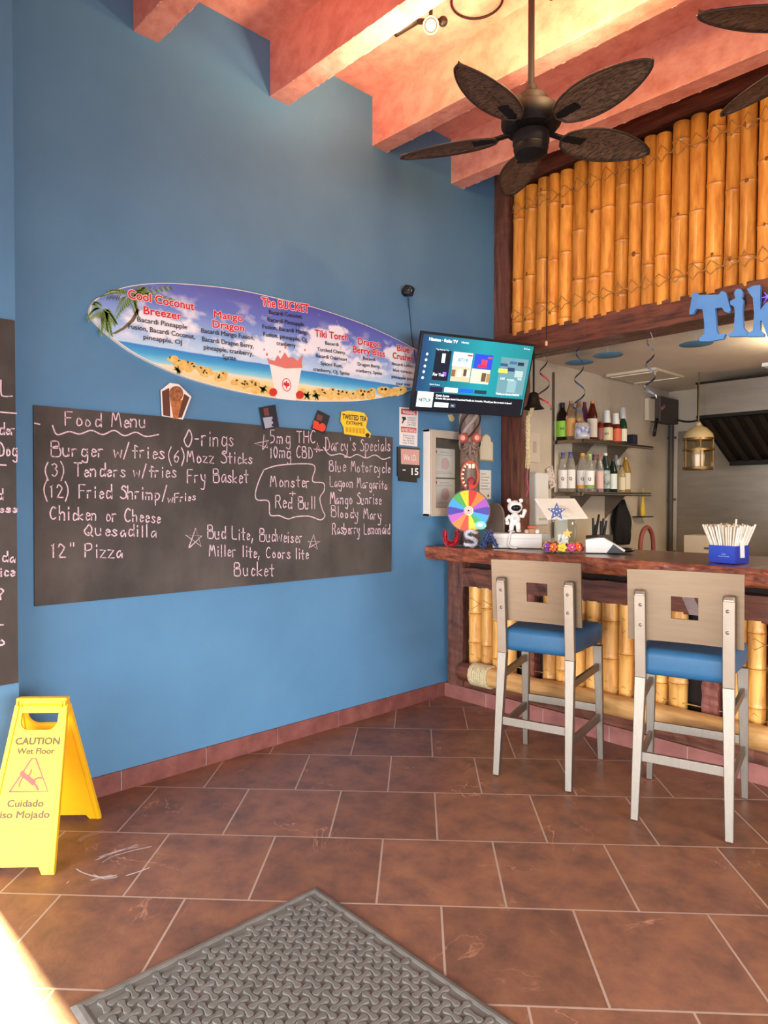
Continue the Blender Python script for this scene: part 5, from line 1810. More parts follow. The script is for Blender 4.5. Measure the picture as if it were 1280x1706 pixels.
# box of paper straws
sp0 = at_z(1203, 938, CT)
SB = facing((sp0.x, sp0.y, CT), V((math.cos(math.radians(-9)), math.sin(math.radians(-9)), 0)), UP)
sbx = root('straw_box', 'open blue cardboard box full of wrapped straws on the bar', 'box', SB @ V((0, 0, 0)))
MBL = mat('blue_carton', '#2b46b4', rough=0.4, var=0.08)
hw, dp, hh = 0.145, 0.135, 0.094
mb = MB(SB).use(MBL)
mb.box((0, hh / 2, 0), (hw, hh, 0.003)).box((0, hh / 2, -dp), (hw, hh, 0.003)).box((-hw * .5, hh / 2, -dp / 2), (0.003, hh, dp)).box((0, 0.002, -dp / 2), (hw, 0.004, dp))
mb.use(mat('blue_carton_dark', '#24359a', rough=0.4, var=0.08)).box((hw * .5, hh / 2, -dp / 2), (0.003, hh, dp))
mb.build('carton', None, sbx)
mb = MB(SB).use(flat('#c9d2ee', 0.5))
mb.text('PAPER', 0.01, 0.045, 0.006, 0.0018, align='C').text('WRAPPED STRAWS', 0.01, 0.034, 0.005, 0.0018, align='C')
mb.build('carton_lettering', None, sbx)
MB(SB).use(M_PAPER).prism([(-dp / 2 - .02, 0.03), (-dp / 2 + .02, 0.03), (-dp / 2 + .028, 0.15), (-dp / 2 - .012, 0.15)], hw * .5 + 0.0018, hw * .5 + 0.004, Matrix(((0, 0, 1, 0), (0, 1, 0, 0), (1, 0, 0, 0), (0, 0, 0, 1)))).build('loose_wrapper', None, sbx)
stm = [mat('straw_wrapper', '#e6dccb', rough=0.75, var=0.12, scale=30), mat('straw_wrapper_warm', '#d8c6ac', rough=0.75, var=0.12, scale=30)]
for i in range(12):
    for j in range(9):
        bx_ = -hw * 0.43 + hw * 0.86 * i / 11; bz = -dp * 0.93 + dp * 0.86 * j / 8
        tx = bx_ + (i / 11 - 0.5) * 0.075 + random.uniform(-.005, .005); tzz = bz + (j / 8 - 0.5) * 0.06 + random.uniform(-.005, .005)
        bx_ *= 0.62; bz = -dp / 2 + (bz + dp / 2) * 0.62
        h = 0.200 + random.uniform(-.007, .009) + (0.03 if (i, j) == (9, 6) else 0)
        t = tag(MB(SB).use(random.choice(stm)).tube([(bx_, 0.005, bz), (tx, h, tzz)], 0.0056, 6).build('paper_straw'), 'paper wrapped straw standing in the blue box', 'straw', 'straws in the blue box')

# ================================================================== OPENING: LETTERS, BELL, STREAMERS
LY = 0.565
LM = frontM(LY)


def zt_(x, y):
    return f2(1120 + x / 5.02, 440 + y / 5.02, LY)


MLET = mat('blue_foam_letter', '#4a86c8', rough=0.55, col2='#5f98d4', scale=5, lo=0.3, hi=0.75)
for ch, where, polys in (('T', 'large blue cut-out letter T on the header board', [[(205, 240), (245, 265), (405, 262), (430, 232), (465, 245), (505, 390), (488, 415), (455, 405), (430, 370), (375, 375), (385, 560), (400, 590), (460, 590), (445, 630), (330, 652), (245, 650), (240, 630), (265, 605), (285, 590), (285, 500), (270, 385), (215, 380), (190, 425), (160, 428), (160, 400), (180, 290), (180, 260)]]),
                         ('i', 'blue cut-out letter i between the letters T and k', [[(500, 315), (530, 300), (545, 292), (537, 270), (534, 245), (548, 222), (572, 212), (596, 222), (608, 245), (604, 270), (595, 290), (612, 310), (602, 400), (610, 540), (650, 580), (640, 610), (490, 612), (482, 595), (530, 560), (540, 420), (535, 365), (500, 345)]]),
                         ('k', 'blue cut-out letter k at the right edge of the photo', [[(640, 215), (690, 190), (752, 182), (752, 390), (800, 330), (870, 320), (880, 350), (825, 420), (875, 560), (900, 590), (890, 612), (810, 612), (765, 480), (750, 480), (750, 560), (785, 590), (780, 612), (640, 612), (640, 590), (690, 560), (700, 420), (690, 290), (655, 245)]])):
    for p in polys:
        o = MB().use(MLET).prism([zt_(*q) for q in p], 0.0, 0.028, LM).build('cutout_letter')
        tag(o, where, 'letter', 'cut-out letters on the header')
# purple glow star beside the k
c = at_y(1279, 494, LY - 0.04)
stl = root('star_light', 'small glowing purple star light by the letter k', 'light', (c.x, c.y, c.z - 0.05))
mb = MB().use(flat('#5a48ff', 0.4, 2.5))
for i in range(6):
    a = i * PI / 3
    mb.tube([(c.x, c.y, c.z), (c.x + 0.035 * math.cos(a), c.y, c.z + 0.035 * math.sin(a))], 0.004, 6, r1=0.001)
mb.build('star_bulb', None, stl)
MB().use(M_BLACK).bar((c.x, c.y, c.z), (c.x, 0.575, c.z), 0.008, 0.008).build('holder', None, stl)

# brass bell and its braided rope
bp = at_y(893, 660, 0.60)
bl = root('brass_bell', 'dark hanging bell with a pale braided rope, beside the post', 'bell', (bp.x, bp.y, at_y(880, 770, 0.6).z))
bz0 = at_y(893, 681, 0.60).z
bx_, by_ = bp.x - 0.02, 0.60
MB().use(M_DARKM).lathe([(0.0, 0.13), (0.02, 0.13), (0.035, 0.118), (0.045, 0.07), (0.055, 0.03), (0.082, 0.0), (0.076, 0.0), (0.045, 0.03), (0.03, 0.10), (0.0, 0.115)], (bx_, by_, bz0), n=24, cap=False).build('bell_body', None, bl)
MB().use(M_DARKM).cyl((bx_, by_, bz0 + 0.125), (bx_, by_, 2.66), 0.008, n=8).build('hanger', None, bl)
mb = MB().use(M_ROPE)
zb0 = at_y(880, 755, 0.6).z
rx = at_y(880, 720, 0.6).x
for ph in range(3):
    pts = []
    for i in range(50):
        t = i / 49; a = t * 26 + ph * 2.094
        pts.append((bx_ + (rx - bx_) * min(1, t * 4) + 0.010 * math.cos(a), by_ + 0.010 * math.sin(a), bz0 + 0.03 + (zb0 - bz0 - 0.03) * t))
    mb.tube(pts, 0.0095, 7)
mb.build('braided_rope', None, bl)
mb = MB().use(M_ROPE)
for i in range(26):
    a = random.uniform(0, 6.28); q = random.uniform(0.002, 0.012)
    mb.tube([(rx + q * math.cos(a), by_ + q * math.sin(a), zb0 + 0.01), (rx + q * 1.5 * math.cos(a), by_ + q * 1.5 * math.sin(a), zb0 - 0.05), (rx + q * 1.8 * math.cos(a), by_ + q * 1.8 * math.sin(a), zb0 - random.uniform(.09, .13))], 0.003, 5)
mb.build('tassel', None, bl)
tag(MB().use(flat('#b0406a', 0.6)).tube([(rx, by_, zb0 - 0.12), (rx - 0.01, by_, zb0 - 0.2), (rx + 0.005, by_, zb0 - 0.28), (rx - 0.012, by_, zb0 - 0.34)], 0.005, 6).build('pink_cord'), 'thin pink cord dangling below the bell rope tassel', 'cord')

# curling foil streamers under the header
def streamer(px, py0, py1, y, rad, turns, c1, c2, label, ph=0.0):
    turns *= 0.62; rad *= 1.05
    p0 = at_y(px, py0, y); p1 = at_y(px, py1, y)
    t = root('swirl_streamer', label, 'streamer', (p1.x, y, p1.z), 0, 'swirl streamers in the opening')
    n = int(turns * 22)
    for q, cc in enumerate((c1, c2)):
        vs = []; fs = []
        for i in range(n + 1):
            u = i / n; a = ph + u * turns * 2 * PI
            r = rad * (0.5 + 0.6 * u)
            z = p0.z + (p1.z - p0.z) * u
            off = 0.0012 * q
            wv = 0.008
            vs += [(p0.x + (r + off) * math.cos(a), y + (r + off) * math.sin(a), z + wv), (p0.x + (r + off) * math.cos(a), y + (r + off) * math.sin(a), z - wv)]
        fs = [(2 * i, 2 * i + 1, 2 * i + 3, 2 * i + 2) for i in range(n)]
        MB().use(cc).raw(vs, fs, True).build('outer_side' if q else 'inner_side', None, t)
    MB().use(M_WHITE).tube([(p0.x, y, p0.z), (p0.x, y, p0.z + 0.03)] if p0.z > 2.6 else [(p0.x + rad * .5, y, p0.z), (p0.x, y, 2.646)], 0.0015, 5).build('string', None, t)


mr = foil('red_foil', '#c03a48'); mn = foil('navy_foil', '#262636'); msil = foil('silver_foil', '#7a7884'); mbl = foil('blue_foil', '#36425e')
streamer(907, 598, 682, 0.80, 0.05, 3.4, mn, mr, 'red and dark swirl streamer right of the television', 0.4)
streamer(966, 576, 690, 0.66, 0.042, 4.2, mn, mbl, 'dark blue swirl streamer over the upper bottle shelf', 2.0)
streamer(1084, 566, 664, 0.66, 0.038, 4.2, mn, msil, 'dark silver swirl streamer above the electrical box', 3.0)
# blue paper discs under the kitchen ceiling
for px, py, lab in ((965, 604, 'blue paper disc under the kitchen ceiling, nearest the bell'), (1013, 592, 'blue paper disc under the kitchen ceiling, middle one'), (1160, 573, 'blue paper disc under the kitchen ceiling behind the letter T')):
    p = at_z(px, py, 2.655)
    d = root('paper_disc', lab, 'decoration', (p.x, p.y, 2.65), 0, 'blue paper discs')
    MB().use(flat('#4b84a8', 0.5)).lathe([(0.0, 0), (0.115, 0), (0.118, 0.002), (0.115, 0.004), (0.0, 0.004)], (p.x, p.y, 2.652), n=32).build('disc', None, d)
    MB().use(M_WHITE).cyl((p.x, p.y, 2.655), (p.x, p.y, 2.73), 0.0012, n=5).build('string', None, d)
g = [at_z(*p, 2.72) for p in ((992, 641), (1100, 640), (1078, 627), (1035, 629))]
vt = root('ceiling_vent', 'flat pale vent panel in the kitchen ceiling', 'vent', (0.12, 2.6, 2.70))
MB().use(flat('#cdbfa8', 0.6)).box((0.32, 2.6, 2.716), (0.5, 0.62, 0.026), bev=0.004).build('panel', None, vt)
mb = MB().use(flat('#efe6d2', 0.6))
for i in range(2):
    mb.box((0.32, 2.36 + i * 0.48, 2.700), (0.46, 0.022, 0.006))
mb.build('edge_strip', None, vt)

# ================================================================== KITCHEN WALL, SHELVES AND BOTTLES
def shelf(z, y0, y1, label):
    s = root('bottle_shelf', label, 'shelf', (0, (y0 + y1) / 2, z - 0.04), 0, 'steel bottle shelves')
    MB().use(M_SHELF).box((0.152, (y0 + y1) / 2, z - 0.003), (0.30, y1 - y0, 0.006)).build('tray', None, s)
    mb = MB().use(M_SHELF)
    mb.cyl((0.300, y0, z - 0.016), (0.300, y1, z - 0.016), 0.018, n=12).box((0.15, y0 + 0.004, z - 0.018), (0.29, 0.008, 0.03))
    mb.build('rolled_edge', None, s)
    for y in (y0 + 0.30, y1 - 0.35):
        MB().use(M_SHELF).prism([(0.004, z - 0.008), (0.24, z - 0.008), (0.004, z - 0.26)], -0.004, 0.004, Matrix(((1, 0, 0, 0), (0, 0, 1, y), (0, 1, 0, 0), (0, 0, 0, 1)))).build('bracket', None, s)
    return s


ZU, ZL = 2.035, 1.565
shelf(ZU, 1.50, 2.80, 'upper steel shelf of bottles on the cream kitchen wall')
shelf(ZL, 1.47, 2.76, 'lower steel shelf of bottles on the cream kitchen wall')


def glass(c, tr=0.85, rough=0.08):
    return mat('gl_%s_%g' % (c, tr), c, rough=rough, trans=tr, ior=1.35)


def bottle(label, px, z, topy, body, cap, lab, kind='tall', r=0.040, x=0.17, q=None, base=None, group='bottles on the upper shelf', lab2=None, ymin=1.575):
    y = max(at_x(px, 730, x).y, ymin)
    x = at_y(px, 730, y).x
    r *= 1.2
    H = at_x(px, topy, x).z - z - 0.002
    b = root('bottle', label, 'bottle', (x, y, z + 0.001), 0, group)
    c = (x, y, z + 0.001)
    if kind == 'tall':
        sh = 0.60 * H
        pr = [(0, 0), (r * 0.93, 0), (r, 0.006), (r, sh), (r * 0.92, sh + 0.02 * H / .3), (r * 0.45, sh + 0.09 * H / .3), (r * 0.36, sh + 0.11 * H / .3), (r * 0.34, H * 0.96), (0, H * 0.96)]
    elif kind == 'beer':
        sh = 0.55 * H
        pr = [(0, 0), (r * 0.93, 0), (r, 0.006), (r, sh), (r * 0.85, sh + 0.05), (r * 0.42, sh + 0.09), (r * 0.36, H * 0.97), (0, H * 0.97)]
    else:
        sh = 0.72 * H
        pr = [(0, 0), (r * 0.95, 0), (r, 0.006), (r, sh), (r * 0.85, sh + 0.03), (r * 0.32, sh + 0.045), (r * 0.32, H * 0.95), (0, H * 0.95)]
    MB().use(body).lathe(pr, c, n=18).build('body', None, b)
    MB().use(cap).lathe([(r * 0.40, H * 0.84 if kind != 'flask' else H * 0.88), (r * 0.40, H), (0, H)], c, n=14, cap=False).build('cap', None, b)
    # wrap label facing the room
    a0 = math.atan2(CAM.y - y, CAM.x - x)
    lz0, lz1 = 0.07 * H + 0.010, sh * 0.93
    vs = []; fs = []
    m = 12
    for i in range(m + 1):
        a = a0 + (i / m - 0.5) * 2.3
        for zz in (lz0, lz1):
            vs.append((x + (r + 0.0012) * math.cos(a), y + (r + 0.0012) * math.sin(a), c[2] + zz))
    lb = MB().use(lab).raw(vs, [(2 * i, 2 * i + 2, 2 * i + 3, 2 * i + 1) for i in range(m)], True).build('label', None, b)
    fd_ = V((math.cos(a0), math.sin(a0), 0)); rt_ = V((-fd_.y, fd_.x, 0))
    FM = facing(V(c) + fd_ * (r + 0.0035), rt_, UP)
    if q:
        mb = MB(FM).use(lab2 or M_INK)
        mb.text(q, 0, (lz0 + lz1) / 2 - 0.008, 0.026 if len(q) == 1 else 0.018, 0, bold=0.02, align='C')
        mb.build('label_lettering', None, lb)
    if base:
        vs = [v for v in vs]
        vs2 = []
        for i in range(m + 1):
            a = a0 + (i / m - 0.5) * 2.3
            for zz in (lz0, lz0 + 0.03):
                vs2.append((x + (r + 0.002) * math.cos(a), y + (r + 0.002) * math.sin(a), c[2] + zz))
        MB().use(base).raw(vs2, [(2 * i, 2 * i + 2, 2 * i + 3, 2 * i + 1) for i in range(m)], True).build('label_band', None, lb)
    return b


def cup_on(label, px, z, h, x=0.17, c='#ddd8d2', r=0.036, tr=0.0):
    p = V((0, max(at_x(px, 730, x).y, 1.575), 0)); p.x = at_y(px, 730, p.y).x
    m = flat(c, 0.4) if not tr else glass(c, tr)
    t = MB().use(m).lathe([(r, 0), (r + 0.0015, 0.004), (r * 0.78, h), (0, h), (0, h - 0.003), (r * 0.75, h - 0.003), (r - 0.003, 0.0)], (p.x, p.y, z), n=20, cap=False).build('plastic_cup')
    return tag(t, label, 'cup', 'cups upside down on the bottles')


GU = 'bottles on the upper shelf'
bottle('dark bottle with bright lime green label, first on the upper shelf', 937, ZU, 671, glass('#2a1510', 0.3), flat('#1d1c1e', 0.5), flat('#8fc93a', 0.5), 'beer', 0.047, q='ICE')
bottle('pale clear bottle beside the lime green labelled bottle', 951, ZU, 668, glass('#c9a98a'), flat('#a87466', 0.5), flat('#c48a4a', 0.5), 'tall', 0.036)
bottle('clear bottle with orange patterned label behind the round bottle', 964, ZU, 668, glass('#d8c4a0'), flat('#9a5a48', 0.5), mat('patterned_label', '#e0a050', rough=0.5, col2='#3a2a20', scale=60), 'tall', 0.038, x=0.12)
bottle('bottle with purple red wrapped neck behind the round bottle', 974, ZU, 670, flat('#6a3050', 0.35), flat('#5a2a58', 0.4), flat('#b04a58', 0.5), 'tall', 0.034, x=0.09)
bottle('short round blue and white bottle at the front of the upper shelf', 970, ZU, 702, glass('#dcd6cc', 0.6), flat('#3a4a8a', 0.4), mat('blue_white_label', '#d8d4d0', rough=0.5, col2='#2c3a88', scale=24), 'flask', 0.056, x=0.235)
bottle('brown liquor bottle with copper cap, middle of the upper shelf', 987, ZU, 668, glass('#5a2414', 0.4), foil('copper_foil', '#c4824e'), flat('#cfc0ae', 0.5), 'tall', 0.040, x=0.19)
bottle('little red bottle at the foot of the copper capped bottle', 1000, ZU, 702, glass('#8c2a24', 0.5), flat('#7a2a26', 0.4), flat('#8c4a42', 0.5), 'flask', 0.026, x=0.22)
bottle('brown flask with cream and black label under a white cup', 1011, ZU, 700, glass('#5a2818', 0.35), M_BLACK, flat('#d8c89c', 0.5), 'flask', 0.050, q='XO')
bottle('brown flask with orange label under a white cup', 1026, ZU, 702, glass('#6a2818', 0.35), M_BLACK, flat('#d8603a', 0.5), 'flask', 0.046)
bottle('slim green bottle with white label at the right of the upper shelf', 1038, ZU, 690, glass('#1c4428', 0.4), flat('#3a4a34', 0.4), flat('#dcd2bc', 0.5), 'beer', 0.034, x=0.2)
zc = at_x(1011, 704, 0.17).z
cup_on('white plastic cup upside down on the cream labelled flask', 1011, ZU + (at_x(1011, 700, 0.17).z - ZU) + 0.001 - 0.03, 0.12)
cup_on('white plastic cup upside down on the orange labelled flask', 1026, ZU + (at_x(1026, 702, 0.17).z - ZU) + 0.001 - 0.03, 0.105)
cup_on('clear plastic cup upside down on the slim green bottle', 1038, at_x(1038, 698, 0.2).z, 0.11, x=0.2, c='#e4e2de', tr=0.6)
kb = at_x(1050, 733, 0.12)
tag(MB().use(flat('#2c2a38', 0.5)).box((0.12, kb.y, ZU + 0.062), (0.12, 0.09, 0.12), bev=0.004).build('dark_box'), 'dark box at the far end of the upper bottle shelf', 'box')
MQ = glass('#e6e2da', 0.85)
MLW = flat('#e6ddd2', 0.5)
GL = 'bottles on the lower shelf'
bottle('blue capped clear Q bottle, first on the lower shelf', 938, ZL, 754, MQ, flat('#2c2f80', 0.4), MLW, 'tall', 0.034, q='Q', group=GL, x=0.15)
bottle('blue capped clear Q bottle, second on the lower shelf', 951, ZL, 753, MQ, flat('#33308a', 0.4), MLW, 'tall', 0.040, q='Q', group=GL, x=0.2, ymin=1.665)
bottle('orange yellow capped Q bottle with orange band', 971, ZL, 755, MQ, flat('#e09a28', 0.4), MLW, 'tall', 0.046, q='Q', base=flat('#eaa23c', 0.5), group=GL, x=0.13)
bottle('lime capped Q bottle with green band', 983, ZL, 756, MQ, flat('#a8c038', 0.4), MLW, 'tall', 0.037, q='Q', base=flat('#7f9a4a', 0.5), group=GL, x=0.225)
bottle('purple capped Q bottle with pink band', 991, ZL, 757, MQ, flat('#7a2c5a', 0.4), MLW, 'tall', 0.040, q='Q', base=flat('#c06a6a', 0.5), group=GL, x=0.13)
bottle('red capped clear bottle behind the purple capped one', 999, ZL, 757, MQ, flat('#a83a34', 0.4), flat('#cfa99a', 0.5), 'tall', 0.034, group=GL, x=0.23)
bottle('white capped bottle with dark and white label on the lower shelf', 1009, ZL, 755, glass('#38463f', 0.4), flat('#dcd8d4', 0.4), mat('landscape_label', '#cfd2c8', rough=0.5, col2='#344a44', scale=18), 'tall', 0.040, group=GL, x=0.19)
bottle('dark green bottle with tall white strip label', 1022, ZL, 765, glass('#1c2c26', 0.3), flat('#20302c', 0.4), flat('#c9d2c6', 0.5), 'tall', 0.034, group=GL, x=0.235)
bottle('clear bottle with pale green label under a clear cup', 1029, ZL, 772, glass('#d4dccb', 0.7), flat('#9aa69a', 0.4), flat('#a9b884', 0.5), 'tall', 0.034, group=GL, x=0.10)
bottle('pale gold bottle with cream label on the lower shelf', 1036, ZL, 775, glass('#d8c496', 0.6), flat('#3a3a52', 0.4), flat('#d8c9a4', 0.5), 'tall', 0.034, group=GL, x=0.19)
bottle('gold necked tall bottle, last on the lower shelf', 1043, ZL, 762, glass('#c9a050', 0.6), foil('gold_foil', '#b8863a'), flat('#d8cbb2', 0.5), 'tall', 0.042, group=GL, x=0.13)
cup_on('clear plastic cup upside down on a lower shelf bottle', 1029, at_x(1029, 777, 0.10).z, 0.11, x=0.10, c='#dcdcd8', tr=0.6)
pt_ = at_x(923, 805, 0.26)
o = MB().use(mat('printed_tag', '#d8ccc0', rough=0.6, col2='#8a6a62', scale=40, lo=0.4, hi=0.5)).box((0.02, 1.42, 1.70), (0.004, 0.10, 0.19), rot=(0.35, 0, 0)).build('hanging_tag')
tag(o, 'tilted printed tag on the wall left of the lower bottle shelf', 'tag')
# dark jackets and tools hanging under the lower shelf
jc = at_x(1038, 850, 0.10)
jk = root('black_apron', 'black apron bunched up on a hook under the lower shelf', 'apron', (0.1, jc.y, 1.0))
mb = MB().use(mat('black_cloth_folds', '#1b1918', rough=0.9, var=0.4, scale=12))
M_ = 22; N_ = 10
vs = []; fs = []
for i in range(N_ + 1):
    t = i / N_
    for k_ in range(M_):
        a = 2 * PI * k_ / M_
        rr_ = (0.05 + 0.07 * math.sin(t * PI * 0.85)) * (1 + 0.22 * math.sin(a * 5 + t * 4) + 0.1 * math.sin(a * 3 - t * 6))
        vs.append((0.075 + rr_ * 0.55 * math.cos(a), jc.y + 0.05 * t + rr_ * 1.1 * math.sin(a), 1.50 - t * 0.46))
for i in range(N_):
    for k_ in range(M_):
        fs.append((i * M_ + k_, (i + 1) * M_ + k_, (i + 1) * M_ + (k_ + 1) % M_, i * M_ + (k_ + 1) % M_))
fs += [list(range(M_)), list(range(N_ * M_, (N_ + 1) * M_))[::-1]]
mb.raw(vs, fs, True)
mb.build('cloth', None, jk)
MB().use(M_SHELF).cyl((0.004, jc.y, 1.505), (0.09, jc.y, 1.505), 0.006, n=8).build('hook', None, jk)
yc = at_x(1076, 870, 0.10)
o = MB().use(M_DARKM).box((0.07, yc.y, at_x(1076, 861, .1).z), (0.13, 0.22, 0.012), bev=0.003).build('wall_ledge')
tag(o, 'tiny dark wall ledge under the hanging yellow glove', 'ledge')
yz = at_x(1076, 861, .1).z
yg = MB().use(flat('#d8b83a', 0.6)).lathe([(0.0, 0), (0.03, 0.0), (0.042, 0.05), (0.030, 0.12), (0.014, 0.22), (0.008, 0.30), (0.0, 0.30)], (0.07, yc.y, yz + 0.008), n=12, sq=(0.6, 1)).build('yellow_glove')
tag(yg, 'yellow rubber glove standing on the tiny wall ledge', 'glove')
tc_ = at_x(1000, 880, 0.15)
# utensils in a holder on the side counter
kc = root('side_counter', 'low cream work counter along the kitchen left wall', 'counter', (0.25, 2.6, 0), 0)
MB().use(M_SS).box((0.27, 2.18, 0.885), (0.5, 1.86, 0.03)).build('worktop', None, kc)
MB().use(M_CREAM).box((0.26, 2.18, 0.435), (0.46, 1.82, 0.86)).build('cabinet', None, kc)
uy = at_x(999, 885, 0.30).y
ut = root('utensil_holder', 'dark holder of kitchen knives behind the tablet till', 'utensil holder', (0.3, uy, 0.9))
MB().use(flat('#4a4844', 0.5)).box((0.30, uy, 0.901 + 0.14), (0.13, 0.26, 0.27), bev=0.008).build('holder', None, ut)
for i in range(6):
    q = tag(MB().use(M_BLACK).tube([(0.30 + random.uniform(-.03, .03), uy - 0.1 + i * 0.04, 1.172), (0.30 + random.uniform(-.01, .01), uy - 0.11 + i * 0.045, 1.172 + random.uniform(0.1, 0.2))], 0.013, 8, r1=0.010).build('knife_handle'), 'black knife handle in the dark holder', 'knife', 'knives in the holder')
# red hose arch
hy = at_x(1078, 920, 0.3)
pts = [(0.30, hy.y + 0.14 * math.cos(a), 1.02 + 0.20 * math.sin(a)) for a in [PI * i / 18 for i in range(19)]]
pts = [(0.30, hy.y + 0.145, 0.905)] + pts + [(0.30, hy.y - 0.145, 0.905)]
tag(MB().use(flat('#8c4640', 0.5)).tube(pts, 0.022, 10).build('red_hose'), 'red rubber hose arching over the side counter', 'hose')
# paper towel dispenser and switch plate on the near cream wall
dy = at_x(895, 830, 0.06)
dz0, dz1 = at_x(895, 876, 0.06).z, at_x(895, 787, 0.06).z
d_ = root('towel_dispenser', 'tall white paper towel dispenser on the cream wall behind the post', 'dispenser', (0.06, dy.y, dz0))
dw = at_x(906, 830, .08).y - at_x(884, 830, .08).y
MB().use(M_WHITE).box((0.062, dy.y, (dz0 + dz1) / 2), (0.12, dw, dz1 - dz0), bev=0.025, seg=4).build('body', None, d_)
MB().use(flat('#b9b0a4', 0.5)).box((0.1235, dy.y, dz0 + 0.06), (0.004, dw * 0.6, 0.02)).build('slot', None, d_)
sw_ = at_x(890, 745, 0.006)
d_ = root('wall_plate', 'cream cover plate on the kitchen wall above the towel dispenser', 'wall plate', (0.0, sw_.y, sw_.z - 0.15))
MB().use(flat('#cfc1ac', 0.5)).box((0.007, sw_.y, sw_.z), (0.012, 0.17, 0.27), bev=0.005).build('plate', None, d_)
MB().use(flat('#b5a894', 0.5)).box((0.014, sw_.y, sw_.z), (0.004, 0.05, 0.10), bev=0.001).build('inset', None, d_)
# rounded grey board leaning behind the wheel
gy = 0.36
gp = [f2(812, 905, gy), f2(841, 905, gy)]
c0, c1 = gp[0][0], gp[1][0]; zt2 = f2(824, 838, gy)[1]
mid = (c0 + c1) / 2; hwid = (c1 - c0) / 2
pp = [(c0, CT), (c1, CT)] + [(mid + hwid * math.cos(t * PI / 12), zt2 - 0.10 + 0.10 * math.sin(t * PI / 12)) for t in range(13)]
tag(MB().use(mat('grey_board', '#8a7d74', rough=0.6, var=0.15, scale=8)).prism(pp, 0.0, 0.02, frontM(gy)).build('rounded_board'), 'grey board with a rounded top behind the prize wheel', 'board')

# conduit pipe, electrical box, paper sign
pip = root('conduit_pipe', 'dark vertical pipe in the far corner of the kitchen', 'pipe', (0.05, 3.79, 0.0))
MB().use(flat('#4a423a', 0.5)).cyl((0.05, 3.80, 0.0), (0.05, 3.80, at_x(1108, 704, 0.1).z - 0.002), 0.028, n=12).build('pipe', None, pip)
for z in (0.9, 1.5, 2.2):
    MB().use(flat('#5e544a', 0.5)).box((0.05, 3.815, z), (0.09, 0.04, 0.025)).build('clamp', None, pip)
eb = root('electrical_box', 'dark electrical junction box above the vertical pipe', 'electrical box', (0.03, 3.55, 2.35))
ez0, ez1 = at_x(1108, 704, 0.1).z, at_x(1108, 662, 0.1).z
ey0, ey1 = at_x(1098, 690, 0.1).y, at_x(1122, 690, 0.1).y
MB().use(flat('#4c4038', 0.5)).box((0.06, (ey0 + 3.83) / 2, (ez0 + ez1) / 2), (0.118, 3.83 - ey0, ez1 - ez0), bev=0.008).build('body', None, eb)
mb = MB().use(M_BLACK).tube(smooth_line([(0.08, ey0 - 0.0, ez0 + 0.03), (0.09, ey0 - 0.06, ez0 - 0.08), (0.07, ey0 - 0.05, ez0 - 0.16)], 6), 0.018, 8)
mb.tube(smooth_line([(0.11, 3.8, ez0 + 0.05), (0.3, 3.81, ez0 + 0.02), (0.65, 3.80, ez0 + 0.13)], 6), 0.010, 8)
mb.build('cable', None, eb)
MB().use(flat('#b06a70', 0.5)).box((0.125, ey0 + 0.05, (ez0 + ez1) / 2 + 0.02), (0.012, 0.08, 0.035), rot=(0.5, 0, 0)).build('red_lever', None, eb)
p0 = at_x(1080, 683, 0.012)
tag(MB().use(flat('#d8c8b0', 0.6)).box((0.03, p0.y, p0.z), (0.05, 0.15, 0.24), bev=0.006).build('thermostat'), 'cream wall control box left of the electrical box', 'control box')

# extractor hood
hd = root('extractor_hood', 'large stainless steel extractor hood over the kitchen back wall', 'range hood', (2.2, 3.4, 1.9))
hx0, hx1 = 0.662, 3.9
prof = [(3.0, 2.64), (3.0, 2.315), (3.83, 1.90), (3.83, 2.64)]
HM = Matrix(((0, 0, 1, 0), (1, 0, 0, 0), (0, 1, 0, 0), (0, 0, 0, 1)))
MB().use(M_SS).box(((hx0 + hx1) / 2, 3.01, 2.478), (hx1 - hx0, 0.02, 0.325), bev=0.003).box(((hx0 + hx1) / 2, 3.42, 2.635), (hx1 - hx0, 0.82, 0.012)).build('front_panel', None, hd)
MB().use(M_SSD).box(((hx0 + hx1) / 2, 2.995, 2.645), (hx1 - hx0 + 0.02, 0.02, 0.02)).box(((hx0 + hx1) / 2, 3.0, 2.312), (hx1 - hx0, 0.03, 0.03)).build('edge_trim', None, hd)
for x in (hx0 + 0.01, hx1 - 0.01):
    MB().use(M_SSD).prism(prof, x - 0.008, x + 0.008, HM).build('side_panel', None, hd)
d = V((0, 0.83, -0.415))
fil = MB().use(M_SSD)
n_f = 26
fil.bar((2.28, 3.02, 2.30), (2.28, 3.82, 1.905), hx1 - hx0 - 0.04, 0.015)
fil.use(mat('filter_baffle', '#443b34', rough=0.45, metal=0.8))
for i in range(n_f):
    x = hx0 + 0.08 + (hx1 - hx0 - 0.16) * i / (n_f - 1)
    fil.bar((x, 3.03, 2.283), (x, 3.80, 1.898), 0.05, 0.02)
fil.build('baffle_filters', None, hd)
MB().use(M_SSD).box(((hx0 + hx1) / 2 + 0.02, 3.80, 1.885), (hx1 - hx0 - 0.02, 0.06, 0.05)).build('grease_trough', None, hd)
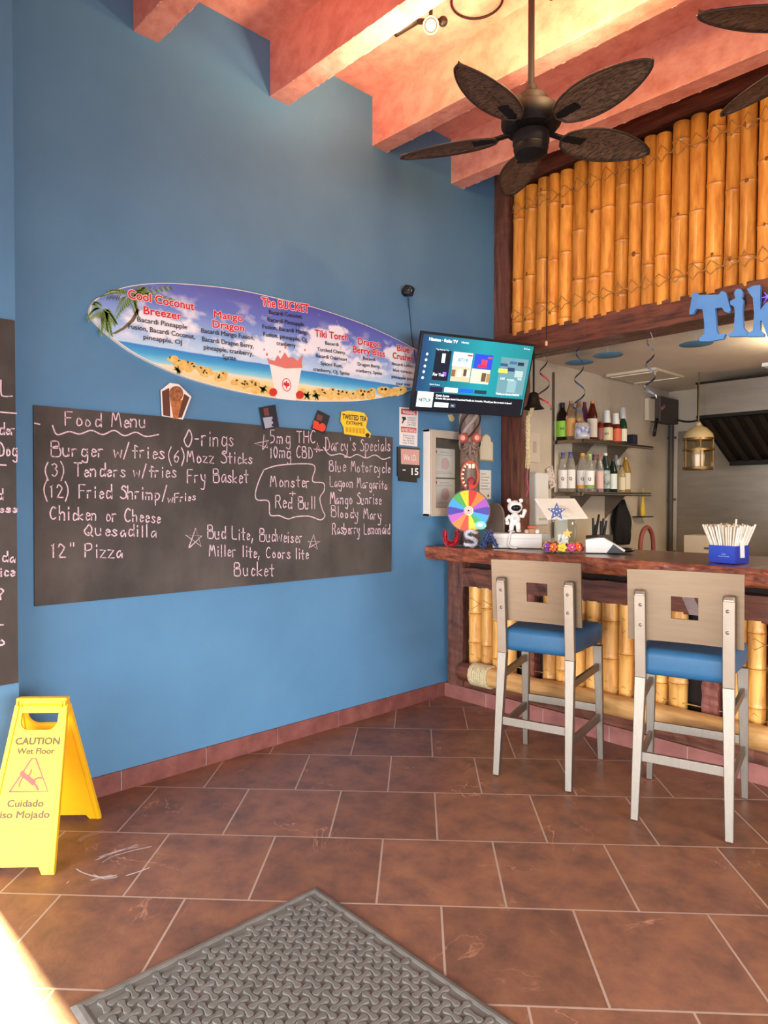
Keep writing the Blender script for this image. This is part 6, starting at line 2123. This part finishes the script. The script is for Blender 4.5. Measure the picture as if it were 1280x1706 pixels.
# hanging glass lantern
lp = at_y(1165, 745, 3.3)
ln = root('hanging_lantern', 'hanging brass and glass ship lantern left of the extractor hood', 'lantern', (lp.x - 0.01, 3.35, 1.80))
lx, ly = at_y(1164, 745, 2.85).x, 2.85
k0 = at_y(1164, 783, ly).z; k1 = at_y(1164, 708, ly).z
hL = k1 - k0; R_ = (at_y(1192, 745, ly) - at_y(1139, 745, ly)).length * 0.46
mbr = mat('aged_brass', '#8a6c42', rough=0.4, metal=0.8, var=0.3)
MB().use(mat('cream_dome', '#b9a274', rough=0.45, var=0.2)).lathe([(R_ * 0.95, hL * 0.68), (R_, hL * 0.70), (R_ * 0.92, hL * 0.80), (R_ * 0.55, hL * 0.93), (R_ * 0.2, hL * 0.98), (R_ * 0.15, hL * 1.05), (0, hL * 1.05)], (lx, ly, k0), n=24).build('dome', None, ln)
MB().use(pane_glass('lantern_glass', (0.86, 0.80, 0.66, 1))).lathe([(R_ * 0.9, hL * 0.06), (R_ * 0.98, hL * 0.35), (R_ * 0.95, hL * 0.68)], (lx, ly, k0), n=24, cap=False).build('glass', None, ln)
mb = MB().use(mbr)
for z in (0.02, 0.42, 0.66):
    mb.lathe([(R_ * 0.96, 0), (R_ * 1.03, 0.0), (R_ * 1.03, 0.02), (R_ * 0.96, 0.02)], (lx, ly, k0 + hL * z), n=24, cap=False)
mb.lathe([(0, 0), (R_ * 0.97, 0), (R_ * 0.9, 0.03), (0, 0.03)], (lx, ly, k0), n=24, cap=False)
for i in range(6):
    a = i * PI / 3
    mb.cyl((lx + R_ * math.cos(a), ly + R_ * math.sin(a), k0 + 0.02), (lx + R_ * math.cos(a), ly + R_ * math.sin(a), k0 + hL * 0.7), 0.006, n=6)
mb.build('cage', None, ln)
MB().use(flat('#d8c8b0', 0.6)).lathe([(0.0, 0), (0.05, 0), (0.06, hL * 0.25), (0.035, hL * 0.42), (0, hL * 0.45)], (lx, ly, k0 + 0.03), n=14).build('burner', None, ln)
MB().use(mbr).cyl((lx, ly, k0 + hL * 1.04), (lx, ly, 2.73), 0.006, n=6).build('hanger', None, ln)
# work table and cartons at the back wall
wt = root('work_table', 'steel work table along the kitchen back wall', 'table', (1.9, 3.5, 0))
MB().use(M_SS).box((1.95, 3.48, 0.87), (3.3, 0.66, 0.04), bev=0.004).build('table_top', None, wt)
for x in (0.36, 3.54):
    for y in (3.2, 3.77):
        MB().use(M_SS).cyl((x, y, 0.001), (x, y, 0.85), 0.02, n=10).build('leg', None, wt)
MB().use(M_SS).box((1.95, 3.48, 0.25), (3.2, 0.58, 0.02)).build('lower_shelf', None, wt)
for k_, (xa, xb, zt3, c, lab) in enumerate(((1120, 1178, 892, '#d6c8b2', 'cream carton on the back table, left of the straw box'), (1262, 1310, 916, '#c9bca8', 'cream carton on the back table, right of the straw box'))):
    A = at_y(xa, 905, 3.3); B_ = at_y(xb, 905, 3.3); tz_ = at_y((xa + xb) / 2, zt3, 3.3).z
    ca = root('carton', lab, 'box', ((A.x + B_.x) / 2, 3.45, 0.892), 0, 'cartons on the back table')
    hgt = max(0.12, tz_ - 0.892)
    MB().use(flat(c, 0.7)).box(((A.x + B_.x) / 2 + 0.12, 3.46, 0.8925 + hgt / 2), (B_.x - A.x, 0.3, hgt), bev=0.004).build('body', None, ca)
    MB().use(flat('#6a5a4c', 0.7)).box(((A.x + B_.x) / 2 + 0.20, 3.3075, 0.893 + hgt * 0.45), (0.1, 0.005, 0.02)).build('hand_slot', None, ca)
kl = root('added_kitchen_lamp', 'flat lamp added out of view below the kitchen ceiling', 'lamp', (2.3, 1.9, 2.47))  # unseen fixture added to carry the kitchen fill lights
MB().use(M_WHITE).box((2.3, 1.9, 2.492), (1.2, 0.6, 0.026)).build('housing', None, kl)
MB().use(flat('#ffe0b8', 0.4, 4)).box((2.3, 1.9, 2.475), (1.12, 0.52, 0.006)).build('diffuser', None, kl)
for x in (1.9, 2.7):
    MB().use(M_BLACK).cyl((x, 1.9, 2.50), (x, 1.9, 2.735), 0.006, n=6).build('hanger', None, kl)

# ================================================================== CEILING FANS
def make_fan(c, phase, label):
    f = root('ceiling_fan', label, 'ceiling fan', c, 0, 'ceiling fans with woven blades')
    cx, cy, cz = c
    ztop = 4.24
    MB().use(M_FAN).lathe([(0.0, 0), (0.03, 0.0), (0.065, 0.04), (0.075, 0.085), (0, 0.085)], (cx, cy, ztop - 0.086), n=20).build('canopy', None, f)
    MB().use(M_FAN).cyl((cx, cy, cz + 0.14), (cx, cy, ztop - 0.05), 0.0165, n=12).build('downrod', None, f)
    MB().use(M_FAN).lathe([(0.0, 0.17), (0.028, 0.17), (0.032, 0.12), (0.075, 0.115), (0.085, 0.10), (0.085, 0.055), (0.135, 0.045), (0.150, 0.02), (0.150, -0.025), (0.125, -0.055), (0.06, -0.06), (0, -0.06)], (cx, cy, cz), n=28).build('motor_housing', None, f)
    MB().use(M_FAN).lathe([(0.0, -0.06), (0.075, -0.06), (0.092, -0.075), (0.092, -0.12), (0.085, -0.135), (0.088, -0.145), (0.080, -0.175), (0.055, -0.19), (0.02, -0.195), (0, -0.20)], (cx, cy, cz), n=24).build('switch_cup', None, f)
    for i in range(5):
        a = phase + 2 * PI * i / 5
        R = Matrix.Translation((cx, cy, cz - 0.055)) @ Matrix.Rotation(a, 4, 'Z')
        mb = MB(R).use(M_FAN)
        mb.bar((0.10, 0, 0.0), (0.20, 0, -0.012), 0.03, 0.012).bar((0.19, 0.0, -0.012), (0.30, 0, -0.012), 0.05, 0.008)
        arm = mb.build('blade_arm', None, f)
        R2 = R @ Matrix.Translation((0, 0, -0.004)) @ Matrix.Rotation(math.radians(-13), 4, 'X')
        L0, L1, n = 0.17, 0.70, 26
        vs = []
        for s in (0, 1):
            for i2 in range(n + 1):
                t = i2 / n
                x = L0 + (L1 - L0) * t
                hw_ = 0.108 * (math.sin(PI * min(1, max(0.0, t)) ** 0.80) ** 0.62) + 0.002
                for j in range(9):
                    v = (j / 8 - 0.5) * 2
                    z = -0.014 * v * v + 0.003 * math.sin(t * 90) * (1 - abs(v)) + (0.004 if s else -0.004)
                    vs.append((x, v * hw_, z))
        fs = []
        W_ = 9; K_ = (n + 1) * W_
        for i2 in range(n):
            for j in range(8):
                q = i2 * W_ + j
                fs.append((q, q + W_, q + W_ + 1, q + 1))
                fs.append((K_ + q, K_ + q + 1, K_ + q + W_ + 1, K_ + q + W_))
            for j in (0, 8):
                q = i2 * W_ + j
                fs.append((q, K_ + q, K_ + q + W_, q + W_) if j == 0 else (q, q + W_, K_ + q + W_, K_ + q))
        mb = MB(R2).use(M_WICK)
        mb.raw(vs, fs, True)
        bl_ = mb.build('blade', None, f)
        mb = MB(R2).use(mat('blade_rim', '#3a2a20', rough=0.6, var=0.2))
        rim = [(v[0], v[1], v[2] + 0.004) for v in [vs[i2 * W_] for i2 in range(n + 1)]] + [(v[0], v[1], v[2] + 0.004) for v in [vs[i2 * W_ + 8] for i2 in range(n, -1, -1)]]
        mb.tube(rim, 0.006, 6, closed=True)
        mb.tube([(L0 + 0.02, 0, 0.0), (L1 - 0.03, 0, 0.0)], 0.007, 6, r1=0.003)
        mb.build('blade_rib', None, bl_)
    return f


fc = at_d(885, 200, 3.45)
fan = make_fan((fc.x, fc.y, fc.z), YAW - math.radians(56), 'dark ceiling fan with five leaf shaped woven blades, fully in view')
pc_ = V((fc.x, fc.y, fc.z))
cpos = at_d(912, 250, 3.40)
mb = MB().use(M_FAN)
zlo = at_d(907, 566, 3.4).z
mb.tube([(cpos.x, cpos.y, fc.z - 0.13), (cpos.x, cpos.y, zlo)], 0.0018, 5)
mb.build('pull_chain', None, fan)
MB().use(flat('#c9a070', 0.5)).lathe([(0, 0), (0.006, 0.004), (0.007, 0.02), (0, 0.03)], (cpos.x, cpos.y, zlo - 0.028), n=10).build('pull_knob', None, fan)
MB().use(M_FAN).tube([(fc.x, fc.y, fc.z - 0.13), (cpos.x, cpos.y, fc.z - 0.13)], 0.004, 6).build('chain_arm', None, fan)
f2c = cam_xy(2.74, 1.93, 3.47)
make_fan(tuple(f2c), YAW - math.radians(176), 'second ceiling fan with one dark woven blade tip at the top right corner')

# ================================================================== CEILING LAMPS
def make_lamp(c, label, aim, power):
    r = root('spot_lamp', label, 'spotlight', (c.x, c.y, c.z), 0, 'twin spotlights on the ceiling')
    MB().use(M_DARKM).lathe([(0, 0), (0.06, 0), (0.07, 0.012), (0.07, 0.03), (0, 0.03)], (c.x, c.y, 4.21), n=20).build('canopy', None, r)
    MB().use(M_DARKM).cyl((c.x, c.y, c.z + 0.02), (c.x, c.y, 4.22), 0.010, n=8).build('stem', None, r)
    MB().use(M_DARKM).bar(V(c) - RT * 0.16 + V((0, 0, .02)), V(c) + RT * 0.08 + V((0, 0, .02)), 0.02, 0.02).build('crossbar', None, r)
    h1 = V(c) - RT * 0.14
    MB().use(M_DARKM).cyl(h1 - RT * 0.055 - UP * 0.035, h1 + RT * 0.055 + UP * 0.03, 0.028, n=14).build('lamp_head', None, r)
    MB().use(M_DARKM).ball(V(c) + RT * 0.065 + UP * 0.02, 0.026, 12, 8).build('knob', None, r)
    b0 = V(c) + V(aim) * 0.05
    hd_ = MB().use(M_DARKM).lathe([(0.020, -0.06), (0.030, -0.05), (0.044, 0.0), (0.042, 0.0), (0.028, -0.045), (0, -0.05)], b0 + V(aim) * 0.03, aim, 18, cap=False).build('lamp_head', None, r)
    bulb = MB().use(flat('#ffdca0', 0.3, 60)).ball(b0 + V(aim) * 0.012, 0.026, 14, 10).build('bulb', None, hd_)
    l = light('bulb_light', 'POINT', b0 + V(aim) * 0.10 - UP * 0.08, power, (1.0, 0.66, 0.28), shadow_soft_size=0.03)
    # added spot below the fixture, no such head: brightens beams and ceiling
    light('added_ceiling_fill', 'SPOT', V(c) - RT * 0.14 - UP * 0.50, power * 2.5, (1.0, 0.72, 0.46), target=V(c) - RT * 0.6 + UP * 0.9, spot_size=math.radians(150), spot_blend=0.8, shadow_soft_size=0.05)
    return r


c1_ = at_d(718, 42, 3.62)
aim = (CAM - c1_).normalized()
make_lamp(c1_, 'lit twin spotlight under the coral ceiling, upper middle of the photo', aim, 15)
c2_ = at_d(985, -70, 3.2)
make_lamp(V((c2_.x, c2_.y, 3.92)), 'second lit spotlight above the large fan, just out of the photo', (CAM - c2_).normalized(), 26)
rc = at_z(795, 0, 4.235)
tag(MB().use(M_DARKM).tube([(rc.x + 0.14 * math.cos(t * PI / 16), rc.y + 0.14 * math.sin(t * PI / 16), 4.232) for t in range(32)], 0.007, 6, closed=True).build('cable_ring'), 'dark ring of cable on the coral ceiling beside the spotlight', 'cable')

# ================================================================== FLOOR: MAT, WET FLOOR SIGN, CHALK
mt_ = root('rubber_mat', 'grey rubber entrance mat with dog-bone tread in the foreground', 'doormat', (2.14, -2.74, 0.0))
x0, x1, y0, y1 = 1.388, 2.90, -3.20, -2.29
mb = MB().use(M_RUB)
mb.box(((x0 + x1) / 2, (y0 + y1) / 2, 0.0035), (x1 - x0 - 0.02, y1 - y0 - 0.02, 0.006))
mb.build('base', None, mt_)
# bevelled rim
mb = MB().use(M_RUB)
sec = [(0.0, 0.001), (0.014, 0.010), (0.026, 0.012), (0.034, 0.009), (0.036, 0.004)]
cor = [(x0, y0, 1, 1), (x1, y0, -1, 1), (x1, y1, -1, -1), (x0, y1, 1, -1)]
vs = [(a + sx * d_, b + sy * d_, z) for (a, b, sx, sy) in cor for d_, z in sec]
k_ = len(sec)
mb.raw(vs, [(i * k_ + j, ((i + 1) % 4) * k_ + j, ((i + 1) % 4) * k_ + j + 1, i * k_ + j + 1) for i in range(4) for j in range(k_ - 1)], False)
mb.build('rim', None, mt_)
bone = []
for t in range(9):
    a = -PI * 0.72 + t / 8 * PI * 1.44
    bone.append((0.023 + 0.0125 * math.cos(a), 0.0125 * math.sin(a)))
bone = bone + [(-a, -b) for a, b in bone]
waist = []
for i, p in enumerate(bone):
    waist.append(p)
    if i == 8:
        waist.append((0.0, 0.0068))
    if i == 17:
        waist.append((0.0, -0.0068))
tread = MB().use(M_RUB)
pit = 0.0425
ni = int((x1 - x0 - 0.10) / pit); nj = int((y1 - y0 - 0.10) / pit)
ox = x0 + (x1 - x0 - (ni - 1) * pit) / 2; oy = y0 + (y1 - y0 - (nj - 1) * pit) / 2
n_ = len(waist)
for i in range(ni):
    for j in range(nj):
        cx, cy = ox + i * pit, oy + j * pit
        ang = PI / 2 if (i + j) % 2 else 0
        ca, sa_ = math.cos(ang), math.sin(ang)
        vs = []
        for z, s_ in ((0.0055, 1.0), (0.0105, 0.93), (0.012, 0.74)):
            for a, b in waist:
                a2, b2 = a * (1 - (1 - s_) * 0.4), b * s_
                vs.append((cx + a2 * ca - b2 * sa_, cy + a2 * sa_ + b2 * ca, z))
        fs = [(r_ * n_ + q, r_ * n_ + (q + 1) % n_, (r_ + 1) * n_ + (q + 1) % n_, (r_ + 1) * n_ + q) for r_ in range(2) for q in range(n_)]
        fs.append(list(range(2 * n_, 3 * n_)))
        tread.raw(vs, fs, False)
tread.build('tread', None, mt_)

# wet floor sign: two hinged panels, face turned to the camera
cs = cam_xy(2.925, -1.478)
ang_s = math.atan2(RT.y, RT.x) + math.radians(1.5)
ws = root('wet_floor_sign', 'yellow folding wet floor caution sign by the left wall', 'caution sign', (cs.x, cs.y, 0), ang_s)
WM_ = ws.matrix_basis.copy()
HT = 0.645
for side in (-1, 1):
    top = V((0, side * 0.014, HT - 0.03)); bot = V((0, side * 0.245, 0.0))
    axis = (bot - top)
    L = axis.length
    up_l = (-axis).normalized()
    PM = WM_ @ facing(bot, (1, 0, 0) if side < 0 else (-1, 0, 0), up_l)
    hb_, ht_ = 0.152, 0.112
    def xh(v):
        return hb_ + (ht_ - hb_) * v / L
    # panel outline with feet and a hand slot
    out = [(-xh(0), 0.0), (-xh(0) + 0.05, 0.0), (-xh(0) + 0.066, 0.028), (xh(0) - 0.066, 0.028), (xh(0) - 0.05, 0.0), (xh(0), 0.0), (ht_, L), (-ht_, L)]
    hl, hr, hbz, htz = -0.078, 0.078, L - 0.105, L - 0.035
    # split the plate round the slot into convex pieces
    b = MB(PM).use(M_YEL)
    T_ = 0.012
    b.prism([(-xh(0.028) + 0.0, 0.028), (xh(0.028), 0.028), (xh(hbz), hbz), (-xh(hbz), hbz)], -T_, 0)
    b.prism([(-xh(0), 0), (-xh(0) + 0.05, 0), (-xh(0) + 0.066, 0.028), (-xh(0.028), 0.028)], -T_, 0)
    b.prism([(xh(0), 0), (xh(0) - 0.05, 0), (xh(0) - 0.066, 0.028), (xh(0.028), 0.028)], -T_, 0)
    b.prism([(-xh(hbz), hbz), (hl, hbz), (hl, htz), (-xh(htz), htz)], -T_, 0)
    b.prism([(hr, hbz), (xh(hbz), hbz), (xh(htz), htz), (hr, htz)], -T_, 0)
    b.prism([(-xh(htz), htz), (xh(htz), htz), (ht_, L), (-ht_, L)], -T_, 0)
    # rounded slot corners and raised side rails
    for sx in (-1, 1):
        cxx = sx * 0.078
        q = [(cxx, hbz), (cxx - sx * 0.034, hbz), (cxx - sx * 0.022, hbz + 0.004), (cxx - sx * 0.010, hbz + 0.013), (cxx - sx * 0.003, hbz + 0.024), (cxx, hbz + 0.036)]
        b.prism(q, -T_, 0)
        b.bar((sx * (xh(0.0) - 0.010), 0.006, -T_ / 2), (sx * (ht_ - 0.010), L - 0.004, -T_ / 2), 0.020, 0.022, (0, 0, 1), 0.003)
    p_ = b.build('panel', None, ws)
    if side < 0:
        mb = MB(PM).use(mat('sign_print_dark', '#5a4412', rough=0.5, var=0.1))
        z_ = 0.0006
        y_of = lambda py: (1465 - py) / (1465 - 1170) * L
        mb.text('CAUTION', 0.006, y_of(1243) - 0.0, 0.027, z_, bold=0.035, align='C', width=0.185)
        mb.text('Wet Floor', 0.006, y_of(1260), 0.023, z_, bold=0.03, align='C', width=0.155)
        mb.text('Cuidado', -0.005, y_of(1352), 0.026, z_, bold=0.03, align='C', width=0.148)
        mb.text('Piso Mojado', -0.012, y_of(1371), 0.026, z_, bold=0.03, align='C', width=0.225)
        mb.build('sign_lettering', None, p_)
        mb = MB(PM).use(flat('#e04a3a', 0.5))
        tyb, tyt = y_of(1326), y_of(1268)
        cxx = 0.002
        tri = [(cxx - 0.078, tyb), (cxx + 0.078, tyb), (cxx + 0.008, tyt), (cxx - 0.008, tyt)]
        mb.ribbon(tri + [tri[0]], 0.007, z_)
        man = [[(cxx - 0.030, tyb + 0.062), (cxx - 0.012, tyb + 0.052), (cxx + 0.012, tyb + 0.034)], ]
        mb.ribbon(man[0], 0.020, z_ + 0.0002)
        mb.ribbon([(cxx + 0.010, tyb + 0.036), (cxx + 0.028, tyb + 0.020), (cxx + 0.036, tyb + 0.008)], 0.009, z_ + 0.0003)
        mb.ribbon([(cxx + 0.006, tyb + 0.040), (cxx + 0.030, tyb + 0.052), (cxx + 0.048, tyb + 0.052)], 0.008, z_ + 0.0003)
        mb.ribbon([(cxx - 0.016, tyb + 0.056), (cxx - 0.004, tyb + 0.070), (cxx - 0.004, tyb + 0.084)], 0.007, z_ + 0.0003)
        mb.ribbon([(cxx - 0.030, tyb + 0.060), (cxx - 0.040, tyb + 0.042), (cxx - 0.044, tyb + 0.020)], 0.006, z_ + 0.0003)
        mb.face2([(cxx - 0.038 + 0.010 * math.cos(t * PI / 6), tyb + 0.072 + 0.010 * math.sin(t * PI / 6)) for t in range(12)], z_ + 0.0003)
        mb.build('slip_symbol', None, p_)
        mb = MB(PM).use(mat('sign_inset_line', '#dba416', rough=0.5, var=0.05))
        mb.ribbon([(-xh(.1) + 0.024, y_of(1390)), (xh(.1) - 0.030, y_of(1390)), (xh(.1) - 0.026, y_of(1386)), (xh(hbz) - 0.018, hbz - 0.02)], 0.003, z_)
        mb.build('inset_outline', None, p_)
mb = MB(WM_).use(M_YEL)
mb.cyl((-0.092, 0, HT - 0.022), (0.092, 0, HT - 0.022), 0.021, n=16)
mb.box((0, 0, HT - 0.01), (0.218, 0.036, 0.016), bev=0.006)
for x in (-0.10, -0.085, 0.085, 0.10):
    mb.cyl((x - 0.004, 0, HT - 0.026), (x + 0.004, 0, HT - 0.026), 0.024, n=14)
mb.build('hinge', None, ws)

# dusty chalk scuffs on the tiles
mb = MB().use(mat('chalk_scuff', '#cfc3bd', rough=0.95, var=0.2))
FM_ = Matrix.Identity(4)


def zf(x, y):
    p = at_z(x / 3.013, 1140 + y / 3.013, 0.0)
    return (p.x, p.y)


for ln_ in ([(520, 895), (560, 870), (620, 850), (690, 832), (760, 818)], [(480, 880), (540, 855), (610, 830), (690, 815)], [(500, 870), (570, 848), (650, 822), (690, 808)],
            [(385, 930), (410, 945), (470, 965), (530, 970), (590, 962)], [(640, 962), (690, 945), (745, 925)], [(400, 785), (440, 760), (490, 745), (530, 737)], [(470, 960), (520, 975), (575, 966)], [(335, 1000), (345, 990)], [(455, 985), (505, 972), (560, 958)]):
    for q in range(3):
        off = (random.uniform(-8, 8), random.uniform(-5, 5))
        mb.ribbon(smooth_line([zf(a + off[0] + random.uniform(-3, 3), b_ + off[1]) for a, b_ in ln_], 4) if len(ln_) > 2 else [zf(*p) for p in ln_], random.uniform(0.0012, 0.0035), 0.0008 + q * 0.0002)
o = tag(mb.build('chalk_scuffs'), 'white chalk scuff marks on the floor tile by the caution sign', 'chalk marks')
o['kind'] = 'stuff'

bpy.data.objects.remove(_to, do_unlink=True)
bpy.context.view_layer.update()
